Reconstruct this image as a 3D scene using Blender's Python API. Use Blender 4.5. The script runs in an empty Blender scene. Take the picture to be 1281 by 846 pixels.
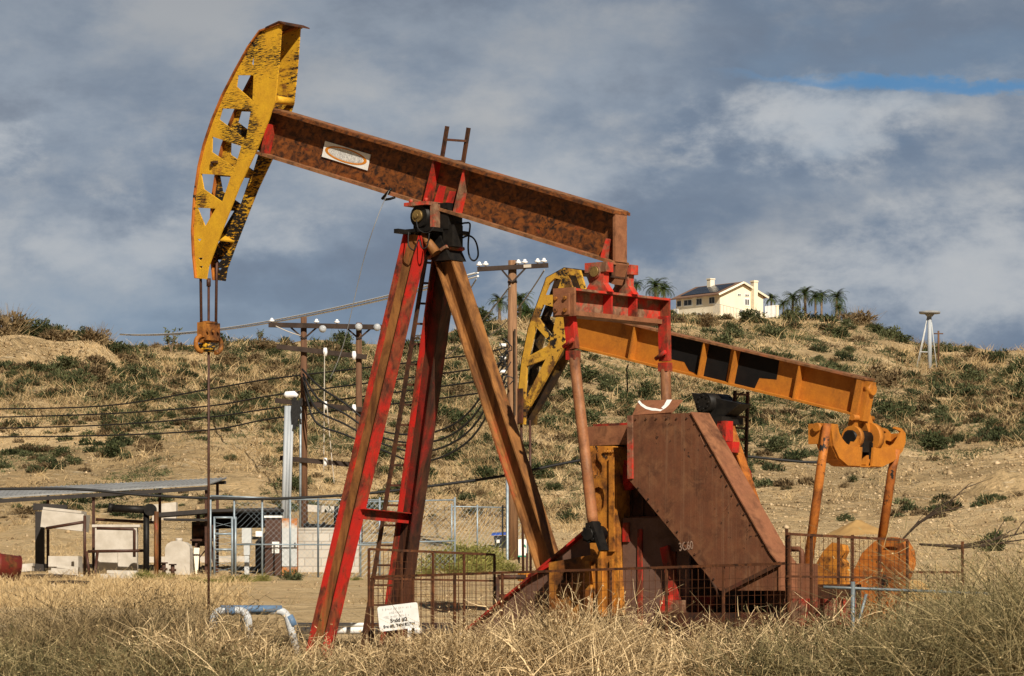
import bpy, math, random
import numpy as np
from mathutils import Vector, Matrix
from mathutils.geometry import tessellate_polygon

random.seed(7)
rng = np.random.default_rng(11)
S = bpy.context.scene
COL = S.collection
F = 4300.0            # focal length in photo pixels (1281 wide)
CX, YH, HC = 640.5, 750.0, 1.0   # principal column, horizon row, eye height

# ------------------------------------------------------------------ world, sun, camera
SUN = Vector((0.583, -1.795, 1.36)).normalized()
elev = math.asin(SUN.z)
S.view_settings.view_transform = 'Standard'
S.view_settings.look = 'None'
S.view_settings.gamma = 1.0
S.view_settings.exposure = 0.38
S.view_settings.use_curve_mapping = False

cam_d = bpy.data.cameras.new('camera')
cam_d.sensor_width = 36.0
cam_d.lens = F / 1281.0 * 36.0
cam_d.shift_y = (YH - 423.0) / 1281.0
cam_d.clip_start = 0.5
cam_d.clip_end = 6000
cam = bpy.data.objects.new('camera', cam_d)
cam.location = (0, 0, HC)
cam.rotation_euler = (math.radians(90), 0, 0)
COL.objects.link(cam)
S.camera = cam

sd = bpy.data.lights.new('sun', 'SUN')
sd.energy = 5.0
sd.angle = math.radians(0.5)
sd.color = (1.0, 0.90, 0.76)
so = bpy.data.objects.new('sun', sd)
so.rotation_euler = (-SUN).to_track_quat('-Z', 'Y').to_euler()
so.location = (10, -30, 60)
COL.objects.link(so)


class NT:
    """tiny node-tree helper"""
    def __init__(self, nt):
        self.nt = nt
        self.n = nt.nodes
        self.l = nt.links

    def new(self, t, **kw):
        nd = self.n.new(t)
        for k, v in kw.items():
            setattr(nd, k, v)
        return nd

    def set(self, sock, v):
        if hasattr(v, 'is_output'):
            self.l.new(v, sock)
        elif v is not None:
            if isinstance(v, (tuple, list)) and len(v) == 3 and sock.type == 'RGBA':
                v = (*v, 1.0)
            sock.default_value = v

    def mapping(self, vec, scale=(1, 1, 1), rot=(0, 0, 0), loc=(0, 0, 0)):
        m = self.new('ShaderNodeMapping')
        self.set(m.inputs['Vector'], vec)
        m.inputs['Scale'].default_value = scale
        m.inputs['Rotation'].default_value = rot
        m.inputs['Location'].default_value = loc
        return m.outputs[0]

    def noise(self, vec, scale, detail=5, rough=0.55, dist=0.0):
        m = self.new('ShaderNodeTexNoise')
        self.set(m.inputs['Vector'], vec)
        m.inputs['Scale'].default_value = scale
        m.inputs['Detail'].default_value = detail
        m.inputs['Roughness'].default_value = rough
        m.inputs['Distortion'].default_value = dist
        return m.outputs[0]

    def ramp(self, fac, a, b, lo=0.0, hi=1.0, smooth=True):
        m = self.new('ShaderNodeMapRange')
        m.interpolation_type = 'SMOOTHSTEP' if smooth else 'LINEAR'
        self.set(m.inputs['Value'], fac)
        m.inputs['From Min'].default_value = a
        m.inputs['From Max'].default_value = b
        m.inputs['To Min'].default_value = lo
        m.inputs['To Max'].default_value = hi
        return m.outputs[0]

    def mix(self, fac, a, b, mode='MIX'):
        m = self.new('ShaderNodeMix', data_type='RGBA', blend_type=mode)
        self.set(m.inputs[0], fac)
        self.set(m.inputs[6], a)
        self.set(m.inputs[7], b)
        return m.outputs[2]

    def math(self, op, a, b=0.0, clamp=False):
        m = self.new('ShaderNodeMath', operation=op, use_clamp=clamp)
        self.set(m.inputs[0], a)
        self.set(m.inputs[1], b)
        return m.outputs[0]


def base_mat(name):
    m = bpy.data.materials.new(name)
    m.use_nodes = True
    t = NT(m.node_tree)
    b = m.node_tree.nodes['Principled BSDF']
    return m, t, b


def bump(t, b, h, strength=0.4, dist=0.01):
    bm = t.new('ShaderNodeBump')
    bm.inputs['Strength'].default_value = strength
    bm.inputs['Distance'].default_value = dist
    t.set(bm.inputs['Height'], h)
    t.l.new(bm.outputs[0], b.inputs['Normal'])


# ------------------------------------------------------------------ sky
def make_world():
    w = bpy.data.worlds.new('World')
    S.world = w
    w.use_nodes = True
    t = NT(w.node_tree)
    bg = w.node_tree.nodes['Background']
    sky = t.new('ShaderNodeTexSky', sky_type='NISHITA')
    sky.sun_disc = False
    sky.sun_elevation = elev
    sky.sun_rotation = math.atan2(SUN.x, SUN.y)
    sky.altitude = 200
    sky.air_density = 1.0
    sky.dust_density = 1.6
    tc = t.new('ShaderNodeTexCoord')
    g = tc.outputs['Generated']
    # big soft cloud decks, flattened towards the horizon
    q = t.mapping(g, (6.5, 1.0, 17.0), loc=(0.62, 0.0, 0.43))
    big = t.noise(q, 1.5, 6, 0.50, 0.12)
    q2 = t.mapping(g, (15, 1.0, 27.0), loc=(2.6, 0.0, 1.15))
    puff = t.noise(q2, 1.25, 9, 0.60, 0.10)
    sx = t.new('ShaderNodeSeparateXYZ')
    t.l.new(g, sx.inputs[0])
    # two gaps of clear blue: a thin slit and the low band near the horizon
    hx = t.math('SUBTRACT', sx.outputs[0], 0.124)
    hz = t.math('SUBTRACT', sx.outputs[2], t.math('ADD', 0.1470, t.math('MULTIPLY', hx, -0.055)))
    wob = t.math('MULTIPLY', t.math('SUBTRACT', t.noise(q2, 3.0, 6, 0.6, 0.3), 0.5), 0.016)
    hz = t.math('ADD', hz, wob)
    dx = t.math('DIVIDE', hx, 0.044)
    dz = t.math('DIVIDE', hz, 0.0021)
    d2 = t.math('ADD', t.math('MULTIPLY', dx, dx), t.math('MULTIPLY', dz, dz))
    slit = t.math('MULTIPLY', t.ramp(t.math('ADD', d2, t.math('MULTIPLY', t.math('SUBTRACT', puff, 0.5), 3.0)), 0.0, 2.6, 1.0, 0.0), 0.85)
    low = t.ramp(sx.outputs[2], 0.060, 0.112, 1.0, 0.0)
    leftside = t.ramp(sx.outputs[0], -0.16, 0.10, 1.0, 0.0)
    low = t.math('MULTIPLY', low, leftside)
    gap = t.math('ADD', t.math('MULTIPLY', low, 0.60), t.ramp(big, 0.40, 0.30, 0.0, 0.25))
    gap = t.math('MAXIMUM', gap, slit, True)
    # cloud brightness
    shade = t.ramp(t.math('ADD', t.math('MULTIPLY', big, 0.7), t.math('MULTIPLY', puff, 0.3)), 0.38, 0.62)
    c = t.mix(shade, (1.55, 2.08, 2.90), (2.95, 3.42, 4.05))
    lump = t.ramp(puff, 0.44, 0.70)
    c = t.mix(t.math('MULTIPLY', lump, 0.85), c, (4.3, 4.4, 4.5))
    # sunlit cloud heads standing out of the deck
    for bx, bz, rx, rz, amt in ((0.080, 0.136, 0.034, 0.014, 1.0), (-0.146, 0.134, 0.014, 0.012, 0.9), (0.128, 0.092, 0.040, 0.020, 0.7), (-0.100, 0.104, 0.050, 0.012, 0.55), (0.02, 0.118, 0.03, 0.01, 0.4)):
        ex = t.math('DIVIDE', t.math('SUBTRACT', sx.outputs[0], bx), rx)
        ez = t.math('DIVIDE', t.math('SUBTRACT', sx.outputs[2], bz), rz)
        e2 = t.math('ADD', t.math('MULTIPLY', ex, ex), t.math('MULTIPLY', ez, ez))
        e2 = t.math('ADD', e2, t.math('MULTIPLY', t.math('SUBTRACT', 0.5, puff), 7.5))
        c = t.mix(t.math('MULTIPLY', t.ramp(e2, -0.4, 1.4, 1.0, 0.0), amt * 0.85), c, (5.0, 5.2, 5.4))
    # heavy slate-blue masses
    for bx, bz, rx, rz, amt in ((-0.095, 0.150, 0.055, 0.016, 0.9), (0.030, 0.160, 0.07, 0.010, 0.6), (0.060, 0.112, 0.040, 0.009, 0.75), (0.13, 0.166, 0.05, 0.008, 0.6), (-0.03, 0.128, 0.04, 0.012, 0.5)):
        ex = t.math('DIVIDE', t.math('SUBTRACT', sx.outputs[0], bx), rx)
        ez = t.math('DIVIDE', t.math('SUBTRACT', sx.outputs[2], bz), rz)
        e2 = t.math('ADD', t.math('MULTIPLY', ex, ex), t.math('MULTIPLY', ez, ez))
        e2 = t.math('ADD', e2, t.math('MULTIPLY', t.math('SUBTRACT', big, 0.5), 6.0))
        c = t.mix(t.math('MULTIPLY', t.ramp(e2, -0.5, 1.8, 1.0, 0.0), amt * 0.55), c, (1.55, 2.00, 2.70))
    dark = t.ramp(puff, 0.48, 0.28)
    c = t.mix(t.math('MULTIPLY', dark, 0.6), c, (1.60, 1.90, 2.45))
    topd = t.ramp(sx.outputs[2], 0.13, 0.19)
    c = t.mix(t.math('MULTIPLY', topd, 0.35), c, (1.60, 1.88, 2.35))
    blue = t.mix(slit, (1.70, 2.70, 4.0), (0.35, 2.0, 4.5))
    blue = t.mix(0.12, blue, sky.outputs[0])
    # cover marks the visible cloud deck
    cover = t.ramp(sx.outputs[2], 0.45, 0.22)
    vis = t.mix(gap, c, blue)
    # unseen sky overhead and behind, darkened to cut fill, with a little Nishita
    rest = t.mix(0.12, (0.30, 0.36, 0.46), sky.outputs[0])
    cover = t.math('MULTIPLY', cover, t.ramp(sx.outputs[1], 0.15, 0.75))
    fin = t.mix(cover, rest, vis)
    t.l.new(fin, bg.inputs['Color'])
    bg.inputs['Strength'].default_value = 0.080


make_world()

# ------------------------------------------------------------------ materials
M = {}


def worn(name, paint, paint2, rust=((0.028, 0.012, 0.007), (0.16, 0.058, 0.017)), amount=0.45, sc=1.6, stretch=(1, 1, 1), chips=None,
         chip_col=(0.012, 0.010, 0.009), chip_stretch=(2, 2, 14), chip_scale=3.0, rough=0.62, soft=0.06, streak=0.0, streak_col=(0.30, 0.19, 0.12), metal=0.0, chip_z=None):
    m, t, b = base_mat(name)
    tc = t.new('ShaderNodeTexCoord')
    o = tc.outputs['Object']
    p = t.mapping(o, stretch)
    n1 = t.noise(p, sc, 8, 0.62, 0.3)
    n2 = t.noise(o, 5.0, 6, 0.6)
    n3 = t.noise(o, 38.0, 4, 0.6)
    pc = t.mix(t.ramp(n2, 0.3, 0.7), paint, paint2)
    rc = t.mix(t.ramp(t.noise(p, sc * 2.3, 7, 0.65, 0.6), 0.32, 0.68), rust[0], rust[1])
    th = 0.5 + (0.5 - amount) * 0.5
    cov = t.ramp(t.math('ADD', n1, t.math('MULTIPLY', t.math('SUBTRACT', n3, 0.5), 0.12)), th - soft, th + soft)
    c = t.mix(cov, pc, rc)
    if streak:
        sn = t.noise(t.mapping(o, (9.0, 9.0, 0.20)), 2.2, 6, 0.75)
        c = t.mix(t.math('MULTIPLY', t.ramp(sn, 0.50, 0.66), streak), c, streak_col)
    if chips:
        cn = t.noise(t.mapping(o, chip_stretch), chip_scale, 6, 0.7, 0.4)
        zone = t.noise(o, 1.1, 3, 0.5)
        if chip_z:   # flaking worse towards the weather-beaten top; negative amount puts shade low down
            sz = t.new('ShaderNodeSeparateXYZ')
            t.l.new(o, sz.inputs[0])
            zone = t.math('ADD', zone, t.ramp(sz.outputs[2], chip_z[0], chip_z[1], -chip_z[2], chip_z[2], False))
        cm = t.ramp(t.math('ADD', cn, t.math('MULTIPLY', t.math('SUBTRACT', zone, 0.5), 0.7)), chips, chips + 0.03)
        c = t.mix(cm, c, chip_col)
    c = t.mix(t.ramp(n3, 0.25, 0.75, 0.0, 0.22), c, t.mix(1.0, c, (0.35, 0.33, 0.32), 'MULTIPLY'))
    t.l.new(c, b.inputs['Base Color'])
    rr = t.ramp(n2, 0.2, 0.8, rough - 0.1, min(rough + 0.18, 1))
    t.l.new(rr, b.inputs['Roughness'])
    b.inputs['Metallic'].default_value = metal
    b.inputs['Specular IOR Level'].default_value = 0.3
    bump(t, b, t.math('ADD', t.math('MULTIPLY', n1, 0.7), t.math('MULTIPLY', n3, 0.3)), 0.35, 0.012)
    M[name] = m
    return m


def plain(name, c1, c2=None, sc=6.0, rough=0.8, bstr=0.3, stretch=(1, 1, 1), metal=0.0, spec=0.25):
    m, t, b = base_mat(name)
    tc = t.new('ShaderNodeTexCoord')
    o = t.mapping(tc.outputs['Object'], stretch)
    c2 = c2 or tuple(x * 0.6 for x in c1)
    n = t.noise(o, sc, 6, 0.6, 0.2)
    t.l.new(t.mix(t.ramp(n, 0.28, 0.72), c1, c2), b.inputs['Base Color'])
    b.inputs['Roughness'].default_value = rough
    b.inputs['Metallic'].default_value = metal
    b.inputs['Specular IOR Level'].default_value = spec
    if bstr:
        bump(t, b, n, bstr, 0.01)
    M[name] = m
    return m


def tinted(name, cols, rough=0.9, trans=0.0):
    """plant material: colour by a per-vertex 'tint' value of the plant itself"""
    m, t, b = base_mat(name)
    a = t.new('ShaderNodeAttribute', attribute_name='tint')
    r = t.new('ShaderNodeValToRGB')
    els = r.color_ramp.elements
    while len(els) < len(cols):
        els.new(0.5)
    for i, c in enumerate(cols):
        els[i].position = i / (len(cols) - 1)
        els[i].color = (*c, 1)
    t.l.new(a.outputs['Fac'], r.inputs[0])
    t.l.new(r.outputs[0], b.inputs['Base Color'])
    b.inputs['Roughness'].default_value = rough
    b.inputs['Specular IOR Level'].default_value = 0.12
    M[name] = m
    return m


RUST = ((0.022, 0.010, 0.006), (0.20, 0.078, 0.022))
worn('beam_rust', (0.26, 0.030, 0.012), (0.20, 0.07, 0.02), ((0.020, 0.010, 0.007), (0.235, 0.074, 0.016)), amount=0.88, sc=4.2, stretch=(0.9, 1, 1.2), soft=0.10, chips=0.655, chip_stretch=(3, 3, 3), chip_scale=4.0, chip_col=(0.016, 0.009, 0.007))
worn('beam_edge', (0.26, 0.12, 0.06), (0.30, 0.10, 0.04), ((0.10, 0.045, 0.02), (0.30, 0.14, 0.06)), amount=0.6, sc=3)
worn('red_paint', (0.52, 0.017, 0.010), (0.38, 0.018, 0.012), ((0.05, 0.015, 0.010), (0.24, 0.060, 0.025)), amount=0.50, sc=3.4, stretch=(1, 1, 0.6), soft=0.10)
worn('leg_shaded_rust', (0.30, 0.014, 0.010), (0.10, 0.018, 0.012), ((0.018, 0.009, 0.007), (0.085, 0.030, 0.014)), amount=0.66, sc=1.8, stretch=(1.5, 1.5, 0.3), soft=0.10)  # far leg's shade is put into this darker red and rust
plain('pipe_pale', (0.40, 0.43, 0.46), (0.26, 0.29, 0.32), 2.0, 0.5, 0.0, stretch=(4, 4, 0.3))
plain('dull_steel', (0.20, 0.235, 0.25), (0.12, 0.14, 0.15), 5, 0.5, 0.1, metal=0.3)
plain('glass_grey', (0.42, 0.44, 0.46), (0.30, 0.32, 0.34), 8, 0.3, 0.0, spec=0.5)
worn('red_worn', (0.60, 0.026, 0.014), (0.42, 0.032, 0.016), ((0.11, 0.045, 0.025), (0.27, 0.16, 0.095)), amount=0.60, sc=3.2, soft=0.10)
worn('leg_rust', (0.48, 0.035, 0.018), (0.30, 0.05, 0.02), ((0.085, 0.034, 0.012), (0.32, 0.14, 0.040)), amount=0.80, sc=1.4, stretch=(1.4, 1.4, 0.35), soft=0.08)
worn('dark_rust', (0.10, 0.03, 0.018), (0.06, 0.025, 0.014), ((0.02, 0.012, 0.009), (0.10, 0.04, 0.018)), amount=0.7, sc=2.5)
worn('yellow_paint', (0.66, 0.375, 0.022), (0.54, 0.285, 0.018), ((0.10, 0.045, 0.012), (0.40, 0.17, 0.02)), amount=0.22, sc=2.2, chips=0.615, chip_stretch=(1.9, 1.9, 17.0), chip_scale=5.5, chip_z=(6.2, 8.8, 0.12))
worn('yellow_flaked_shaded', (0.64, 0.36, 0.020), (0.50, 0.26, 0.016), ((0.035, 0.02, 0.010), (0.26, 0.11, 0.018)), amount=0.40, sc=2.4, stretch=(0.8, 0.8, 2.2), chips=0.47, chip_stretch=(2.0, 2.0, 7.0), chip_scale=5.0, chip_z=(5.6, 8.6, -0.09))  # heavier dark chips low down put the head's inner shade into the paint
worn('crank_rust', (0.46, 0.19, 0.028), (0.32, 0.115, 0.018), ((0.035, 0.016, 0.008), (0.22, 0.075, 0.016)), amount=0.58, sc=2.6, soft=0.12)
worn('yellow_old', (0.60, 0.34, 0.035), (0.48, 0.26, 0.035), ((0.04, 0.022, 0.010), (0.26, 0.12, 0.03)), amount=0.42, sc=2.2, chips=0.60, chip_stretch=(2, 2, 2.5), chip_scale=3.0)
worn('orange_paint', (0.48, 0.175, 0.018), (0.38, 0.130, 0.015), ((0.14, 0.05, 0.012), (0.34, 0.13, 0.02)), amount=0.28, sc=1.8, stretch=(1, 1, 0.6), soft=0.10)
worn('orange_rust', (0.50, 0.17, 0.026), (0.38, 0.115, 0.018), ((0.10, 0.032, 0.010), (0.36, 0.11, 0.02)), amount=0.50, sc=2.0, chips=0.66, chip_stretch=(2, 2, 2), soft=0.10)
worn('crank_orange', (0.56, 0.23, 0.028), (0.40, 0.145, 0.018), ((0.035, 0.016, 0.008), (0.28, 0.095, 0.016)), amount=0.50, sc=3.0, soft=0.11, chips=0.64, chip_stretch=(2, 2, 1.2), chip_scale=4.0, chip_col=(0.03, 0.016, 0.009))
worn('pitman_rust', (0.40, 0.17, 0.070), (0.30, 0.10, 0.035), ((0.10, 0.038, 0.016), (0.27, 0.125, 0.055)), amount=0.6, sc=3.0, stretch=(1, 1, 0.35), soft=0.14)
worn('guard_brown', (0.165, 0.062, 0.030), (0.130, 0.049, 0.024), ((0.085, 0.033, 0.017), (0.22, 0.098, 0.046)), amount=0.46, sc=2.6, soft=0.14, chips=0.675, chip_stretch=(2.2, 2.2, 1.6), chip_scale=5.0, chip_col=(0.045, 0.020, 0.011), streak=0.26, streak_col=(0.29, 0.18, 0.105), rough=0.6)
worn('guard_edge', (0.28, 0.115, 0.058), (0.22, 0.085, 0.040), ((0.10, 0.04, 0.02), (0.30, 0.13, 0.06)), amount=0.5, sc=2.2, soft=0.14)
worn('pedestal_brown', (0.17, 0.095, 0.070), (0.14, 0.075, 0.052), ((0.08, 0.04, 0.025), (0.17, 0.09, 0.06)), amount=0.4, sc=1.8, soft=0.14)
worn('fence_rust', (0.10, 0.036, 0.015), (0.075, 0.028, 0.012), ((0.03, 0.014, 0.008), (0.16, 0.058, 0.022)), amount=0.55, sc=4)
worn('yellow_grimy_shaded', (0.16, 0.085, 0.012), (0.06, 0.035, 0.012), ((0.010, 0.008, 0.007), (0.05, 0.026, 0.012)), amount=0.62, sc=1.6)  # grime and the far frame's shade together in one dark colour
plain('black_grease', (0.006, 0.0055, 0.0055), (0.016, 0.014, 0.012), 9, 0.5, spec=0.15)
plain('flat_black', (0.006, 0.006, 0.0065), (0.010, 0.009, 0.009), 6, 0.7, 0.1, spec=0.12)
plain('dull_brass', (0.30, 0.20, 0.07), (0.14, 0.09, 0.035), 14, 0.45, 0.2, metal=0.5)
plain('cable_black', (0.012, 0.012, 0.013), (0.02, 0.02, 0.02), 20, 0.55, 0.0)
plain('cable_glint', (0.72, 0.74, 0.76), (0.62, 0.64, 0.66), 20, 0.5, 0.0)  # pale colour holds the sun's glint on the wires
plain('cable_grey', (0.16, 0.16, 0.16), (0.26, 0.26, 0.25), 2.2, 0.45, 0.0)
plain('rod_brown', (0.040, 0.018, 0.012), (0.075, 0.032, 0.020), 10, 0.5, 0.1)
plain('hoop_white', (0.56, 0.58, 0.59), (0.40, 0.42, 0.43), 9, 0.5, 0.1)
plain('hoop_blue', (0.075, 0.15, 0.26), (0.13, 0.20, 0.30), 9, 0.5, 0.1)
plain('white_paint', (0.80, 0.80, 0.78), (0.70, 0.69, 0.65), 8, 0.6, 0.1)
plain('blue_paint', (0.035, 0.13, 0.32), (0.05, 0.20, 0.42), 8, 0.5, 0.1)
plain('galvanised', (0.32, 0.38, 0.42), (0.20, 0.25, 0.29), 7, 0.45, 0.1, metal=0.3)
plain('pole_wood', (0.30, 0.165, 0.085), (0.14, 0.075, 0.040), 3.0, 0.9, 0.5, stretch=(6, 6, 0.4))
plain('pole_wood_dark', (0.17, 0.085, 0.045), (0.075, 0.04, 0.024), 3.0, 0.9, 0.5, stretch=(6, 6, 0.4))
plain('arm_wood', (0.050, 0.034, 0.026), (0.024, 0.017, 0.014), 4.0, 0.9, 0.4)
plain('porcelain', (0.84, 0.84, 0.85), (0.74, 0.75, 0.77), 8, 0.25, 0.0, spec=0.5)
plain('sheet_metal_grey', (0.30, 0.31, 0.31), (0.19, 0.19, 0.19), 2.0, 0.55, 0.2)
plain('dark_sheet', (0.022, 0.019, 0.018), (0.040, 0.034, 0.030), 3.0, 0.7, 0.2)
plain('concrete_pale', (0.52, 0.48, 0.42), (0.38, 0.34, 0.28), 3.0, 0.9, 0.3)
plain('cream_wall', (0.78, 0.70, 0.54), (0.73, 0.65, 0.49), 1.5, 0.85, 0.1)
plain('cream_trim', (0.80, 0.74, 0.60), (0.72, 0.66, 0.52), 1.5, 0.8, 0.0)
plain('roof_tile', (0.22, 0.13, 0.085), (0.15, 0.09, 0.065), 6, 0.9, 0.4)
plain('solar', (0.020, 0.026, 0.040), (0.030, 0.036, 0.052), 2.0, 0.25, 0.0, spec=0.5)
plain('glass_dark', (0.030, 0.036, 0.045), (0.05, 0.055, 0.06), 1.0, 0.12, 0.0, spec=0.6)
plain('cabinet_grey', (0.52, 0.54, 0.54), (0.42, 0.43, 0.42), 2.0, 0.55, 0.1)
worn('cabinet_rust', (0.56, 0.52, 0.46), (0.50, 0.46, 0.40), ((0.30, 0.10, 0.02), (0.50, 0.20, 0.05)), amount=0.60, sc=1.3)
plain('cabinet_brown', (0.055, 0.028, 0.020), (0.085, 0.042, 0.026), 3.0, 0.7, 0.2)
plain('bin_black', (0.016, 0.017, 0.020), (0.028, 0.028, 0.030), 3.0, 0.45, 0.0)
plain('bin_blue', (0.02, 0.06, 0.30), (0.03, 0.08, 0.36), 3.0, 0.4, 0.0)
plain('green_paint', (0.02, 0.20, 0.12), (0.03, 0.26, 0.16), 3.0, 0.5, 0.0)
worn('drum_red', (0.16, 0.022, 0.014), (0.12, 0.018, 0.012), RUST, amount=0.45, sc=2.5)
plain('dead_wood', (0.055, 0.036, 0.023), (0.026, 0.018, 0.012), 5.0, 0.9, 0.4)
plain('palm_trunk', (0.22, 0.16, 0.10), (0.13, 0.09, 0.06), 4.0, 0.9, 0.4)
plain('yellow_soil', (0.40, 0.25, 0.095), (0.32, 0.19, 0.07), 2.5, 0.95, 0.6)
plain('text_black', (0.02, 0.02, 0.02), (0.03, 0.03, 0.03), 5, 0.8, 0)
plain('text_faint', (0.56, 0.55, 0.52), (0.44, 0.43, 0.41), 40, 0.8, 0)
plain('sign_orange', (0.62, 0.22, 0.02), (0.52, 0.19, 0.02), 9, 0.6, 0)
plain('sign_speckle', (0.70, 0.70, 0.68), (0.34, 0.34, 0.34), 42, 0.7, 0)
plain('chalk', (0.36, 0.25, 0.19), (0.20, 0.12, 0.08), 40, 0.9, 0)


def block_mat():
    m, t, b = base_mat('block_wall')
    tc = t.new('ShaderNodeTexCoord')
    br = t.new('ShaderNodeTexBrick')
    t.l.new(t.mapping(tc.outputs['Object'], (1, 1, 1), rot=(math.radians(90), 0, 0)), br.inputs['Vector'])
    br.inputs['Color1'].default_value = (0.50, 0.46, 0.40, 1)
    br.inputs['Color2'].default_value = (0.44, 0.40, 0.34, 1)
    br.inputs['Mortar'].default_value = (0.30, 0.27, 0.23, 1)
    br.inputs['Scale'].default_value = 1.0
    br.inputs['Brick Width'].default_value = 0.40
    br.inputs['Row Height'].default_value = 0.20
    br.inputs['Mortar Size'].default_value = 0.012
    n = t.noise(tc.outputs['Object'], 2.2, 6, 0.6)
    t.l.new(t.mix(t.ramp(n, 0.45, 0.75, 0, 0.5), br.outputs[0], (0.26, 0.21, 0.15)), b.inputs['Base Color'])
    b.inputs['Roughness'].default_value = 0.95
    M['block_wall'] = m


block_mat()

tinted('leaf_greygreen', [(0.026, 0.032, 0.015), (0.078, 0.088, 0.040), (0.165, 0.170, 0.080)])
tinted('leaf_dark', [(0.014, 0.020, 0.009), (0.046, 0.056, 0.023), (0.115, 0.120, 0.050)])
tinted('leaf_brown', [(0.050, 0.034, 0.018), (0.13, 0.090, 0.046), (0.26, 0.19, 0.100)])
tinted('leaf_weed', [(0.060, 0.065, 0.018), (0.17, 0.165, 0.045), (0.36, 0.33, 0.10)])
tinted('leaf_palm', [(0.010, 0.020, 0.008), (0.032, 0.055, 0.016), (0.11, 0.12, 0.035)])
tinted('straw', [(0.075, 0.050, 0.024), (0.31, 0.215, 0.105), (0.68, 0.52, 0.30)])  # dark end of the tints stands in for deep shade between stalks
tinted('straw_fine', [(0.20, 0.135, 0.065), (0.46, 0.33, 0.165), (0.66, 0.50, 0.28)])
tinted('brush_brown', [(0.045, 0.033, 0.017), (0.17, 0.122, 0.060), (0.44, 0.33, 0.17)])  # darkest tint likewise carries shade inside the brush
tinted('brush_green', [(0.060, 0.055, 0.026), (0.21, 0.175, 0.082), (0.52, 0.41, 0.22)])

# ------------------------------------------------------------------ mesh helpers
def img(px, py, Y):
    """the point at distance Y that the photo shows at (px, py)"""
    return Vector(((px - CX) / F * Y, Y, HC + (YH - py) / F * Y))


class Frame:
    """local axes of a machine: u along its beam, v across, z up; survey points of the photo are turned into (u, v, z)"""
    def __init__(self, X, Y, rz):
        self.o = Vector((X, Y, 0))
        self.r = Matrix.Rotation(rz, 3, 'Z')
        self.ri = self.r.transposed()
        self.rz = rz
        self.c = self.ri @ (Vector((0, 0, HC)) - self.o)

    def ray(self, px, py):
        return self.ri @ Vector(((px - CX) / F, 1.0, (YH - py) / F))

    def v(self, px, py, v):
        d = self.ray(px, py)
        return self.c + d * ((v - self.c.y) / d.y)

    def u(self, px, py, u):
        d = self.ray(px, py)
        return self.c + d * ((u - self.c.x) / d.x)

    def uz(self, pts, v):
        return [(p.x, p.z) for p in (self.v(x, y, v) for x, y in pts)]

    def vz(self, pts, u):
        return [(p.y, p.z) for p in (self.u(x, y, u) for x, y in pts)]


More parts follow.
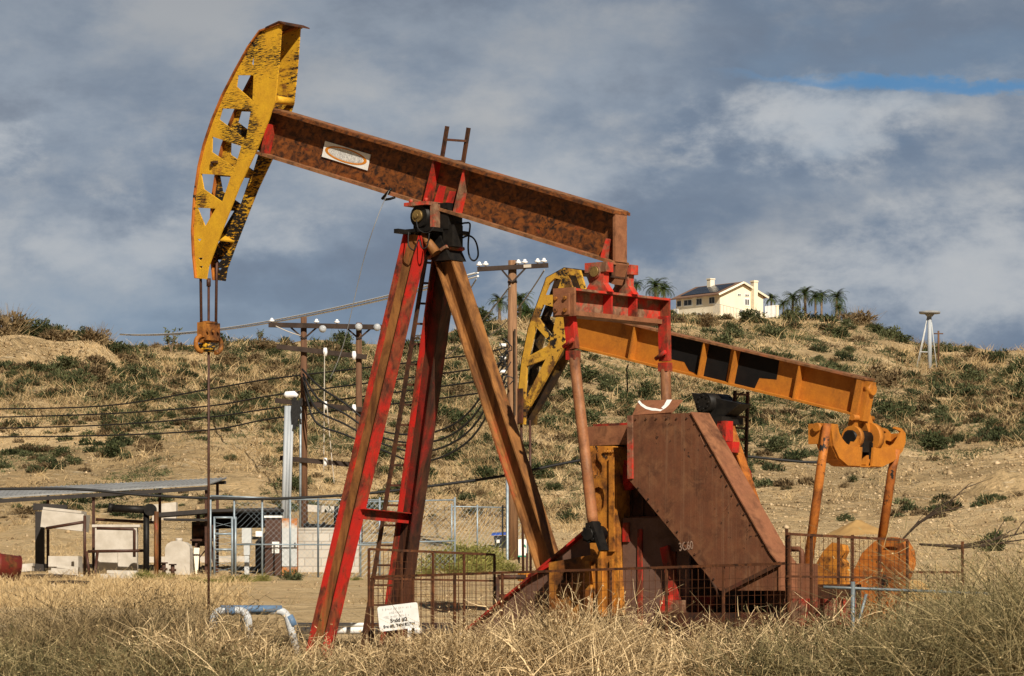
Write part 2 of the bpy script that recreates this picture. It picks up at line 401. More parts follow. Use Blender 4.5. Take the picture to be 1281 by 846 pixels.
class MB:
    def __init__(self):
        self.v, self.f, self.m, self.s = [], [], [], []
        self.mi = 0

    def add(self, vs, fs, smooth=False):
        o = len(self.v)
        self.v += [tuple(p) for p in vs]
        for f in fs:
            self.f.append(tuple(i + o for i in f))
            self.m.append(self.mi)
            self.s.append(smooth)

    def box(self, c, s, R=None):
        c = Vector(c)
        R = R or Matrix.Identity(3)
        vs = [c + R @ Vector((s[0] * i / 2, s[1] * j / 2, s[2] * k / 2)) for i in (-1, 1) for j in (-1, 1) for k in (-1, 1)]
        self.add(vs, [(0, 1, 3, 2), (4, 6, 7, 5), (0, 4, 5, 1), (2, 3, 7, 6), (0, 2, 6, 4), (1, 5, 7, 3)])

    def frame_axes(self, p0, p1, side):
        a = (Vector(p1) - Vector(p0))
        L = a.length
        a.normalize()
        s = Vector(side)
        s = (s - a * s.dot(a))
        if s.length < 1e-5:
            s = a.orthogonal()
        s.normalize()
        return a, s, a.cross(s), L

    def bar(self, p0, p1, w, h, side=(0, 1, 0)):
        """rectangular bar; w along side, h along the third axis"""
        a, s, n, L = self.frame_axes(p0, p1, side)
        c = (Vector(p0) + Vector(p1)) / 2
        self.box(c, (L, w, h), Matrix((a, s, n)).transposed())

    def isec(self, p0, p1, depth, width, tw, tf, dvec):
        """I-section: web lies along dvec, flanges across it"""
        a, s, n, L = self.frame_axes(p0, p1, dvec)
        R = Matrix((a, s, n)).transposed()
        c = (Vector(p0) + Vector(p1)) / 2
        self.box(c, (L, depth - 2 * tf, tw), R)
        return c, R, L, s

    def flange(self, p0, p1, depth, width, tf, dvec, sign):
        a, s, n, L = self.frame_axes(p0, p1, dvec)
        R = Matrix((a, s, n)).transposed()
        c = (Vector(p0) + Vector(p1)) / 2 + s * sign * (depth - tf) / 2
        self.box(c, (L, tf, width), R)

    def tube(self, pts, r, n=8, cap=True):
        pts = [Vector(p) for p in pts]
        rs = r if isinstance(r, (list, tuple)) else [r] * len(pts)
        up = None
        vs, fs = [], []
        for i, p in enumerate(pts):
            a = pts[min(i + 1, len(pts) - 1)] - pts[max(i - 1, 0)]
            if a.length < 1e-9:
                a = Vector((0, 0, 1))
            a.normalize()
            if up is None:
                up = a.orthogonal().normalized()
            up = (up - a * up.dot(a))
            if up.length < 1e-6:
                up = a.orthogonal()
            up.normalize()
            b = a.cross(up)
            for k in range(n):
                t = 2 * math.pi * k / n
                vs.append(p + (up * math.cos(t) + b * math.sin(t)) * rs[i])
        for i in range(len(pts) - 1):
            for k in range(n):
                k2 = (k + 1) % n
                fs.append((i * n + k, i * n + k2, (i + 1) * n + k2, (i + 1) * n + k))
        self.add(vs, fs, n > 5)
        if cap:
            o = len(self.v) - len(vs)
            self.f.append(tuple(o + k for k in reversed(range(n))))
            self.f.append(tuple(o + (len(pts) - 1) * n + k for k in range(n)))
            self.m += [self.mi] * 2
            self.s += [False] * 2

    def plate(self, loops, place, t0, t1):
        """flat outline with holes, extruded: loops of (a, b); place(a, b, t) gives the point"""
        tris = tessellate_polygon([[Vector((a, b, 0)) for a, b in lp] for lp in loops])
        flat = [p for lp in loops for p in lp]
        n = len(flat)
        vs = [place(a, b, t0) for a, b in flat] + [place(a, b, t1) for a, b in flat]
        fs = []
        for t in tris:
            fs.append(tuple(t))
            fs.append(tuple(i + n for i in reversed(t)))
        o = 0
        for lp in loops:
            k = len(lp)
            for i in range(k):
                j = (i + 1) % k
                fs.append((o + i, o + j, n + o + j, n + o + i))
            o += k
        self.add(vs, fs)

    def build(self, name, mats, parent=None, fix=True):
        me = bpy.data.meshes.new(name)
        me.from_pydata(self.v, [], self.f)
        for m in (mats if isinstance(mats, (list, tuple)) else [mats]):
            me.materials.append(M[m])
        me.polygons.foreach_set('material_index', self.m)
        me.polygons.foreach_set('use_smooth', self.s)
        if fix:
            import bmesh
            b = bmesh.new()
            b.from_mesh(me)
            bmesh.ops.recalc_face_normals(b, faces=b.faces)
            b.to_mesh(me)
            b.free()
        me.update()
        ob = bpy.data.objects.new(name, me)
        COL.objects.link(ob)
        if parent is not None:
            ob.parent = parent
        return ob


def onuz(a, b, t):
    return (a, t, b)


def onvz(a, b, t):
    return (t, a, b)


def tag(o, label=None, cat=None, group=None, kind=None):
    if label:
        o['label'] = label
    if cat:
        o['category'] = cat
    if group:
        o['group'] = group
    if kind:
        o['kind'] = kind
    return o


def empty(name, loc, rz=0.0, **kw):
    o = bpy.data.objects.new(name, None)
    o.empty_display_size = 0.2
    o.location = loc
    o.rotation_euler = (0, 0, rz)
    COL.objects.link(o)
    return tag(o, **kw)


def copy_tree(o, parent=None):
    c = o.copy()
    COL.objects.link(c)
    if parent is not None:
        c.parent = parent
    for ch in o.children:
        copy_tree(ch, c)
    return c


def quick(name, mats, fn, parent=None, fix=True, **kw):
    mb = MB()
    fn(mb)
    o = mb.build(name, mats, parent, fix)
    return tag(o, **kw)


def np_mesh(name, verts, faces, mat, tint=None, smooth=False):
    """fast mesh from numpy arrays (faces all the same size)"""
    me = bpy.data.meshes.new(name)
    nv, nf, k = len(verts), len(faces), faces.shape[1]
    me.vertices.add(nv)
    me.vertices.foreach_set('co', verts.astype(np.float32).ravel())
    me.loops.add(nf * k)
    me.loops.foreach_set('vertex_index', faces.astype(np.int32).ravel())
    me.polygons.add(nf)
    me.polygons.foreach_set('loop_start', np.arange(0, nf * k, k, dtype=np.int32))
    me.polygons.foreach_set('loop_total', np.full(nf, k, dtype=np.int32))
    if smooth:
        me.polygons.foreach_set('use_smooth', np.ones(nf, dtype=bool))
    if tint is not None:
        at = me.attributes.new('tint', 'FLOAT', 'POINT')
        at.data.foreach_set('value', tint.astype(np.float32))
    me.materials.append(M[mat])
    me.update(calc_edges=True)
    return me


def link_mesh(name, me, parent=None):
    o = bpy.data.objects.new(name, me)
    COL.objects.link(o)
    if parent is not None:
        o.parent = parent
    return o


def text_mesh(body, size):
    cu = bpy.data.curves.new('lettering', 'FONT')
    cu.body = body
    cu.size = size
    cu.align_x = 'CENTER'
    cu.extrude = 0.0008
    cu.offset = 0.0022
    o = bpy.data.objects.new('lettering', cu)
    COL.objects.link(o)
    dg = bpy.context.evaluated_depsgraph_get()
    dg.update()
    me = bpy.data.meshes.new_from_object(o.evaluated_get(dg))
    bpy.data.objects.remove(o)
    bpy.data.curves.remove(cu)
    return me


# ------------------------------------------------------------------ terrain
def vnoise(x, y, seed):
    xi, yi = np.floor(x).astype(np.int64), np.floor(y).astype(np.int64)
    xf, yf = x - xi, y - yi
    u, v = xf * xf * (3 - 2 * xf), yf * yf * (3 - 2 * yf)

    def h(a, b):
        n = (a * 374761393 + b * 668265263 + seed * 1442695041) & 0x7fffffff
        n = ((n ^ (n >> 13)) * 1274126177) & 0x7fffffff
        return ((n ^ (n >> 16)) & 0xffff) / 65535.0
    return (h(xi, yi) * (1 - u) + h(xi + 1, yi) * u) * (1 - v) + (h(xi, yi + 1) * (1 - u) + h(xi + 1, yi + 1) * u) * v


def fbm(x, y, seed, octv=4):
    s, a = 0, 0.5
    for i in range(octv):
        s = s + a * (vnoise(x, y, seed + i) - 0.5)
        x, y, a = x * 2.03, y * 2.03, a * 0.5
    return s


PROFILE = {   # direction (photo column) : (distance, row where the ground shows)
    0: [(70, 738), (81, 716), (95, 692), (110, 665), (130, 618), (150, 560), (168, 508), (183, 466), (196, 422), (206, 409), (235, 425), (300, 450), (600, 470)],
    110: [(70, 738), (81, 716), (95, 692), (110, 663), (130, 612), (150, 560), (168, 512), (183, 468), (196, 428), (206, 416), (235, 425), (300, 450), (600, 470)],
    165: [(70, 742), (81, 718), (95, 692), (110, 660), (130, 612), (150, 562), (170, 518), (190, 478), (206, 450), (224, 440), (260, 444), (330, 452), (600, 470)],
    330: [(70, 742), (81, 720), (95, 693), (110, 657), (130, 612), (150, 562), (175, 508), (200, 468), (225, 444), (245, 440), (300, 448), (450, 455), (600, 470)],
    480: [(70, 742), (81, 720), (95, 696), (110, 665), (130, 622), (150, 575), (175, 522), (200, 482), (225, 455), (250, 442), (300, 446), (450, 450), (600, 470)],
    640: [(70, 742), (81, 718), (95, 706), (110, 680), (130, 636), (155, 578), (185, 520), (220, 472), (270, 430), (330, 405), (400, 402), (500, 415), (700, 440)],
    800: [(70, 742), (81, 716), (95, 698), (110, 676), (130, 642), (155, 594), (185, 542), (220, 497), (270, 450), (340, 414), (430, 394), (480, 392), (560, 410), (700, 440)],
    960: [(70, 740), (81, 713), (95, 695), (110, 672), (130, 642), (155, 604), (185, 563), (220, 522), (270, 476), (340, 431), (430, 400), (470, 396), (540, 412), (700, 440)],
    1090: [(70, 736), (81, 710), (95, 690), (110, 668), (130, 640), (155, 605), (185, 570), (220, 535), (270, 492), (340, 445), (415, 412), (440, 411), (540, 430), (700, 450)],
    1163: [(70, 732), (81, 706), (95, 686), (110, 663), (130, 637), (155, 605), (185, 575), (220, 545), (270, 505), (340, 462), (400, 437), (420, 434), (540, 448), (700, 460)],
    1281: [(70, 726), (81, 700), (95, 678), (110, 654), (130, 625), (155, 592), (185, 562), (220, 532), (270, 496), (330, 462), (380, 444), (405, 443), (540, 455), (700, 465)],
}
_cols = sorted(PROFILE)
_tc = np.array([(c - CX) / F for c in _cols])
_yg = np.concatenate([np.linspace(0, 46, 10), np.arange(47, 260, 1.0), np.arange(260, 720, 4.0), np.array([800, 1200, 3000])])
_zt = []
for c in _cols:
    Ys = [0, 50] + [p[0] for p in PROFILE[c]]
    Zs = [0, 0] + [HC + (YH - p[1]) / F * p[0] for p in PROFILE[c]]
    z = np.interp(_yg, Ys, Zs)
    k = np.ones(9) / 9
    zs = np.convolve(np.pad(z, 4, mode='edge'), k, 'valid')
    zs[_yg < 52] = z[_yg < 52]
    _zt.append(zs)
_zt = np.array(_zt)


def ground_base(X, Y):
    X, Y = np.asarray(X, float), np.asarray(Y, float)
    t = np.clip(X / np.maximum(Y, 1.0), _tc[0], _tc[-1])
    j = np.clip(np.searchsorted(_tc, t) - 1, 0, len(_tc) - 2)
    w = (t - _tc[j]) / (_tc[j + 1] - _tc[j])
    w = w * w * (3 - 2 * w) * 0.5 + w * 0.5
    yi = np.clip(np.searchsorted(_yg, Y) - 1, 0, len(_yg) - 2)
    wy = np.clip((Y - _yg[yi]) / (_yg[yi + 1] - _yg[yi]), 0, 1)
    a = _zt[j, yi] * (1 - wy) + _zt[j, yi + 1] * wy
    b = _zt[j + 1, yi] * (1 - wy) + _zt[j + 1, yi + 1] * wy
    return a * (1 - w) + b * w


def ground_z(X, Y):
    X, Y = np.asarray(X, float), np.asarray(Y, float)
    z = ground_base(X, Y)
    far = np.clip((Y - 88) / 40, 0, 1)
    near = np.clip((Y - 50) / 15, 0, 1)
    z = z + far * (fbm(X / 14, Y / 22, 3, 4) * 2.6 + fbm(X / 3.1, Y / 4.6, 9, 3) * 0.75)
    z = z + near * fbm(X / 1.4, Y / 1.9, 21, 2) * (0.10 + 0.28 * far)
    # eroded gullies in the bare cut face at the far left
    cut = np.clip((Y - 172) / 10, 0, 1) * np.clip((206 - Y) / 8, 0, 1) * np.clip((-19 - X) / 4, 0, 1)
    z = z + cut * (np.abs(fbm(X / 1.8, Y / 8, 41, 4)) * 3.4 - 0.5 + np.sin(Y * 1.1 + fbm(X / 4, Y / 4, 44, 2) * 4) * 0.10)
    return z


def gz(x, y):
    return float(ground_z(np.array([x]), np.array([y]))[0])


def hit(px, py):
    """points where the lines of sight meet the ground (arrays in, arrays out; nan where none)"""
    px, py = np.asarray(px, float), np.asarray(py, float)
    Ys = np.concatenate([np.arange(50, 240, 0.8), np.arange(240, 520, 2.0)])
    tx, ty = (px - CX) / F, (YH - py) / F
    res = np.full(len(px), np.nan)
    prev = None
    for y in Ys:
        d = (HC + ty * y) - ground_z(tx * y, np.full(len(px), y))
        m = (d <= 0) & np.isnan(res)
        res[m] = y
    return tx * res, res, ground_z(tx * res, np.nan_to_num(res, nan=50.0))


def make_ground():
    xs = np.unique(np.concatenate([np.linspace(-1800, -170, 18), np.arange(-170, -30, 2.0), np.arange(-30, 30.1, 0.6), np.arange(31, 171, 2.0), np.linspace(175, 1800, 18)]))
    ys = np.unique(np.concatenate([np.linspace(-1200, 0, 10), np.linspace(5, 48, 10), np.arange(48.5, 100, 0.5), np.arange(100, 260, 0.8), np.arange(260, 540, 2.2), np.linspace(545, 3000, 30)]))
    gx, gy = np.meshgrid(xs, ys)
    z = ground_z(gx, np.maximum(gy, 0))
    v = np.stack([gx.ravel(), gy.ravel(), z.ravel()], 1)
    nx, ny = len(xs), len(ys)
    i = (np.arange(ny - 1)[:, None] * nx + np.arange(nx - 1)[None, :]).ravel()
    f = np.stack([i, i + 1, i + nx + 1, i + nx], 1)
    m, t, b = base_mat('dry_soil')
    tc = t.new('ShaderNodeTexCoord')
    o = tc.outputs['Object']
    st = t.mapping(o, (1, 0.62, 1))
    n1 = t.noise(st, 0.10, 6, 0.6, 0.5)
    n2 = t.noise(st, 0.55, 8, 0.68, 0.6)
    n3 = t.noise(o, 6.0, 6, 0.7)
    n4 = t.noise(st, 1.7, 6, 0.7, 0.8)
    soil = t.mix(t.ramp(n2, 0.32, 0.68), (0.68, 0.48, 0.25), (0.85, 0.64, 0.36))
    straw = t.mix(t.ramp(n4, 0.35, 0.65), (0.36, 0.25, 0.12), (0.20, 0.135, 0.065))
    sp = t.new('ShaderNodeSeparateXYZ')
    t.l.new(o, sp.inputs[0])
    veg = t.math('ADD', t.math('MULTIPLY', n1, 0.55), t.math('MULTIPLY', n2, 0.45))
    hillside = t.ramp(sp.outputs[1], 100, 135)
    cov = t.math('MULTIPLY', t.ramp(veg, 0.42, 0.53), t.math('ADD', 0.18, t.math('MULTIPLY', hillside, 0.46)))
    c = t.mix(cov, soil, straw)
    c = t.mix(t.math('MULTIPLY', t.math('MULTIPLY', t.ramp(n4, 0.54, 0.70), 0.65), t.math('ADD', 0.25, t.math('MULTIPLY', hillside, 0.75))), c, (0.075, 0.060, 0.034))
    c = t.mix(t.ramp(n3, 0.45, 0.80, 0, 0.30), c, (0.20, 0.14, 0.08))
    n5 = t.noise(t.mapping(o, (0.55, 1.0, 1)), 2.6, 8, 0.75, 0.4)
    c = t.mix(t.ramp(n5, 0.53, 0.66, 0, 0.60), c, (0.17, 0.115, 0.060))
    c = t.mix(t.ramp(n5, 0.46, 0.36, 0, 0.50), c, (0.80, 0.68, 0.48))
    t.l.new(c, b.inputs['Base Color'])
    b.inputs['Roughness'].default_value = 0.95
    b.inputs['Specular IOR Level'].default_value = 0.1
    bump(t, b, t.math('ADD', t.math('MULTIPLY', n4, 1.0), t.math('ADD', t.math('MULTIPLY', n3, 0.35), t.math('MULTIPLY', n5, 0.8))), 1.0, 0.35)
    M['dry_soil'] = m
    o = link_mesh('ground', np_mesh('ground', v, f, 'dry_soil', smooth=True))
    tag(o, 'dry tan soil of the oil field rising into a bare scrubby hillside', kind='structure')


make_ground()

# ------------------------------------------------------------------ shared pieces of the two pumping units
def beam_axes(fr, TL, TR, BR, BL, v):
    """end points of the beam axis (u, z), depth and unit normal from four survey points on its near edge"""
    tl, tr, br, bl = (fr.v(*p, v) for p in (TL, TR, BR, BL))
    a = Vector((br.x - bl.x, br.z - bl.z))
    L = a.length
    a.normalize()
    n = Vector((-a.y, a.x))
    dep = ((Vector((tl.x - bl.x, tl.z - bl.z)).dot(n)) + (Vector((tr.x - br.x, tr.z - br.z)).dot(n))) / 2
    return Vector((bl.x, bl.z)), a, n, L, dep


class Beam:
    def __init__(self, fr, TL, TR, BR, BL, half):
        self.fr, self.half = fr, half
        self.o, self.a, self.n, self.L, self.dep = beam_axes(fr, TL, TR, BR, BL, -half)

    def P(self, s, h, v):
        q = self.o + self.a * s + self.n * h
        return Vector((q.x, v, q.y))

    def s_of(self, px, py, v=None):
        p = self.fr.v(px, py, -self.half if v is None else v)
        return (Vector((p.x, p.z)) - self.o).dot(self.a)

    def h_of(self, px, py, v):
        p = self.fr.v(px, py, v)
        return (Vector((p.x, p.z)) - self.o).dot(self.n)

    def block(self, mb, s0, s1, h0, h1, v0, v1, plumb0=False, plumb1=False):
        # plumb ends are cut upright instead of square to the beam
        k = -self.a.y / self.a.x
        vs = [self.P(s - (h * k if pl else 0), h, v) for s, pl in ((s0, plumb0), (s1, plumb1)) for h in (h0, h1) for v in (v0, v1)]
        mb.add(vs, [(0, 1, 3, 2), (4, 6, 7, 5), (0, 4, 5, 1), (2, 3, 7, 6), (0, 2, 6, 4), (1, 5, 7, 3)])

    def gusset(self, mb, s, th, h0, h1, w0, w1, sides=(-1, 1), v0=0.012):
        """stiffener plate: w0 wide at the bottom, w1 at the top"""
        for sd in sides:
            pts = [(v0 * sd, h0), (w0 * sd, h0), (w1 * sd, h1), (v0 * sd, h1)]
            vs = [self.P(s - th / 2, h, v) for v, h in pts] + [self.P(s + th / 2, h, v) for v, h in pts]
            mb.add(vs, [(0, 1, 2, 3), (7, 6, 5, 4), (0, 4, 5, 1), (1, 5, 6, 2), (2, 6, 7, 3), (3, 7, 4, 0)])


def hexnut(mb, c, axis, r, h):
    c, axis = Vector(c), Vector(axis).normalized()
    mb.tube([c, c + axis * h], r, 6)


def arc_pts(c, r, a0, a1, n, ax, ay):
    return [Vector(c) + Vector(ax) * (r * math.cos(a0 + (a1 - a0) * i / n)) + Vector(ay) * (r * math.sin(a0 + (a1 - a0) * i / n)) for i in range(n + 1)]


# ------------------------------------------------------------------ the near pumping unit
RZ = math.radians(-40)
N = Frame((545 - CX) / F * 48, 48, RZ)
PJ = empty('pump_jack', N.o, RZ, label='big red and rusty pump jack with solid yellow horse head and brown belt guard', cat='pump jack', group='pump jacks on the lease')


def near_unit():
    bm = Beam(N, (338, 134.5), (763, 264.0), (765, 330.5), (322, 193.5), 0.19)
    L, D = bm.L, bm.dep
    tf = 0.042
    # --- walking beam
    mb = MB()
    mb.mi = 0
    bm.block(mb, -0.30, L - 0.03, tf, D - tf, -0.014, 0.014, False, True)
    bm.block(mb, -0.30, L + 0.02, D - tf, D, -0.19, 0.19, False, True)
    mb.mi = 1
    bm.block(mb, -0.05, L, 0, tf, -0.19, 0.19, False, True)
    bm.block(mb, 0.0, L + 0.02, D + 0.002, D + 0.016, -0.15, 0.15, False, True)
    beam = mb.build('walking_beam', ['beam_rust', 'beam_edge'], PJ)
    for (x0, y0, th, h1, w0, w1, mat) in ((527, 262, 0.035, D - tf, 0.175, 0.16, 'red_paint'), (566, 268, 0.035, D - tf, 0.175, 0.16, 'red_worn'),
                                          (540, 262, 0.030, 0.33, 0.17, 0.13, 'red_paint'), (554, 264, 0.030, 0.30, 0.17, 0.13, 'red_paint'),
                                          (750, 325, 0.035, 0.30, 0.17, 0.14, 'red_worn')):
        s = bm.s_of(x0, y0)
        quick('stiffener', mat, lambda m: bm.gusset(m, s, th, tf, h1, w0, w1), beam)
    quick('end_plate', 'guard_edge', lambda m: bm.block(m, L - 0.03, L + 0.015, tf, D - tf, -0.125, 0.125, True, True), beam)
    quick('end_stiffener', 'red_paint', lambda m: bm.gusset(m, 0.06, 0.04, tf, D - tf - 0.18, 0.185, 0.185), beam)

    # --- name plate on the web
    def plate_sign(m):
        s0, s1 = bm.s_of(404, 190, -0.03), bm.s_of(461, 205, -0.03)
        h0, h1 = bm.h_of(432, 205, -0.03), bm.h_of(432, 184, -0.03)
        bm.block(m, s0, s1, h0, h1, -0.034, -0.020)
        return s0, s1, h0, h1
    mb = MB()
    s0, s1, h0, h1 = plate_sign(mb)
    np_ = mb.build('name_plate', 'white_paint', beam)
    mb = MB()
    ca, ch, ra, rh = (s0 + s1) / 2, (h0 + h1) / 2, (s1 - s0) * 0.46, (h1 - h0) * 0.44
    el = lambda k: [(ca + ra * k[0] * math.cos(2 * math.pi * i / 40), ch + rh * k[1] * math.sin(2 * math.pi * i / 40)) for i in range(40)]
    mb.plate([el((1, 1)), el((0.86, 0.80))], lambda a, b, t: bm.P(a, b, t), -0.037, -0.0345)
    mb.build('oval_ring', 'sign_orange', np_)
    mb = MB()
    mb.plate([el((0.82, 0.74))], lambda a, b, t: bm.P(a, b, t), -0.0365, -0.0345)
    mb.build('worn_lettering', 'sign_speckle', np_)

    # --- horse head
    out = [(352, 31), (348.8, 78), (344, 126), (336, 150), (321.7, 186), (299.5, 233), (284, 272), (269.7, 309), (260.5, 334), (258, 349.5), (246.5, 348), (243.5, 318),
           (242.3, 289), (245, 246), (250.5, 208), (257, 181), (267, 151), (280, 120), (295.5, 90), (312, 60), (326.4, 40)]
    holes = [[(314.2, 80), (317.2, 66), (317.4, 82.5)],
             [(298.5, 95.8), (315.7, 95.8), (314.5, 123.5), (297, 108)],
             [(280, 137.7), (311, 138.8), (305.5, 171.5), (276.5, 149.5)],
             [(267.5, 173.5), (299, 183.8), (292, 207.6), (267, 190)],
             [(253.5, 219.5), (286, 221.5), (276.5, 249.8), (256.5, 236)],
             [(248, 261), (268, 262), (256.6, 281.5)],
             [(246.5, 299), (252, 299), (249, 303)], [(247.5, 322.5), (254, 322.5), (250.5, 327)], [(249, 333), (254, 333), (251, 337)]]
    hw = 0.205
    O = N.uz(out, -hw)
    def grow(h, f):
        cx_, cy_ = sum(p[0] for p in h) / len(h), sum(p[1] for p in h) / len(h)
        return [(cx_ + (x - cx_) * f, cy_ + (y - cy_) * f) for x, y in h]
    H = [N.uz(grow(h, 1.16 if 0 < i < 6 else 1.0), -hw) for i, h in enumerate(holes)]
    hd = empty('horse_head', (0, 0, 0))
    hd.parent = PJ
    quick('side_plate', 'yellow_paint', lambda m: m.plate([O] + H, onuz, -hw, -hw + 0.022), hd)
    quick('side_plate', 'yellow_flaked_shaded', lambda m: m.plate([O] + H, onuz, hw - 0.022, hw), hd)
    arc = O[10:] + O[:1]

    def face(m):
        # the two curved cable tracks of the wireline face, in short welded strips
        for c0, c1 in ((-hw - 0.035, -hw + 0.07), (hw - 0.07, hw + 0.035)):
            vs, fs = [], []
            for i, (u, z) in enumerate(arc):
                a = Vector((arc[min(i + 1, len(arc) - 1)][0] - arc[max(i - 1, 0)][0], arc[min(i + 1, len(arc) - 1)][1] - arc[max(i - 1, 0)][1])).normalized()
                nn = Vector((-a.y, a.x))
                if nn.x > 0:
                    nn = -nn
                for off in (0.002, 0.026):
                    for v in (c0, c1):
                        vs.append((u + nn.x * off, v, z + nn.y * off))
            for i in range(len(arc) - 1):
                k = i * 4
                fs += [(k, k + 4, k + 5, k + 1), (k + 2, k + 3, k + 7, k + 6), (k, k + 2, k + 6, k + 4), (k + 1, k + 5, k + 7, k + 3)]
            fs += [(0, 1, 3, 2), (4 * len(arc) - 4, 4 * len(arc) - 2, 4 * len(arc) - 1, 4 * len(arc) - 3)]
            m.add(vs, fs)
    quick('face_plate', 'orange_rust', face, hd)

    def cap(m):
        a, b, c = (N.v(*p, -hw - 0.03) for p in ((333, 36), (350, 28.2), (357.5, 31.5)))
        for p, q in ((a, b), (b, c)):
            vs = []
            for (pt) in (p, q):
                for dz in (0.004, 0.022):
                    for v in (-hw - 0.05, hw + 0.06):
                        vs.append((pt.x, v, pt.z + dz))
            m.add(vs, [(0, 1, 3, 2), (4, 6, 7, 5), (0, 4, 5, 1), (2, 3, 7, 6), (0, 2, 6, 4), (1, 5, 7, 3)])
    quick('top_cap', 'dark_rust', cap, hd)
    # ribs between the plates
    for (pa, pb) in (((270, 300), (246, 285)), ((330, 60), (318, 60))):
        a, b = N.v(*pa, -hw), N.v(*pb, -hw)
        quick('rib', 'yellow_paint', lambda m: m.bar((a.x, 0, a.z), (b.x, 0, b.z), 2 * hw - 0.05, 0.02), hd)
    a, b = N.v(341, 138, -hw), N.v(345, 122, -hw)
    quick('hanger_lug', 'yellow_paint', lambda m: m.tube([(a.x + 0.03, -0.17, b.z - 0.02), (a.x + 0.03, 0.17, b.z - 0.02)], 0.055, 10), hd)
    a = N.v(268, 203, -hw - 0.02)
    quick('bracket', 'dark_rust', lambda m: (m.box((a.x, -hw - 0.02, a.z), (0.13, 0.03, 0.03)), m.box((a.x - 0.05, -hw - 0.02, a.z - 0.03), (0.03, 0.03, 0.06))), hd)

    # --- bridle, carrier bar, polished rod
    cu = N.v(261, 410, 0).x
    zt, zb = N.v(251, 346, -0.165).z, N.v(260, 405, 0).z
    for sgn in (-1, 1):
        top = N.v(251, 346, -0.165).x
        quick('bridle_cable', 'rod_brown', lambda m: m.tube([(top + 0.01, sgn * 0.165, zt + 0.35), (top, sgn * 0.165, zt), (cu, sgn * 0.15, zb - 0.15)], 0.021, 8), PJ)
    z2 = N.v(262, 442, 0).z

    def carrier(m):
        m.mi = 0
        m.box((cu, 0, zb - 0.10), (0.12, 0.36, 0.22))
        m.box((cu, 0, zb - 0.22), (0.15, 0.28, 0.06))
        m.box((cu, 0, zb + 0.015), (0.14, 0.24, 0.03))
        for s in (-1, 1):
            m.tube(arc_pts((cu, s * 0.15, z2 + 0.13), 0.115, math.radians(100 if s > 0 else 80), math.radians(-95 if s > 0 else 275), 12, (0, 1, 0), (0, 0, 1)), 0.036, 8)
        m.tube([(cu - 0.02, -0.16, z2 + 0.19), (cu - 0.02, 0.20, z2 + 0.215)], 0.05, 8)
        m.mi = 1
        m.tube([(cu, 0, z2 + 0.02), (cu, 0, z2 + 0.15)], [0.085, 0.10], 10)
        m.box((cu - 0.03, -0.02, z2 + 0.10), (0.18, 0.13, 0.09))
        m.mi = 0
        for k in range(3):
            m.tube([(cu - 0.085, -0.11 + 0.11 * k, zb - 0.05), (cu - 0.105, -0.11 + 0.11 * k, zb - 0.05)], 0.02, 6)
            m.tube([(cu + 0.085, -0.11 + 0.11 * k, zb - 0.12), (cu + 0.105, -0.11 + 0.11 * k, zb - 0.12)], 0.02, 6)
    quick('carrier_bar', ['crank_rust', 'yellow_flaked_shaded'], carrier, PJ)
    zr = N.v(262, 350, 0).z

    def rod(m):
        m.tube([(cu, 0, zr - 0.02), (cu, 0, 0.1)], 0.019, 8)
        m.tube([(cu, 0, zr + 0.02), (cu, 0, zr - 0.10)], 0.032, 8)
    quick('polished_rod', 'rod_brown', rod, PJ)

    # --- Samson post
    pc = empty('samson_post', (0, 0, 0))
    pc.parent = PJ

    def ibeam(name, mat, p0, p1, depth, width, dvec, par, emat=None, fmat=None):
        m = MB()
        m.mi = 0
        m.isec(p0, p1, depth, width, 0.016, 0.024, dvec)
        m.mi = 1
        for sg in (-1, 1):
            m.mi = 1 if sg < 0 else 2
            m.flange(p0, p1, depth, width, 0.024, dvec, sg)
        return m.build(name, [mat, emat or mat, fmat or emat or mat], par)
    tn, bn = N.v(521, 294, -0.30), N.v(394, 830, -0.86)
    tfz, bf = N.v(560, 300, 0.30), N.v(487, 830, 0.78)
    bn.z = bf.z = 0.02
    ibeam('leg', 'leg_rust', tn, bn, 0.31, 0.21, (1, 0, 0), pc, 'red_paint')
    ibeam('leg', 'leg_shaded_rust', tfz, bf, 0.31, 0.22, (1, 0, 0), pc, 'red_paint', 'leg_shaded_rust')
    tr, br = N.v(558, 318, 0), N.v(688, 711, 0)
    ibeam('leg', 'leg_rust', tr, br, 0.30, 0.22, (1, 0, 0.3), pc, 'leg_rust')
    # foot plate of the rear leg, bolted head plate
    ax = (br - tr).normalized()
    quick('foot_plate', 'red_paint', lambda m: (m.bar(br + ax * 0.0, br + ax * 0.05, 0.46, 0.46), m.box((br.x + 0.05, 0.08, br.z - 0.16), (0.28, 0.34, 0.16))), pc)

    def headplate(m):
        m.bar(tr - ax * 0.03, tr + ax * 0.01, 0.40, 0.38)
        for i in (-1, 1):
            for j in (-1, 1):
                c = tr + ax * 0.02 + Vector((0.13 * i, 0.13 * j, 0))
                m.tube([c, c + ax * 0.05], 0.028, 6)
    quick('head_plate', 'red_worn', headplate, pc)
    # crossbar of the front legs
    a, b = N.v(449, 643, -0.66), N.v(512, 649, 0.62)
    quick('crossbar', 'red_paint', lambda m: (m.bar(a, b, 0.14, 0.012, (0, 0, 1)), m.bar(a + Vector((0.05, 0, 0.07)), b + Vector((0.05, 0, 0.07)), 0.11, 0.012, (1, 0, 0))), pc)
    # black greasy cap under the saddle bearing
    zc = N.v(545, 291, 0).z
    zp = N.v(545, 275, 0).z

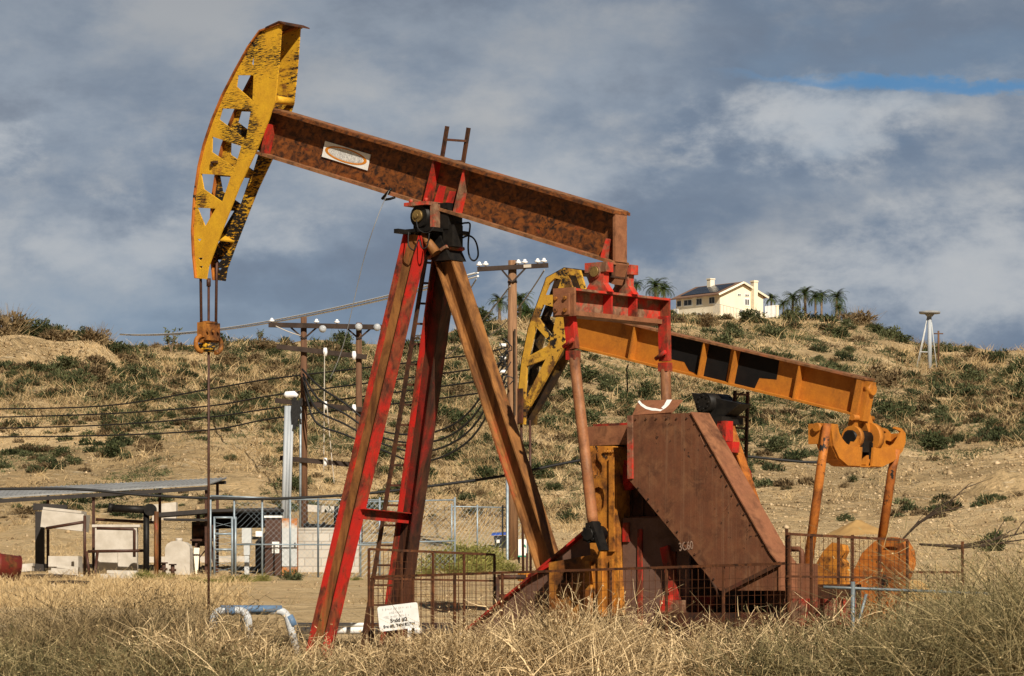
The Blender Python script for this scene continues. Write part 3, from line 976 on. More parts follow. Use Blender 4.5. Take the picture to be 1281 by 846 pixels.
    def postcap(m):
        m.mi = 0
        m.box((0.0, 0, zc + 0.0), (0.56, 0.80, 0.05))
        q = [(-0.26, zc - 0.025), (0.20, zc - 0.025), (0.42, zc - 0.42), (0.10, zc - 0.42), (-0.12, zc - 0.24)]
        m.plate([q], onuz, -0.17, 0.17)
        m.box((-0.16, -0.50, zc - 0.02), (0.08, 0.30, 0.06))
    quick('post_cap', 'black_grease', postcap, pc)

    def strut(m):
        m.tube([(0.03, -0.30, zc - 0.05), (0.24, -0.26, zc - 0.33)], [0.05, 0.075], 8)
    quick('cap_brace', 'leg_rust', strut, pc)

    def bearing(m):
        m.mi = 0
        m.tube([(0, -0.36, zp + 0.02), (0, 0.36, zp + 0.02)], 0.155, 18)
        m.box((0, 0, zp - 0.10), (0.30, 0.60, 0.16))
        m.box((0.05, 0, zp + 0.12), (0.62, 0.34, 0.16))
        m.box((0.27, -0.02, zp - 0.02), (0.22, 0.3, 0.30))
        m.box((0.36, -0.05, zp - 0.26), (0.18, 0.22, 0.30))
        m.mi = 1
        m.tube([(0, -0.36, zp + 0.02), (0, -0.40, zp + 0.02)], 0.085, 16)
        m.tube([(0, -0.40, zp + 0.02), (0, -0.42, zp + 0.02)], 0.035, 8)
        m.mi = 2
        m.box((-0.02, -0.24, zp + 0.19), (0.42, 0.34, 0.05))
        m.box((0.20, -0.24, zp + 0.02), (0.06, 0.14, 0.32))
        for i in (-1, 1):
            m.tube([(0.14 * i, -0.36, zp + 0.21), (0.14 * i, -0.36, zp + 0.26)], 0.03, 6)
    quick('saddle_bearing', ['black_grease', 'dull_brass', 'red_worn'], bearing, PJ)
    # loops of grease hose
    g = lambda x, y, v: N.v(x, y, v)

    def smooth(P):
        out = []
        for i in range(len(P) - 1):
            p0, p1, p2, p3 = P[max(i - 1, 0)], P[i], P[i + 1], P[min(i + 2, len(P) - 1)]
            for k in range(5):
                t = k / 5
                out.append(0.5 * ((2 * p1) + (p2 - p0) * t + (2 * p0 - 5 * p1 + 4 * p2 - p3) * t * t + (3 * p1 - p0 - 3 * p2 + p3) * t ** 3))
        return out + [P[-1]]
    quick('grease_hose', 'cable_black', lambda m: m.tube(smooth([g(577, 280, 0.1), g(583, 279, 0.1), g(588, 281, 0.1), g(586, 300, 0.1), g(586, 315, 0.1), g(589, 324, 0.1), g(594, 326, 0.1), g(598, 320, 0.1),
                                                          g(597, 308, 0.1), g(593, 299, 0.1), g(586, 295, 0.1), g(578, 298, 0.1)]), 0.013, 6), PJ)
    quick('grease_hose', 'cable_black', lambda m: m.tube(smooth([g(521, 276, -0.42), g(523, 286, -0.44), g(530, 291, -0.44), g(538, 290, -0.44), g(543, 284, -0.42)]), 0.008, 6), PJ)
    quick('grease_hose', 'cable_black', lambda m: m.tube(smooth([g(511, 290, -0.47), g(511, 306, -0.49), g(515, 312, -0.49), g(519, 312, -0.49), g(524, 300, -0.47), g(527, 309, -0.47), g(531, 311, -0.47), g(535, 306, -0.45), g(537, 292, -0.45)]), 0.010, 6), PJ)

    # --- ladder up the front legs, past the beam
    l0, l1 = N.u(452, 792, -1.62), N.u(559.5, 158, -0.05)
    k0, k1 = N.u(486, 792, -1.62), N.u(586.5, 160, -0.05)
    l0.z = k0.z = 0.25
    k0.y, k1.y = l0.y + 0.50, l1.y + 0.46

    def ladder(m):
        m.bar(l0, l1, 0.055, 0.035, (1, 0, 0))
        m.bar(k0, k1, 0.055, 0.035, (1, 0, 0))
        n = 26
        for i in range(n + 1):
            f = (i + 0.35) / n
            if f < 1:
                m.bar(l0.lerp(l1, f), k0.lerp(k1, f), 0.030, 0.030, (0, 0, 1))
    quick('ladder', 'dark_rust', ladder, PJ)

    # --- equalizer (I-beam across the tail) with bearing
    ue = N.v(765, 362, 0).x
    tl, trr, brr, bl = (N.u(*p, ue + 0.15) for p in ((722, 361.5), (836, 373), (838, 404.5), (722, 397)))
    y0, y1 = tl.y - 0.06, trr.y
    ztop, zbot = (tl.z + trr.z) / 2, (brr.z + bl.z) / 2
    eq = empty('equalizer', (0, 0, 0))
    eq.parent = PJ

    def eqb(m):
        m.mi = 0
        m.box((ue, (y0 + y1) / 2, (ztop + zbot) / 2), (0.02, y1 - y0, ztop - zbot - 0.06))
        m.mi = 1
        m.box((ue, (y0 + y1) / 2, ztop - 0.015), (0.34, y1 - y0, 0.03))
        m.mi = 2
        m.box((ue, (y0 + y1) / 2, zbot + 0.03), (0.34, y1 - y0, 0.06))
    quick('cross_beam', ['red_worn', 'red_worn', 'guard_edge'], eqb, eq)
    for px in (762, 793):
        vv = N.u(px, 385, ue + 0.1).y
        quick('stiffener', 'red_paint', lambda m: m.box((ue, vv, (ztop + zbot) / 2), (0.30, 0.03, ztop - zbot - 0.07)), eq)
    quick('end_plate', 'red_paint', lambda m: m.box((ue, y1 + 0.012, (ztop + zbot) / 2), (0.34, 0.024, ztop - zbot + 0.002)), eq)

    def nearend(m):
        m.mi = 0
        m.box((ue, y0 - 0.02, (ztop + zbot) / 2), (0.36, 0.04, ztop - zbot + 0.02))
        m.box((ue - 0.02, y0 - 0.055, (ztop + zbot) / 2 - 0.03), (0.26, 0.03, 0.28))
        m.mi = 1
        for i in (-1, 1):
            for j in (-1, 1):
                hexnut(m, (ue - 0.02 + 0.08 * i, y0 - 0.07, (ztop + zbot) / 2 - 0.03 + 0.08 * j), (0, -1, 0), 0.028, 0.03)
    quick('end_plate', ['guard_edge', 'crank_orange'], nearend, eq)

    tb = empty('tail_bearing', (0, 0, 0))
    tb.parent = PJ
    zt2 = N.v(765, 335, 0).z
    zb2 = N.v(765, 318, 0).z

    def pedestal(m, v):
        w0, w1 = 0.13, 0.21
        q = [(ue - w0, ztop + 0.33), (ue + w0, ztop + 0.33), (ue + w0 * 0.9, ztop + 0.12), (ue + w1, ztop), (ue - w1, ztop), (ue - w0 * 0.9, ztop + 0.12)]
        m.plate([q], onuz, v - 0.06, v + 0.06)
    for v in (-0.27, 0.27):
        quick('bearing_stand', 'red_worn', lambda m: pedestal(m, v), tb)

    def trunnion(m):
        m.mi = 0
        m.tube([(ue, -0.36, ztop + 0.27), (ue, 0.36, ztop + 0.27)], 0.085, 12)
        m.box((ue, -0.27, ztop + 0.33), (0.36, 0.16, 0.13))
        m.box((ue, 0.27, ztop + 0.33), (0.36, 0.16, 0.13))
        m.mi = 1
        m.tube([(ue, -0.36, ztop + 0.27), (ue, -0.385, ztop + 0.27)], 0.07, 12)
        m.mi = 2
        m.box((ue + 0.02, 0, ztop + 0.30), (0.22, 0.34, 0.20))
    quick('trunnion', ['red_worn', 'dull_brass', 'dark_rust'], trunnion, tb)
    quick('bracket', 'guard_edge', lambda m: m.bar((ue + 0.14, 0.02, ztop + 0.40), (ue + 0.03, 0.02, ztop + 0.14), 0.20, 0.12), tb)

    # --- pitmans, cranks
    vp = y0 + 0.10
    for sgn, pts in ((-1, ((712, 399), (717, 437), (742, 657))), (1, ((831, 407), (832, 452), (838, 640)))):
        vv = vp if sgn < 0 else y1 - 0.12
        A, B, C = (N.v(*p, vv) for p in pts)
        pit = empty('pitman_arm', (0, 0, 0))
        pit.parent = PJ

        def headf(m):
            m.bar(A + Vector((0, 0, 0.12)), B, 0.09, 0.15)
            m.bar(B - Vector((0, 0, 0.02)), B + Vector((0, 0, -0.14)), 0.13, 0.15)
            m.tube([B + Vector((-0.09, -0.09, 0.03)), B + Vector((0.08, -0.10, 0.12))], 0.03, 8)
        quick('pitman_head', 'red_paint', headf, pit)
        quick('pitman_tube', 'pitman_rust', lambda m: m.tube([B + Vector((0, 0, -0.10)), B.lerp(C, 0.06), B.lerp(C, 0.95), C], [0.062, 0.072, 0.074, 0.070], 16), pit)

        def foot(m):
            m.mi = 0
            m.box((C.x, C.y, C.z - 0.04), (0.15, 0.14, 0.14))
            m.bar(C + Vector((0.06, -0.05, 0.04)), C + Vector((0.22, -0.05, -0.34)), 0.16, 0.05)
            m.tube([(C.x + 0.02, C.y - 0.10, C.z - 0.12), (C.x + 0.02, C.y + 0.14, C.z - 0.12)], 0.115, 16)
            m.mi = 1
            m.tube([(C.x + 0.02, C.y - 0.15, C.z - 0.12), (C.x + 0.02, C.y - 0.08, C.z - 0.12)], 0.085, 8)
            for k in range(8):
                an = k * math.pi / 4
                m.tube([(C.x + 0.02 + 0.095 * math.cos(an), C.y - 0.13, C.z - 0.12 + 0.095 * math.sin(an)), (C.x + 0.02 + 0.095 * math.cos(an), C.y - 0.08, C.z - 0.12 + 0.095 * math.sin(an))], 0.024, 6)
        quick('crank_pin', ['black_grease', 'black_grease'], foot, pit)

    for vv in (-0.52, 0.80):
        sh = lambda pts: N.uz(pts, -0.52)
        prof = sh([(735, 558), (766, 558), (771, 578), (772, 700), (777, 770), (746, 772), (739, 700), (736, 640)])
        tear = sh([(744, 575), (746, 566), (748, 575), (753, 582), (753, 590), (748, 596), (743, 594), (740, 588), (741, 580)])
        oval = sh([(749, 609), (754, 612), (756, 620), (755, 634), (751, 641), (745, 641), (741, 634), (741, 618), (744, 611)])
        ck = empty('crank', (0, 0, 0))
        ck.parent = PJ

        def crank(m):
            m.plate([prof, tear, oval], onuz, vv, vv + 0.05)
            m.plate([prof], onuz, vv + 0.052, vv + 0.28)
        quick('crank_arm', 'crank_orange', crank, ck)

        def ridges(m):
            for x, w, ya, yb, dv in ((752, 0.06, 690, 772, 0.05), (766, 0.08, 572, 690, 0.04), (738, 0.08, 702, 768, 0.07), (765, 0.05, 700, 770, 0.03)):
                p, q = N.v(x, ya, vv), N.v(x + 2, yb, vv)
                m.box(((p.x + q.x) / 2, vv - dv / 2 - 0.002, (p.z + q.z) / 2), (w, dv, p.z - q.z))
            for k in range(4):
                p = N.v(757 + 3.3 * k, 565, vv)
                m.tube([(p.x, vv - 0.03, p.z), (p.x, vv + 0.03, p.z)], 0.018, 6)
                p = N.v(758 + 3.3 * k, 663, vv)
                m.tube([(p.x, vv - 0.03, p.z), (p.x, vv + 0.03, p.z)], 0.018, 6)
        quick('ridge', 'crank_orange', ridges, ck)
        cw = N.uz([(683, 704), (737, 694), (737, 790), (683, 790)], -0.52)
        hole = N.uz([(706 + 5 * math.cos(k * math.pi / 5), 720 + 6 * math.sin(k * math.pi / 5)) for k in range(10)], -0.52)

        def wt(m):
            m.plate([cw, hole], onuz, vv + 0.06, vv + 0.14)
            m.plate([cw], onuz, vv + 0.142, vv + 0.27)
        quick('counterweight', 'crank_rust', wt, ck)

    # --- gearbox
    ua, ub = N.v(742, 600, -0.40).x, N.v(815, 600, -0.40).x
    za, zbx = N.v(770, 555, -0.4).z, N.v(770, 650, -0.4).z
    us = N.v(772, 597, -0.5).x
    gb = empty('gearbox', (0, 0, 0))
    gb.parent = PJ

    def gear(m):
        m.box(((ua + ub) / 2, 0.16, (za + zbx) / 2), (ub - ua, 0.70, za - zbx))
        m.box(((ua + ub) / 2 + 0.05, 0.17, (za + zbx) / 2 - 0.15), (ub - ua + 0.18, 0.74, 0.07))
        for k in range(5):
            m.box((ua + (ub - ua) * (k + 0.5) / 5, -0.205, (za + zbx) / 2), (0.03, 0.03, za - zbx - 0.1))
    quick('gear_case', 'dark_rust', gear, gb)

    def cover(m):
        a, b = N.v(733, 534, -0.42), N.v(786, 556, -0.42)
        m.mi = 0
        m.box(((a.x + b.x) / 2, 0, (a.z + b.z) / 2), (b.x - a.x, 0.84, a.z - b.z))
        m.mi = 1
        m.box(((a.x + b.x) / 2 - 0.06, 0.05, a.z + 0.022), (b.x - a.x - 0.10, 0.60, 0.04))
    quick('gear_cover', ['guard_edge', 'red_paint'], cover, gb)
    quick('shaft_hub', 'red_paint', lambda m: (m.tube([(us - 0.16, -0.30, za - 0.42), (us - 0.16, 0.64, za - 0.42)], 0.09, 16), m.tube([(us, -0.36, za - 0.42), (us, -0.23, za - 0.42)], 0.20, 22), m.tube([(us, -0.38, za - 0.42), (us, -0.36, za - 0.42)], 0.13, 18)), gb)

    # --- pedestal and skid
    pd = empty('pedestal', (0, 0, 0))
    pd.parent = PJ
    G = N.uz([(600, 778), (748, 655), (779, 655), (779, 842), (560, 842)], -0.14)
    for v in (-0.14, 0.46):
        quick('side_plate', 'pedestal_brown', lambda m: m.plate([[(a, max(b, 0.02)) for a, b in G]], onuz, v, v + 0.03), pd)
    e0, e1 = N.v(585, 790, -0.14), N.v(746, 656, -0.14)
    quick('sloping_flange', 'red_paint', lambda m: [m.bar((e0.x, v, e0.z), (e1.x, v, e1.z), 0.20, 0.030) for v in (-0.13, 0.48)], pd)
    W = N.uz([(779, 648), (862, 648), (862, 838), (779, 838)], -0.42)
    quick('wall_plate', 'pedestal_brown', lambda m: (m.plate([W], onuz, -0.42, -0.39), m.plate([W], onuz, 0.40, 0.43)), pd)
    sa, sb = N.v(766, 644, -0.55), N.v(806, 652, -0.55)
    quick('shelf', 'guard_edge', lambda m: m.box(((sa.x + sb.x) / 2 + 0.12, 0.10, (sa.z + sb.z) / 2), (sb.x - sa.x + 0.30, 0.66, 0.05)), pd)

    def redposts(m):
        for x, w, y0_, y1_ in ((783.5, 0.10, 654, 678), (801, 0.07, 662, 785), (842, 0.10, 690, 790)):
            p, q = N.v(x, y0_, -0.43), N.v(x, y1_, -0.43)
            m.box((p.x, -0.435, (p.z + q.z) / 2), (w, 0.026, p.z - q.z))
        p, q = N.v(832, 684, -0.47), N.v(846, 752, -0.47)
        m.bar((p.x, -0.475, p.z), (q.x, -0.475, q.z), 0.05, 0.14)
    quick('red_rib', 'red_paint', redposts, pd)
    # skid rails run under everything towards the motor
    r0, r1 = N.v(838, 764, -0.55), N.v(986, 768, -0.55)

    def skid(m):
        for v in (-0.55, 0.45):
            m.box(((r0.x + r1.x) / 2, v, 0.74), (r1.x - r0.x + 0.2, 0.22, 0.18))
            m.box(((r0.x + r1.x) / 2, v, 0.36), (r1.x - r0.x, 0.16, 0.66))
        m.box(((r0.x + r1.x) / 2, 0.62, 0.62), (r1.x - r0.x + 0.6, 0.05, 1.15))  # added dark sheet covering the sunlit ground under the guard
    quick('skid', 'dark_rust', skid, PJ)
    quick('skid_end', 'red_worn', lambda m: (m.box((r0.x + 0.1, -0.62, 0.86), (0.36, 0.08, 0.26)), m.box((r0.x - 0.04, -0.05, 0.9), (0.12, 1.06, 0.3))), PJ)
    quick('skid_end', 'red_worn', lambda m: m.box((r1.x + 0.35, -0.35, 0.84), (0.75, 0.5, 0.34)), PJ)

    def motor(m):
        c = N.v(930, 742, 0.1)
        m.tube([(c.x, -0.15, 1.16), (c.x, 0.85, 1.16)], 0.24, 20)
        for k in range(16):
            a = k * math.pi / 8
            m.box((c.x + 0.25 * math.cos(a), 0.35, 1.16 + 0.25 * math.sin(a)), (0.05, 0.8, 0.014), Matrix.Rotation(-a, 3, 'Y'))
        m.box((c.x, 0.35, 0.96), (0.6, 0.9, 0.06))
    quick('motor', 'dark_rust', motor, PJ)
    quick('motor_shroud', 'guard_brown', lambda m: (m.box((N.v(990, 720, 0.1).x, 0.1, 1.15), (0.34, 0.7, 0.62)), m.tube([N.v(985, 687, 0.2), N.v(1000, 687, 0.2), N.v(1003, 690, 0.2), N.v(1003, 718, 0.2)], 0.035, 8)), PJ)

    # --- belt guard
    bg = empty('belt_guard', (0, 0, 0))
    bg.parent = PJ
    out = [(785.5, 520), (865, 516.5), (964, 692), (975, 706), (975, 739), (900.6, 739), (787.5, 601), (786, 575)]
    v0, v1 = -0.78, -0.44
    O = N.uz(out, v0)

    def rim(m):
        segs = [(1, 2), (2, 3), (3, 4)]
        for i, j in segs:
            a, b = O[i], O[j]
            d = Vector((b[0] - a[0], b[1] - a[1])).normalized()
            n = Vector((-d.y, d.x))
            if n.x < 0:
                n = -n
            m.bar((a[0] + n.x * 0.01, (v0 + v1) / 2, a[1] + n.y * 0.01), (b[0] + n.x * 0.01, (v0 + v1) / 2, b[1] + n.y * 0.01), v1 - v0 + 0.05, 0.016)
    quick('edge_strip', 'guard_edge', rim, bg)
    quick('front_flange', 'red_worn', lambda m: m.bar((O[0][0] + 0.045, v0 - 0.012, O[0][1]), (O[7][0] + 0.045, v0 - 0.012, O[6][1] + 0.02), 0.022, 0.085), bg)

    def seams(m):
        # raised weld seams and a hatch outline
        for pts in ([(866, 520), (882, 560), (905, 590), (918, 607), (919, 615), (914, 628), (905, 640), (895, 647)],):
            m.tube([N.v(x, y, v0 + 0.001) for x, y in pts], 0.005, 5)
    quick('weld_seam', 'guard_edge', seams, bg)

    def bolts(m):
        for i, j, n_ in ((1, 2, 13), (5, 6, 9), (0, 7, 4), (0, 1, 6)):
            for k in range(n_):
                f = (k + 0.5) / n_
                x = O[i][0] + (O[j][0] - O[i][0]) * f
                z = O[i][1] + (O[j][1] - O[i][1]) * f
                cx_, cz_ = sum(p[0] for p in O) / len(O), sum(p[1] for p in O) / len(O)
                d = Vector((cx_ - x, cz_ - z)).normalized() * 0.07
                m.tube([(x + d.x, v0 + 0.005, z + d.y), (x + d.x, v0 - 0.014, z + d.y)], 0.014, 6)

    def box_and_bolts(m):
        m.plate([O], onuz, v0, v1)
        m.mi = 1
        bolts(m)
    quick('guard_box', ['guard_brown', 'dark_rust'], box_and_bolts, bg)

    def brace(m):
        m.bar(N.v(905, 741, v0 - 0.03), N.v(976, 705, v0 - 0.03), 0.03, 0.05)
    quick('lower_brace', 'dark_rust', brace, bg)
    tm = text_mesh('3C60', 0.15)
    tm.materials.append(M['chalk'])
    p = N.v(858.5, 688, v0 - 0.004)
    to = link_mesh('chalk_number', tm, bg)
    to.matrix_local = Matrix.Translation(p) @ Matrix.Rotation(math.radians(90), 4, 'X') @ Matrix.Diagonal((0.72, 1, 1, 1)) @ Matrix.Rotation(math.radians(6), 4, 'Z')
    # top plate with a painted white stroke
    tp = [N.v(791, 519.5, v0 + 0.02), N.v(839.5, 516, v0 + 0.02), N.v(853.5, 500, v0 + 0.30), N.v(799, 501, v0 + 0.30)]
    e = (tp[1] - tp[0])
    f = (tp[3] - tp[0])
    nrm = e.cross(f).normalized()
    if nrm.y > 0:
        nrm = -nrm

    def on(a, b, t):
        return tp[0].lerp(tp[1], a).lerp(tp[3].lerp(tp[2], a), b) + nrm * t

    top = quick('top_plate', 'guard_edge', lambda m: m.plate([[(0, 0), (1, 0), (1, 1), (0, 1)]], on, -0.02, 0), bg)
    up = [(0.02, 0.99), (0.12, 0.76), (0.28, 0.52), (0.44, 0.40), (0.60, 0.36), (0.66, 0.42), (0.68, 0.60), (0.655, 0.99)]
    lo = [(0.77, 0.99), (0.79, 0.62), (0.77, 0.36), (0.69, 0.13), (0.64, 0.16), (0.46, 0.22), (0.28, 0.36), (0.12, 0.60), (-0.0, 0.88)]
    quick('painted_stroke', 'white_paint', lambda m: m.plate([up + lo], on, 0.002, 0.005), top)


near_unit()

# ------------------------------------------------------------------ the far pumping unit
Q = Frame((893 - CX) / F * 57, 57, RZ)
PK = empty('pump_jack', Q.o, RZ, label='smaller orange pump jack standing behind, with open-framed yellow horse head and curved tail yoke', cat='pump jack', group='pump jacks on the lease')


def far_unit():
    bm = Beam(Q, (712, 388), (1074, 470), (1064, 519), (709, 433), 0.16)
    L, D = bm.L, bm.dep
    tf = 0.034
    mb = MB()
    bm.block(mb, -0.1, L, tf, D - tf, -0.012, 0.012)
    mb.mi = 1
    bm.block(mb, -0.1, L + 0.12, D - tf, D, -0.16, 0.16)
    mb.mi = 0
    bm.block(mb, -0.1, L, 0, tf, -0.16, 0.16)
    beam = mb.build('walking_beam', ['orange_paint', 'beam_edge'], PK)
    for x, y in ((785, 452), (872, 473), (911, 481), (991, 501)):
        s = bm.s_of(x, y)
        quick('stiffener', 'orange_paint', lambda m: bm.gusset(m, s, 0.03, tf, D - tf, 0.15, 0.15), beam)
    # thin black plates on the web
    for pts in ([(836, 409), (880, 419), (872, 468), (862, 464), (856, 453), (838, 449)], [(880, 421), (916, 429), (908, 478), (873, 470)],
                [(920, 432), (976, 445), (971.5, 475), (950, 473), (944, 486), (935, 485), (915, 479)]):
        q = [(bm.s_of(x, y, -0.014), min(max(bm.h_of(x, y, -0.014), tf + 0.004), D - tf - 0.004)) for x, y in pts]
        quick('black_panel', 'flat_black', lambda m: m.plate([q], lambda a, b, t: bm.P(a, b, t), -0.0155, -0.0125), beam)
    # tail post and clevis
    ue = Q.v(1078, 545, 0).x

    def post(m):
        bm.block(m, L - 0.02, L + 0.10, -0.18, D - tf, -0.15, 0.15)
        bm.block(m, L + 0.102, L + 0.20, -0.06, D - 0.05, -0.09, 0.09)
        a = bm.P(L + 0.2, D - 0.16, 0)
        m.tube([a + Vector((-0.1, 0, 0)), a + Vector((0.03, 0, 0))], 0.10, 14)
        b = bm.P(L + 0.05, -0.10, 0)
        m.tube([b + Vector((0.06, -0.24, 0.06)), b + Vector((0.06, 0.34, 0.06))], 0.05, 8)
    quick('tail_post', 'orange_paint', post, PK)
    zc = Q.v(1085, 548, 0).z

    def clevis(m):
        m.mi = 0
        m.tube([(ue, -0.30, zc), (ue, -0.20, zc)], 0.19, 16)
        m.tube([(ue, 0.16, zc + 0.02), (ue, 0.30, zc + 0.02)], 0.24, 16)
        m.bar((ue, 0.24, zc + 0.05), (ue - 0.05, 0.05, zc + 0.52), 0.2, 0.12)
        m.bar((ue + 0.1, -0.25, zc), (ue + 0.05, -0.44, zc - 0.34), 0.12, 0.12)
        m.mi = 1
        m.tube([(ue, -0.36, zc), (ue, 0.2, zc)], 0.12, 12)
        m.box((ue, -0.02, zc - 0.10), (0.22, 0.30, 0.26))
    quick('tail_bearing', ['orange_paint', 'black_grease'], clevis, PK)
    # U-shaped equalizer
    U = [(1039, 530), (1048, 531), (1050, 541), (1054, 549), (1059, 555), (1066, 558.5), (1090, 560), (1113, 559), (1120, 555), (1125, 547), (1127, 540), (1119, 536), (1120, 534), (1128, 536),
         (1133, 542), (1133, 554), (1129, 565), (1118, 577), (1104, 584), (1093, 583.5), (1061, 582.5), (1050, 573), (1043, 558)]
    q = Q.vz(U, ue + 0.16)
    UL = U[:6] + [(1079, 559.5), (1077.5, 583)] + U[20:]
    UR = [(1093, 560)] + U[7:20] + [(1091, 583.5)]
    qL, qR = Q.vz(UL, ue + 0.16), Q.vz(UR, ue + 0.16)

    def yoke(m):
        m.plate([qL], onvz, ue + 0.12, ue + 0.16)
        m.plate([qR], onvz, ue + 0.12, ue + 0.16)
        g0, g1 = Q.u(1089, 560, ue + 0.05), Q.u(1081, 583, ue + 0.05)
        m.bar(g0, g1, 0.10, 0.08, (1, 0, 0))
        m.plate([q], onvz, ue - 0.16, ue - 0.12)
        low = q[14:] + q[:1]
        for a, b in zip(low[:-1], low[1:]):
            m.bar((ue, a[0], a[1]), (ue, b[0], b[1]), 0.238, 0.02, (1, 0, 0))
        end = Q.u(1030, 532, ue)
        m.box((ue - 0.02, q[0][0] - 0.10, q[0][1] - 0.16), (0.30, 0.08, 0.32))
        m.tube([(ue + 0.02, q[0][0] - 0.2, q[0][1] - 0.06), (ue + 0.02, q[0][0] + 0.16, q[0][1] - 0.06)], 0.07, 10)
    eqo = quick('equalizer', 'orange_paint', yoke, PK)
    gq = Q.u(1086, 566, ue)
    quick('gap_shade', 'black_grease', lambda m: m.box((ue + 0.03, gq.y, gq.z + 0.02), (0.16, 0.26, 0.26)), eqo)  # added black block giving the dark gap between the yoke halves
    for v, pts in ((q[0][0] - 0.16, ((1035, 530), (1027, 585), (1006, 742))), (q[13][0] - 0.12, ((1122, 562), (1116, 588), (1101, 690)))):
        P3 = [Q.v(*p, v) for p in pts]
        pit = quick('pitman_arm', 'orange_rust', lambda m: m.tube(P3, [0.064, 0.074, 0.078], 14), PK)
        quick('crank_pin', 'black_grease', lambda m: m.tube([P3[2] + Vector((0, -0.15, 0)), P3[2] + Vector((0, 0.3, 0))], 0.12, 12), pit)
    # cranks and weights
    c1 = Q.uz([(985, 800), (990, 760), (1012, 722), (1030, 690), (1041, 679), (1054, 682), (1056, 690), (1052, 699), (1056, 705), (1056, 800)], -0.75)
    c2 = Q.uz([(1062, 800), (1062, 748), (1070, 716), (1082, 692), (1098, 677), (1116, 672), (1130, 676), (1138, 690), (1139, 706), (1132, 726), (1130, 740), (1120, 746), (1116, 800)], 0.5)
    slot = Q.uz([(1107, 688), (1112, 684), (1122, 684), (1127, 687), (1124, 689), (1112, 688)], 0.5)
    slot2 = Q.uz([(1126, 691), (1129, 692), (1129, 702), (1127, 700)], 0.5)
    quick('crank', 'crank_orange', lambda m: m.plate([c1], onuz, -0.76, -0.60), PK)

    def weight(m):
        m.plate([c2, slot, slot2], onuz, 0.42, 0.50)
        m.plate([c2], onuz, 0.502, 0.66)
    quick('counterweight', 'orange_rust', weight, PK)

    def gear(m):
        a = Q.v(1000, 735, 0)
        m.box((a.x + 0.1, 0, a.z), (0.9, 0.8, 0.55))
        m.box((a.x + 0.1, 0, a.z + 0.3), (1.0, 0.9, 0.06))
        m.box((a.x + 0.1, 0, 0.45), (1.3, 0.8, 0.9))
    quick('gearbox', 'red_worn', gear, PK)
    # upper red housing seen past the belt guard of the near unit
    def red(m):
        a, b = Q.v(897, 527, -0.3), Q.v(908, 552, -0.3)
        m.box(((a.x + b.x) / 2, -0.2, (a.z + b.z) / 2), (b.x - a.x, 0.2, a.z - b.z))
        a, b = Q.v(904, 553, -0.3), Q.v(916, 566, -0.3)
        m.box(((a.x + b.x) / 2, -0.2, (a.z + b.z) / 2), (b.x - a.x, 0.2, a.z - b.z))
        c = Q.v(914, 600, 0.0)
        m.tube([(c.x, -0.15, c.z), (c.x, 0.2, c.z)], 0.30, 20)
    quick('brake_housing', 'red_paint', red, PK)

    # horse head, an open welded frame
    out = [(706, 335), (725, 338), (732, 362), (716, 372), (707, 408), (706, 431), (692, 457), (676, 486), (657, 518), (656.5, 531), (648, 531), (648.5, 487), (652.5, 452), (661, 410), (676, 369), (683.5, 347.5)]
    holes = [[(686.5, 355), (694, 348), (702, 350), (695, 369), (680.5, 369)], [(679, 381), (697.5, 385), (690, 422), (672.5, 397)], [(669.5, 408), (687, 427.5), (684.5, 433), (660.5, 446)],
             [(658.5, 458), (682.5, 449.5), (656, 502)], [(710, 344), (720.5, 345), (727, 362), (717, 364)]]
    hw = 0.17
    O, H = Q.uz(out, -hw), [Q.uz(h, -hw) for h in holes]
    hd = empty('horse_head', (0, 0, 0))
    hd.parent = PK
    for v, mt in ((-hw, 'yellow_old'), (hw - 0.05, 'yellow_grimy_shaded')):
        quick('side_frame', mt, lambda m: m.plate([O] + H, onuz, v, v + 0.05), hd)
    arc = O[9:] + O[:2]

    def face(m):
        for a, b in zip(arc[1:-1], arc[2:]):
            for s in (-1, 1):
                m.bar((a[0] - 0.018, s * (hw - 0.045), a[1]), (b[0] - 0.018, s * (hw - 0.045), b[1]), 0.06, 0.02)
    quick('face_plate', 'yellow_grimy_shaded', face, hd)
    quick('foot_pad', 'dark_rust', lambda m: [m.box((Q.v(652, 508, -hw).x, s * hw, Q.v(652, 508, -hw).z), (0.10, 0.09, 0.60)) for s in (-1, 1)], hd)
    for pa, pb in (((679, 375), (696, 378)), ((668, 402), (688, 425)), ((660, 452), (683, 441)), ((652, 505), (657, 520)), ((700, 400), (704, 432))):
        a, b = Q.v(*pa, -hw), Q.v(*pb, -hw)
        quick('rib', 'yellow_grimy_shaded', lambda m: m.bar((a.x, 0, a.z), (a.x + (b.x - a.x) * 0.2, 0, a.z + (b.z - a.z) * 0.2), 2 * hw - 0.10, 0.05), hd)
    b0 = Q.v(652, 525, -0.12)
    for s in (-1, 1):
        quick('bridle_cable', 'rod_brown', lambda m: m.tube([(b0.x, 0.12 * s, b0.z), (b0.x + 0.03, 0.10 * s, 1.4)], 0.022, 8), PK)
    quick('polished_rod', 'rod_brown', lambda m: m.tube([(b0.x + 0.03, 0, 1.8), (b0.x + 0.03, 0, 0.3)], 0.02, 8), PK)
    quick('carrier_bar', 'crank_orange', lambda m: m.box((b0.x + 0.03, 0, 1.4), (0.14, 0.34, 0.16)), PK)

    # Samson post
    zp = Q.v(893, 497, 0).z
    ps = empty('samson_post', (0, 0, 0))
    ps.parent = PK

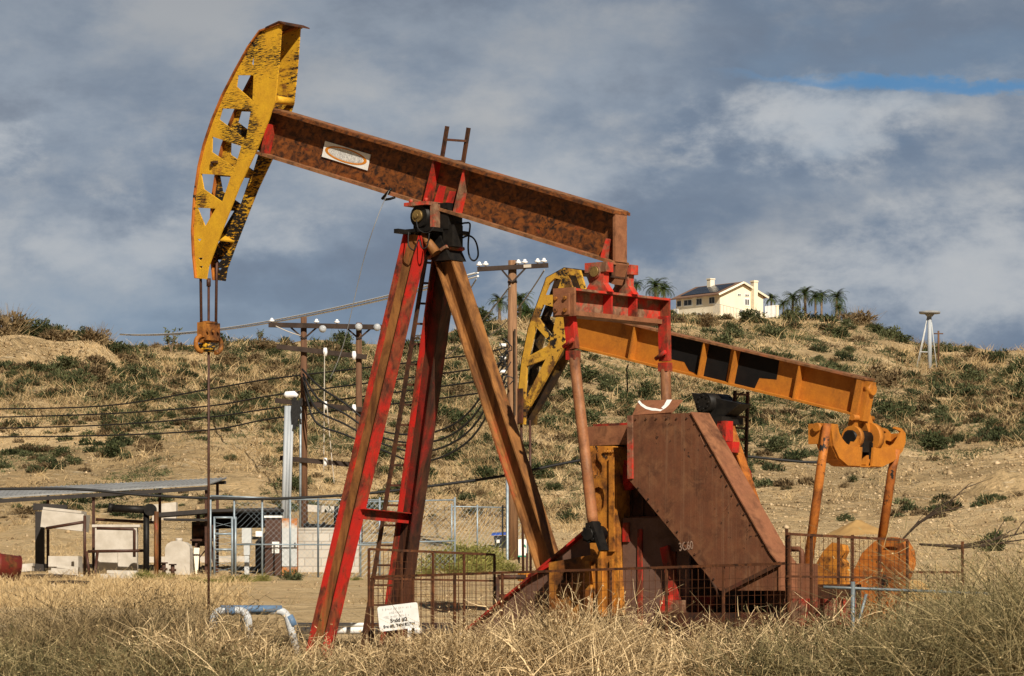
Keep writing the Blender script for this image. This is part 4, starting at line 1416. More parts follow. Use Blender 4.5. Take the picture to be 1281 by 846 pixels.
    def saddle(m):
        m.plate([[(-0.34, zp + 0.08), (0.66, zp - 0.14), (0.26, zp - 0.38), (-0.18, zp - 0.32)]], onuz, -0.17, 0.17)
        m.tube([(0.02, -0.32, zp - 0.10), (0.02, 0.32, zp - 0.10)], 0.16, 16)
        m.box((0.08, 0, zp - 0.40), (0.60, 0.60, 0.12))
        for v in (-0.34,):
            for k in range(8):
                a = k * math.pi / 4
                m.tube([(0.02 + 0.11 * math.cos(a), v, zp - 0.10 + 0.11 * math.sin(a)), (0.02 + 0.11 * math.cos(a), v + 0.04, zp - 0.10 + 0.11 * math.sin(a))], 0.02, 6)
    quick('saddle_bearing', 'black_grease', saddle, PK)
    tops = [Vector((-0.15, -0.24, zp - 0.45)), Vector((-0.15, 0.24, zp - 0.45)), Vector((0.22, 0, zp - 0.45))]
    bots = [Vector((-1.0, -0.75, 0.02)), Vector((-1.0, 0.75, 0.02)), Q.v(943, 640, 0)]
    for i, (a, b) in enumerate(zip(tops, bots)):
        m = MB()
        dv = (1, 0, 0)
        m.isec(a, b, 0.22, 0.20, 0.014, 0.02, dv)
        for sg in (-1, 1):
            m.flange(a, b, 0.22, 0.20, 0.02, dv, sg)
        m.build('leg', 'orange_rust', ps)
    # ladder hung behind the post
    a, b = Q.v(935.5, 490, 0.55), Q.v(931.5, 602, 0.55)

    def lad(m):
        for y in (0.0, 0.36):
            p, r = a + Vector((0, -y, 0.0)), b + Vector((0, -y, -0.4))
            m.bar(p, r, 0.05, 0.04, (1, 0, 0))
        for k in range(8):
            t = (k + 0.3) / 8
            p = a.lerp(b, t)
            m.bar(p, p + Vector((0, -0.36, 0)), 0.035, 0.035, (0, 0, 1))
    quick('ladder', 'dark_rust', lad, PK)
    g = lambda x, y: Q.v(x, y, 0.2)
    quick('grease_hose', 'cable_black', lambda m: m.tube([g(913, 497), g(919, 504), g(926, 492), g(931, 491)], 0.011, 6), PK)
    quick('grease_hose', 'cable_black', lambda m: m.tube([g(786, 456), g(784, 462), g(785, 490)], 0.013, 6), PK)


far_unit()

# ------------------------------------------------------------------ wire guard fence round the near unit
def fence_panel(fr, A, B, z0, z1, posts, label, mats=('fence_rust', 'fence_rust'), mid=None, grid=0.095, z0b=None):
    """A, B: (u, v) ends; posts: fractions along with (top z)"""
    pa, pb = Vector((*A, 0)), Vector((*B, 0))
    z1b = z1[1]
    z1 = z1[0]
    o = empty('guard_fence', fr.o + fr.r @ pa, fr.rz, label=label, cat='fence', group='rusty wire guard fences round the pump jack')
    d = pb - pa
    L = d.length
    ax = d / L

    def P(s, z):
        p = ax * s
        return Vector((p.x, p.y, z))

    quick('top_rail', mats[0], lambda m: m.bar(P(0, z1), P(L, z1b), 0.032, 0.032, (0, 0, 1)), o)
    if mid:
        quick('middle_rail', mats[0], lambda m: m.bar(P(0, mid[0]), P(L, mid[1]), 0.026, 0.026, (0, 0, 1)), o)
    for f, dz in posts:
        zt = z1 + (z1b - z1) * f + dz
        quick('post', mats[0], lambda m: m.bar(P(L * f, 0.0), P(L * f, zt), 0.028, 0.028, ax), o)

    def wires(m):
        n = max(2, int(L / grid))
        for i in range(1, n):
            s = L * i / n
            m.bar(P(s, z0), P(s, z1 + (z1b - z1) * i / n - 0.02), 0.0045, 0.0045, ax)
        k = int((z1 - z0) / grid)
        for j in range(k):
            z = z0 + grid * j
            m.bar(P(0, z), P(L, z + (z1b - z1) * j / k), 0.0045, 0.0045, (0, 0, 1))
    quick('wire_mesh', mats[1], wires, o, fix=False)
    return o


cA = N.v(466, 722, -1.9)
cB = N.v(984, 705, -1.9)
fence_panel(N, (cA.x, -1.9), (cB.x, -1.9), 0.1, (cA.z, cB.z), [(0.0, 0.02), (0.107, 0), (0.215, 0), (0.335, 0), (0.60, 0), (0.73, 0), (0.86, 0), (1.0, 0.42)],
            'long low rusty wire guard fence along the near side of the pump jack')
qa = N.u(465, 687, cA.x)
qb = N.u(622, 694, cA.x)
fence_panel(N, (cA.x - 0.05, qa.y), (cA.x - 0.05, qb.y), 0.1, (qa.z, qb.z), [(0, 0), (0.25, 0), (0.5, 0), (0.75, 0), (1.0, 0)], 'short tall rusty wire fence panel beside the ladder and white lease sign', mid=(1.28, 1.26))
ra = N.u(984, 668, cB.x + 0.06)
rb = N.u(1135, 676, cB.x + 0.06)
fence_panel(N, (cB.x + 0.06, ra.y), (cB.x + 0.06, rb.y), 0.1, (ra.z, rb.z), [(0.02, 0.02), (0.20, 0), (0.42, 0), (0.535, 0.03), (0.76, 0), (1.0, 0)], 'tall rusty wire fence panel in front of the orange counterweight', mid=(1.28, 1.27))
sa_ = N.u(1137, 716, cB.x + 0.06)
sb_ = N.u(1204, 716, cB.x + 0.06)
fence_panel(N, (cB.x + 0.06, sa_.y), (cB.x + 0.06, sb_.y), 0.3, (sa_.z, sb_.z), [(1.0, 0.40)], 'low end of the rusty rail fence reaching into the dry brush')

# lease sign wired to the fence
def lease_sign():
    c = N.v(498.5, 772, -2.06)
    o = empty('lease_sign', N.o + N.r @ Vector((c.x, c.y, c.z)), RZ, label='small tilted white lease sign with black lettering wired to the rusty fence', cat='sign')
    # turned a little towards the viewer, as it hangs
    o.rotation_euler = (0, math.radians(-6.5), RZ + math.radians(22))
    w, h = 0.57, 0.335
    cr = 0.03
    pts = []
    for sx, sy, a0 in ((1, 1, 0), (-1, 1, 90), (-1, -1, 180), (1, -1, 270)):
        for k in range(4):
            a = math.radians(a0 + 30 * k)
            pts.append((sx * (w / 2 - cr) + cr * math.cos(a), sy * (h / 2 - cr) + cr * math.sin(a)))
    for body, size, z, mat, wd in (('Sedd #2', 0.072, -0.062, 'text_black', 1.0), ('Sec #2, T4N R17W', 0.056, -0.128, 'text_black', 1.0)):
        me = text_mesh(body, size)
        me.materials.append(M[mat])
        t = link_mesh('lettering', me, o)
        t.matrix_local = Matrix.Translation((0.0, -0.003, z)) @ Matrix.Rotation(math.radians(90), 4, 'X')
    # upper lines weathered past reading
    r = random.Random(5)
    def faint(m):
        m.plate([pts], onuz, 0, 0.008)
        m.mi = 1
        for z, x0, x1 in ((0.118, -0.21, 0.22), (0.066, -0.12, 0.10), (0.016, -0.20, 0.18)):
            x = x0
            while x < x1:
                ww = r.uniform(0.010, 0.024)
                m.box((x, -0.003, z + r.uniform(-0.004, 0.004)), (ww * 0.55, 0.003, r.uniform(0.014, 0.034)))
                x += ww + r.choice((0.003, 0.004, 0.022))
    quick('board', ['white_paint', 'text_faint'], faint, o)


lease_sign()

# slim galvanised rail by the brush
def grey_rail():
    Y = 41.2
    a, b, c = img(1067, 736, Y), img(1240, 743, Y + 0.3), img(1066, 733, Y)
    o = empty('pipe_rail', (a.x, a.y, 0), label='thin grey galvanised pipe rail on a short post in dry brush', cat='rail')
    off = Vector((a.x, a.y, 0))
    quick('rail', 'dull_steel', lambda m: m.tube([img(1030, 734.5, Y) - off, a - off, b - off], 0.018, 8), o)
    quick('post', 'dull_steel', lambda m: m.tube([Vector((0, 0, 0)), Vector((0, 0, c.z + 0.05))], 0.028, 8), o)
    quick('bracket', 'dull_steel', lambda m: m.tube([Vector((0.02, 0, 0.55)), Vector((0.16, 0, c.z - 0.1))], 0.018, 6), o)


grey_rail()

# ------------------------------------------------------------------ pipes near the near unit
def hoop_barrier():
    Y = 46.2
    base = img(325, 800, Y)
    o = empty('pipe_barrier', (base.x, base.y, 0), label='bent white and blue steel pipe barrier half hidden in dry brush', cat='barrier')
    off = Vector((base.x, base.y, 0))
    pt = lambda x, y, dy=0.0: img(x, y, Y + dy) - off

    def bend(m, pts, r):
        # round the corners
        out = [pts[0]]
        for i in range(1, len(pts) - 1):
            p, q, s = pts[i - 1], pts[i], pts[i + 1]
            a, b = q + (p - q).normalized() * 0.13, q + (s - q).normalized() * 0.13
            for k in range(6):
                t = k / 5
                out.append(a * (1 - t) ** 2 + q * 2 * t * (1 - t) + b * t * t)
        out.append(pts[-1])
        m.tube(out, r, 10)
    def hoop(x0, x1, xb, dy):
        h = empty('hoop', (0, 0, 0))
        h.parent = o
        quick('pipe', 'hoop_white', lambda m: bend(m, [pt(x0 - 6, 840, dy), pt(x0, 764, dy), pt(x1, 764, dy), pt(xb, 842, dy)], 0.055), h)
        quick('blue_band', 'hoop_blue', lambda m: m.tube([pt(x0 + 14, 764, dy), pt(x0 + 14 + (x1 - x0) * 0.30, 764, dy)], 0.058, 10), h)
    hoop(268, 309, 318, 0.0)
    hoop(306, 358, 378, 0.25)
    quick('blue_band', 'hoop_blue', lambda m: m.tube([pt(361, 771, 0.25), pt(368, 783, 0.25)], 0.060, 10), o)
    quick('cross_rail', 'hoop_blue', lambda m: m.tube([pt(276, 762, 0.0), pt(352, 762, 0.26)], 0.052, 10), o)


hoop_barrier()


def white_pipes():
    Y = 50.6
    for k, (y, r, lab) in enumerate(((781.5, 0.028, 'slim white pipe lying level behind the pump jack legs, upper of two'), (789, 0.055, 'thick white pipe lying level behind the pump jack legs, lower of two'))):
        a, b = img(371, y, Y), img(566, y, Y)
        quick('pipeline', 'white_paint', lambda m: (m.tube([a, b], r, 12), [m.bar(a.lerp(b, t) + Vector((0, 0, -r)), a.lerp(b, t) * 1.0 - Vector((0, 0, a.z)), 0.06, 0.06) for t in (0.1, 0.5, 0.92)]),
              label=lab, cat='pipe', group='white pipes behind the legs')
    c = img(540, 808, 51.2)
    quick('concrete_block', 'concrete_pale', lambda m: (m.box((c.x, c.y, 0.28), (0.9, 0.5, 0.56)), m.box((c.x, c.y, 0.58), (0.8, 0.42, 0.04))), label='pale concrete footing block by the foot of the red legs', cat='block')
    a, b = img(622, 722, 55), img(658, 722, 55)
    quick('pipe_stand', 'dark_rust', lambda m: (m.tube([a, b], 0.04, 8), m.tube([a, Vector((a.x, a.y, 0.2))], 0.04, 8), m.tube([b, Vector((b.x, b.y, 0.2))], 0.04, 8), m.tube([a + Vector((0, 0, -0.3)), b + Vector((0, 0, -0.3))], 0.03, 8)),
          label='low dark pipe stand by the foot of the rear leg', cat='pipe')


white_pipes()

# ------------------------------------------------------------------ the fenced compound behind
YC = 81.0


def on_ground(px, Y, py=720):
    p = img(px, py, Y)
    return Vector((p.x, p.y, gz(p.x, p.y)))


def tubes(name, mat, lines, r, label, cat, group=None, n=8):
    """a run of pipework: one thing, legs reach the ground"""
    def fn(m):
        for ln in lines:
            m.tube([img(*p) for p in ln], r, n)
    return quick(name, mat, fn, label=label, cat=cat, group=group)


def shed_roof():
    # mono-pitch sheet roof on posts
    fl, fr_ = img(-12, 624, 81.4), img(262, 607, 81.4)
    bl, br = img(-4, 614, 84.0), img(283, 599.5, 84.0)
    o = empty('shed', (on_ground(118, 80)), label='open shed with a long sloping grey sheet metal roof on thin posts', cat='shed')
    off = o.location.copy()
    def roof(m):
        q = [fl - off, fr_ - off, br - off, bl - off]
        th = Vector((0, 0, 0.035))
        m.add([p for p in q] + [p + th for p in q], [(0, 1, 2, 3), (7, 6, 5, 4), (0, 4, 5, 1), (1, 5, 6, 2), (2, 6, 7, 3), (3, 7, 4, 0)])
        n = 46
        for i in range(n + 1):
            a, b = q[0].lerp(q[1], i / n) + th, q[3].lerp(q[2], i / n) + th
            m.bar(a, b, 0.03, 0.03, (1, 0, 0))
    quick('roof', 'sheet_metal_grey', roof, o)
    quick('fascia', 'dark_sheet', lambda m: m.bar(fl - off - Vector((0, 0.02, 0.07)), fr_ - off - Vector((0, 0.02, 0.07)), 0.05, 0.09, (0, 1, 0)), o)
    quick('fascia', 'dark_sheet', lambda m: m.bar(bl - off - Vector((0, 0, 0.08)), br - off - Vector((0, 0, 0.08)), 0.05, 0.08, (0, 1, 0)), o)
    for px, Y in ((-6, 81.5), (117, 81.5), (258, 81.5), (60, 83.8), (200, 83.8), (272, 83.8)):
        g = on_ground(px, Y)
        t = (px - (-12)) / 275
        top = (fl.lerp(fr_, min(max(t, 0), 1)) if Y < 82 else bl.lerp(br, min(max(t, 0), 1)))
        quick('post', 'rod_brown', lambda m: m.bar(g - off, Vector((g.x, g.y, top.z - 0.03)) - off, 0.065, 0.065, (1, 0, 0)), o)


shed_roof()


def compound():
    # pale walls and blocks under the shed
    a = img(82, 652, 80.6)
    quick('storage_tank', 'concrete_pale', lambda m: (m.box((a.x, a.y, a.z), (0.98, 1.2, 0.40), Matrix.Rotation(math.radians(6), 3, 'Y')), m.box((a.x, a.y - 0.1, a.z + 0.24), (0.9, 1.0, 0.06), Matrix.Rotation(math.radians(6), 3, 'Y')),
                                                     m.box((a.x, a.y, gz(a.x, a.y) + 0.12), (0.7, 0.8, 0.55))), label='small tilted pale tank under the grey shed roof', cat='tank')
    b = on_ground(146, 80.6)
    def wall(m):
        m.box((b.x, b.y, b.z + 0.45), (0.98, 0.3, 1.30))
        m.box((b.x, b.y, b.z + 1.13), (1.12, 0.36, 0.06))
        m.box((b.x - 0.2, b.y - 0.2, b.z + 0.25), (0.5, 0.12, 0.5))
    quick('concrete_wall', 'concrete_pale', wall, label='short cream concrete wall behind the black pipework under the shed', cat='wall')
    c = img(50, 640, 81.2)
    quick('duct', 'dark_sheet', lambda m: (m.bar(img(42, 634, 81.2), img(84, 636, 81.2), 0.2, 0.16), m.bar(img(50, 640, 81.2), on_ground(50, 81.2), 0.2, 0.2, (1, 0, 0))), label='black box duct beneath the shed roof beside the pale tilted tank', cat='duct')
    # heavy black flanged pipe
    def fat(m):
        p, q = img(141, 636, 78.6), img(187, 638, 78.6)
        m.tube([p, q], 0.09, 12)
        m.tube([q - Vector((0.0, 0.05, 0)), q + Vector((0.05, 0.05, 0)) * 1.0], 0.10, 12)
        m.tube([q + Vector((0.02, -0.14, 0)), q + Vector((0.02, 0.1, 0))], 0.14, 14)
        g = on_ground(183, 78.6)
        m.tube([img(183, 640, 78.6), g], 0.07, 10)
        m.tube([p + Vector((0.0, 0, 0.0)), p + Vector((-0.1, 0, 0.02))], 0.11, 12)
    quick('flanged_pipe', 'black_grease', fat, label='thick black pipe with a round end flange on a vertical stand', cat='pipe')
    tubes('pipe_loop', 'rod_brown', [[(121, 661, 79), (166, 662, 79), (168, 664, 79), (168, 697, 79)], [(106, 645, 78.8), (106, 720, 78.8)], [(106, 653, 78.8), (58, 661, 79)], [(110, 690, 79), (184, 689, 79)],
                                     [(120, 650, 79), (198, 654, 79)], [(112, 721, 78.5), (108, 690, 78.6)], [(118, 724, 78.6), (122, 690, 79)]], 0.035,
          'brown small-bore pipework looping in front of the cream wall', 'pipe')
    tubes('steel_post', 'leg_rust', [[(195.5, 640, 78.5), (195.5, 726, 78.5)]], 0.055, 'lone rusty steel post by the low dark roof', 'post')
    # low dark canopy over machinery
    o = empty('canopy', on_ground(300, 83), label='low dark sheet canopy with black sides over compound machinery', cat='canopy')
    off = o.location.copy()

    def can(m):
        p, q = img(196, 645, 81.8), img(262, 640, 81.8)
        m.bar(p - off, q - off, 0.9, 0.10, (0, 1, 0))
        p, q = img(206, 650, 81.6), img(262, 651, 81.6)
        m.bar(p - off, q - off, 0.6, 0.05, (0, 1, 0))
        p, q = img(258, 640.5, 83), img(352, 638, 83)
        m.bar(p - off, q - off, 2.0, 0.07, (0, 1, 0))
    quick('roof', 'dark_sheet', can, o)
    quick('side_sheet', 'flat_black', lambda m: m.bar(img(262, 651, 83.5) - off, img(354, 649, 83.5) - off, 0.06, 0.42, (0, 1, 0)), o)
    quick('side_sheet', 'dark_sheet', lambda m: m.bar(img(240, 668, 84.2) - off, img(262, 668, 84.2) - off, 0.06, 0.60, (0, 1, 0)), o)
    for px in (248, 262, 334):
        g = on_ground(px, 83.2)
        quick('post', 'dark_rust', lambda m: m.bar(g - off, Vector((g.x, g.y, img(px, 640, 83.2).z)) - off, 0.08, 0.08, (1, 0, 0)), o)
    # rounded pale tank
    g = on_ground(224, 80.4)
    def tank(m):
        prof = [(-0.29, 0.0), (0.29, 0.0), (0.29, 0.62)] + [(0.29 * math.cos(t), 0.62 + 0.18 * math.sin(t)) for t in (0.5, 1.0, 1.57, 2.1, 2.6)] + [(-0.29, 0.62)]
        m.plate([prof], lambda a, b, t: Vector((g.x + a, g.y + t, g.z + b)), -0.4, 0.4)
        m.tube([(g.x, g.y, g.z + 0.78), (g.x, g.y, g.z + 0.86)], 0.08, 10)
    quick('water_tank', 'concrete_pale', tank, label='rounded pale water tank beside the compound gate', cat='tank')
    # frame stand with legs
    def stand(m):
        ctr = on_ground(255, 82)
        for sx, sy in ((-0.3, -0.3), (0.3, -0.3), (-0.3, 0.3), (0.3, 0.3)):
            m.bar(Vector((ctr.x + sx, ctr.y + sy, ctr.z)), Vector((ctr.x + sx * 0.5, ctr.y + sy * 0.5, ctr.z + 0.75)), 0.05, 0.05, (1, 0, 0))
        m.box((ctr.x, ctr.y, ctr.z + 0.78), (0.6, 0.5, 0.05))
        m.bar(Vector((ctr.x - 0.3, ctr.y - 0.3, ctr.z + 0.1)), Vector((ctr.x + 0.2, ctr.y - 0.25, ctr.z + 0.7)), 0.03, 0.03, (0, 1, 0))
        m.tube([(ctr.x - 0.25, ctr.y, ctr.z + 0.98), (ctr.x + 0.25, ctr.y, ctr.z + 0.98)], 0.17, 12)
    quick('pump_stand', 'dark_rust', stand, label='dark steel pump stand with crossed legs under the canopy', cat='stand')
    # cabinets
    g = on_ground(342.5, 81.2, 724)
    o = empty('electrical_cabinet', g, label='tall dark brown electrical cabinet with a white cap and meter window', cat='cabinet')
    quick('cabinet_body', 'cabinet_brown', lambda m: m.box((0, 0, 0.68), (0.38, 0.45, 1.36)), o)
    quick('cap', 'white_paint', lambda m: m.box((0.0, -0.02, 1.385), (0.42, 0.52, 0.05)), o)
    quick('meter_window', 'white_paint', lambda m: (m.box((0.06, -0.235, 0.66), (0.17, 0.02, 0.27)), m.box((0.07, -0.25, 0.68), (0.10, 0.012, 0.12))), o)
    g = on_ground(363, 81.2, 724)
    o = empty('electrical_cabinet', g, label='tall pale grey electrical cabinet with rusty orange top and foot', cat='cabinet')
    quick('cabinet_body', 'cabinet_rust', lambda m: m.box((0, 0, 0.67), (0.36, 0.45, 1.34)), o)
    quick('door', 'cabinet_grey', lambda m: (m.box((0.0, -0.235, 0.66), (0.35, 0.03, 0.90))), o)
    quick('handle', 'black_grease', lambda m: m.box((0.13, -0.26, 0.72), (0.03, 0.03, 0.10)), o)
    g = on_ground(309, 81.5, 720)
    quick('junction_box', 'cabinet_grey', lambda m: (m.box((g.x, g.y, g.z + 0.6), (0.14, 0.2, 0.28)), m.box((g.x, g.y, g.z + 0.23), (0.11, 0.16, 0.46)), m.box((g.x, g.y, g.z + 0.92), (0.22, 0.3, 0.36))),
          label='slim grey junction box on a pedestal inside the chain link', cat='box')
    g = on_ground(322, 82.2, 720)
    quick('grey_panel', 'dark_sheet', lambda m: (m.plate([[(-0.05, 0), (0.40, 0), (0.40, 1.1), (0.28, 1.1), (-0.05, 0.75)]], lambda a, b, t: Vector((g.x + a, g.y + t, g.z + b)), 0, 0.06)), label='dark slant-topped panel beside the brown cabinet', cat='panel')
    # block wall
    p, q = on_ground(372, 83, 722), on_ground(449, 83, 720)
    quick('block_wall', 'block_wall', lambda m: (m.box(((p.x + q.x) / 2, 83, p.z + 0.48), (q.x - p.x, 0.20, 1.10)), m.box(((p.x + q.x) / 2, 83, p.z + 1.05), (q.x - p.x, 0.24, 0.05))),
          label='pale grey concrete block wall behind the chain link fence', cat='wall')
    # pale kerb and blocks on the terrace
    for a, b, Y, h, lab in (((186, 687), (306, 681), 89, 0.16, 'long pale concrete kerb crossing the slope behind the canopy'), ((384, 620), (428, 611), 118, 0.25, 'low white wall on the hillside track behind the poles')):
        p, q = img(*a, Y), img(*b, Y)
        p.z, q.z = gz(p.x, p.y) + h * 0.4, gz(q.x, q.y) + h * 0.4
        quick('kerb' if Y < 100 else 'low_wall', 'concrete_pale', lambda m: m.bar(p, q, 0.25, h, (0, 1, 0)), label=lab, cat='kerb' if Y < 100 else 'wall')
    p = img(206, 628, 118)
    pz = gz(p.x, p.y)
    quick('concrete_block', 'concrete_pale', lambda m: m.plate([[(-0.42, -0.2), (0.42, -0.2), (0.42, 0.58), (-0.36, 0.50)]], lambda a, b, t: Vector((p.x + a, p.y + t, pz + b)), -0.3, 0.3), label='whitish concrete block on the slope above the shed roof', cat='block')
    for i, (x, Y, h) in enumerate(((205, 78.4, 0.32), (216, 78.8, 0.28))):
        g = on_ground(x, Y)
        quick('standpipe', 'dark_rust' , lambda m: (m.tube([g, g + Vector((0, 0, h))], 0.045, 8), m.tube([g + Vector((0, 0, h)), g + Vector((0, 0, h + 0.03))], 0.09, 10), m.tube([g + Vector((-0.08, 0, h * 0.6)), g + Vector((0.08, 0, h * 0.6))], 0.03, 6)),
              label=('short rusty standpipe with a flat valve wheel, nearer the lone steel post', 'short rusty standpipe with a flat valve wheel, nearer the pale water tank')[i], cat='standpipe', group='standpipes by the gate')
    g = on_ground(244, 81.0)
    quick('leaning_board', 'cream_wall', lambda m: m.bar(g, g + Vector((0.02, 0.25, 0.62)), 0.13, 0.03, (1, 0, 0)), label='narrow cream board leaning behind the pale water tank', cat='board')
    for i, (x, y, Y, w, d, lab) in enumerate(((82, 690, 79.5, 0.62, 0.4, 'pale concrete slab lying flat under the shed near the tilted tank'), (150, 706, 77.5, 0.85, 0.4, 'broken pale slab lying before the concrete wall'), (28, 690, 80.5, 0.5, 0.4, 'small grey slab lying under the far end of the shed'))):
        p_ = img(x, y, Y)
        zz = gz(p_.x, p_.y)
        quick('slab', 'concrete_pale', lambda m: (m.box((p_.x, p_.y, zz + 0.06), (w, d, 0.12), Matrix.Rotation(math.radians(4 - 5 * i), 3, 'Y')), m.box((p_.x + 0.06, p_.y + 0.04, zz + 0.155), (w * 0.8, d * 0.8, 0.07), Matrix.Rotation(math.radians(7 - 6 * i), 3, 'Y'))), label=lab, cat='slab', group='pale slabs about the shed', kind='thing')
    # rough timbers and pipe lengths lying by the drum
    for i, (xa, ya, xb, yb, Y, r, mt, lab) in enumerate(((30, 700, 96, 704, 76, 0.05, 'dead_wood', 'grey weathered timber lying on the dirt below the shed'), (44, 690, 104, 686, 78, 0.04, 'concrete_pale', 'pale length of pipe lying under the shed'), (60, 712, 112, 707, 73, 0.045, 'dead_wood', 'dark weathered timber lying nearest the brush below the shed'))):
        a_, b_ = img(xa, ya, Y), img(xb, yb, Y)
        a_.z, b_.z = gz(a_.x, a_.y) + r, gz(b_.x, b_.y) + r
        quick('timber' if mt == 'dead_wood' else 'pipe_length', mt, lambda m: m.tube([a_, a_.lerp(b_, 0.5) + Vector((0, 0.03, 0.02)), b_], [r, r * 0.9, r * 0.85], 8), label=lab, cat='timber' if mt == 'dead_wood' else 'pipe')
    # dark pump parts by the poles
    g = on_ground(405, 86, 700)
    def mach(m):
        m.box((g.x, g.y, g.z + 0.95), (0.9, 0.5, 0.28))
        m.tube([(g.x - 0.5, g.y, g.z + 1.02), (g.x + 0.6, g.y, g.z + 0.98)], 0.10, 10)
        for k in (-0.4, 0.0, 0.35):
            m.bar((g.x + k, g.y, g.z), (g.x + k, g.y, g.z + 1.15), 0.08, 0.08, (1, 0, 0))
        m.tube([(g.x + 0.3, g.y - 0.1, g.z + 1.1), (g.x + 0.32, g.y - 0.1, g.z + 1.55)], 0.05, 8)
    quick('pipe_manifold', 'black_grease', mach, label='black pipe manifold standing on the slope behind the block wall', cat='manifold')
    # small sign on the chain link
    # red drum at the picture edge
    g = img(0, 716, 74.5)
    gz0 = gz(g.x, g.y)
    o = empty('steel_drum', (g.x, g.y, gz0), label='big rusty red steel drum lying in the dirt by the shed', cat='drum')
    def drum(m):
        d = Vector((0.92, 0.40, -0.14)).normalized()
        c = Vector((-0.15, 0, 0.34))
        p0, p1 = c - d * 0.85, c + d * 0.55
        m.tube([p0, p0.lerp(p1, 0.32), p0.lerp(p1, 0.33), p0.lerp(p1, 0.35), p0.lerp(p1, 0.36), p0.lerp(p1, 0.65), p0.lerp(p1, 0.66), p0.lerp(p1, 0.68), p0.lerp(p1, 0.69), p1], [0.28, 0.28, 0.30, 0.30, 0.28, 0.28, 0.30, 0.30, 0.28, 0.28], 22)
        m.tube([p1, p1 + d * 0.015], 0.30, 22)
    quick('barrel', 'drum_red', drum, o)
    quick('bung', 'dull_brass', lambda m: m.tube([(0.36, 0.05, 0.42), (0.44, 0.08, 0.41)], 0.035, 8), o)


compound()


def chainlink(pa, pb, h, nposts, label, base=None, rails=(1.0, 0.42), step=0.13, gate=None):
    """galvanised chain link run from pa to pb (x, y), posts standing on the ground"""
    a, b = Vector((*pa, 0)), Vector((*pb, 0))
    o = empty('chain_link_fence', (a.x, a.y, gz(a.x, a.y)), label=label, cat='fence', group='chain link fences of the compound')
    off = o.location.copy()
    zt0, zt1 = gz(*pa) + h, gz(*pb) + h
    P = lambda f, z: a.lerp(b, f) + Vector((0, 0, z)) - off
    for i in range(nposts + 1):
        f = i / nposts
        q = a.lerp(b, f)
        quick('post', 'galvanised', lambda m: m.tube([P(f, gz(q.x, q.y) - 0.05), P(f, zt0 + (zt1 - zt0) * f + 0.06)], 0.023, 8), o)
    for k in rails:
        quick('rail', 'galvanised', lambda m: m.tube([P(0, zt0 - h * (1 - k)), P(1, zt1 - h * (1 - k))], 0.018, 8), o)
    L = (b - a).length

    def mesh(m):
        n = int((L + h) / step)
        for i in range(n):
            for sg in (1, -1):
                s0 = i * step - (h if sg > 0 else 0)
                # wire climbs from (s0, 0) to (s0 + h, h) or the mirror of it
                lo, hi = (max(s0, 0), min(s0 + h, L))
                if hi <= lo:
                    continue
                if sg > 0:
                    z0, z1 = lo - s0, hi - s0
                else:
                    z0, z1 = h - (lo - s0), h - (hi - s0)
                f0, f1 = lo / L, hi / L
                gb = zt0 - h + (zt1 - zt0) * (f0 + f1) / 2
                m.bar(P(f0, gb + z0), P(f1, gb + z1), 0.0040, 0.0040, (0, 1, 0))
    quick('wire_mesh', 'galvanised', mesh, o, fix=False)
    return o


def xy(px, Y):
    p = img(px, 720, Y)
    return (p.x, p.y)


chainlink(xy(293, 79.5), xy(398, 79.5), 1.80, 3, 'chain link fence in front of the brown and pale electrical cabinets')
chainlink(xy(398, 79.5), xy(475, 80.0), 1.80, 2, 'chain link fence in front of the pale block wall')
chainlink(xy(451, 80.2), xy(569, 80.6), 1.75, 2, 'chain link fence behind the sagging rusty guard panel and yellow weeds', rails=(1.0, 0.45))
chainlink(xy(565, 94), xy(660, 96), 1.4, 3, 'far low chain link fence on thin posts near the blue-lidded bin', rails=(1.0,), step=0.16)


def gate():
    a, b = xy(266, 79.4), xy(293, 79.4)
    g = gz(*a)
    o = empty('gate', (a[0], a[1], g), label='open chain link gate leaf with galvanised frame beside the pale water tank', cat='gate')
    w = b[0] - a[0]

    def fr(m):
        for x in (-0.05, 0.04, w - 0.05, w + 0.03):
            h = 1.86 if x < 0.1 and x < 0 else 1.38
            m.tube([(x, 0, 0), (x, 0, h)], 0.025, 8)
        for z in (0.62, 0.98, 1.36):
            m.tube([(0.04, 0, z), (w - 0.05, 0, z)], 0.026, 8)
    quick('gate_frame', 'galvanised', fr, o)
    quick('top_brace', 'galvanised', lambda m: m.tube([(-0.05, 0, 1.86), (w + 1.0, 0, 1.80)], 0.024, 8), o)
    def mesh(m):
        for i in range(8):
            m.bar((0.04, 0.005, 0.1 + i * 0.15), (w - 0.05, 0.005, 0.2 + i * 0.15), 0.006, 0.006, (0, 1, 0))
            m.bar((0.04, 0.005, 0.2 + i * 0.15), (w - 0.05, 0.005, 0.1 + i * 0.15), 0.006, 0.006, (0, 1, 0))
    quick('wire_mesh', 'galvanised', mesh, o, fix=False)


gate()
p = img(324, 668, 79.35)
quick('notice_board', 'white_paint', lambda m: (m.box((p.x, p.y, p.z), (0.155, 0.012, 0.125)), m.box((p.x, p.y + 0.012, p.z), (0.13, 0.012, 0.10))), label='little blank white notice hung on the chain link fence', cat='sign')


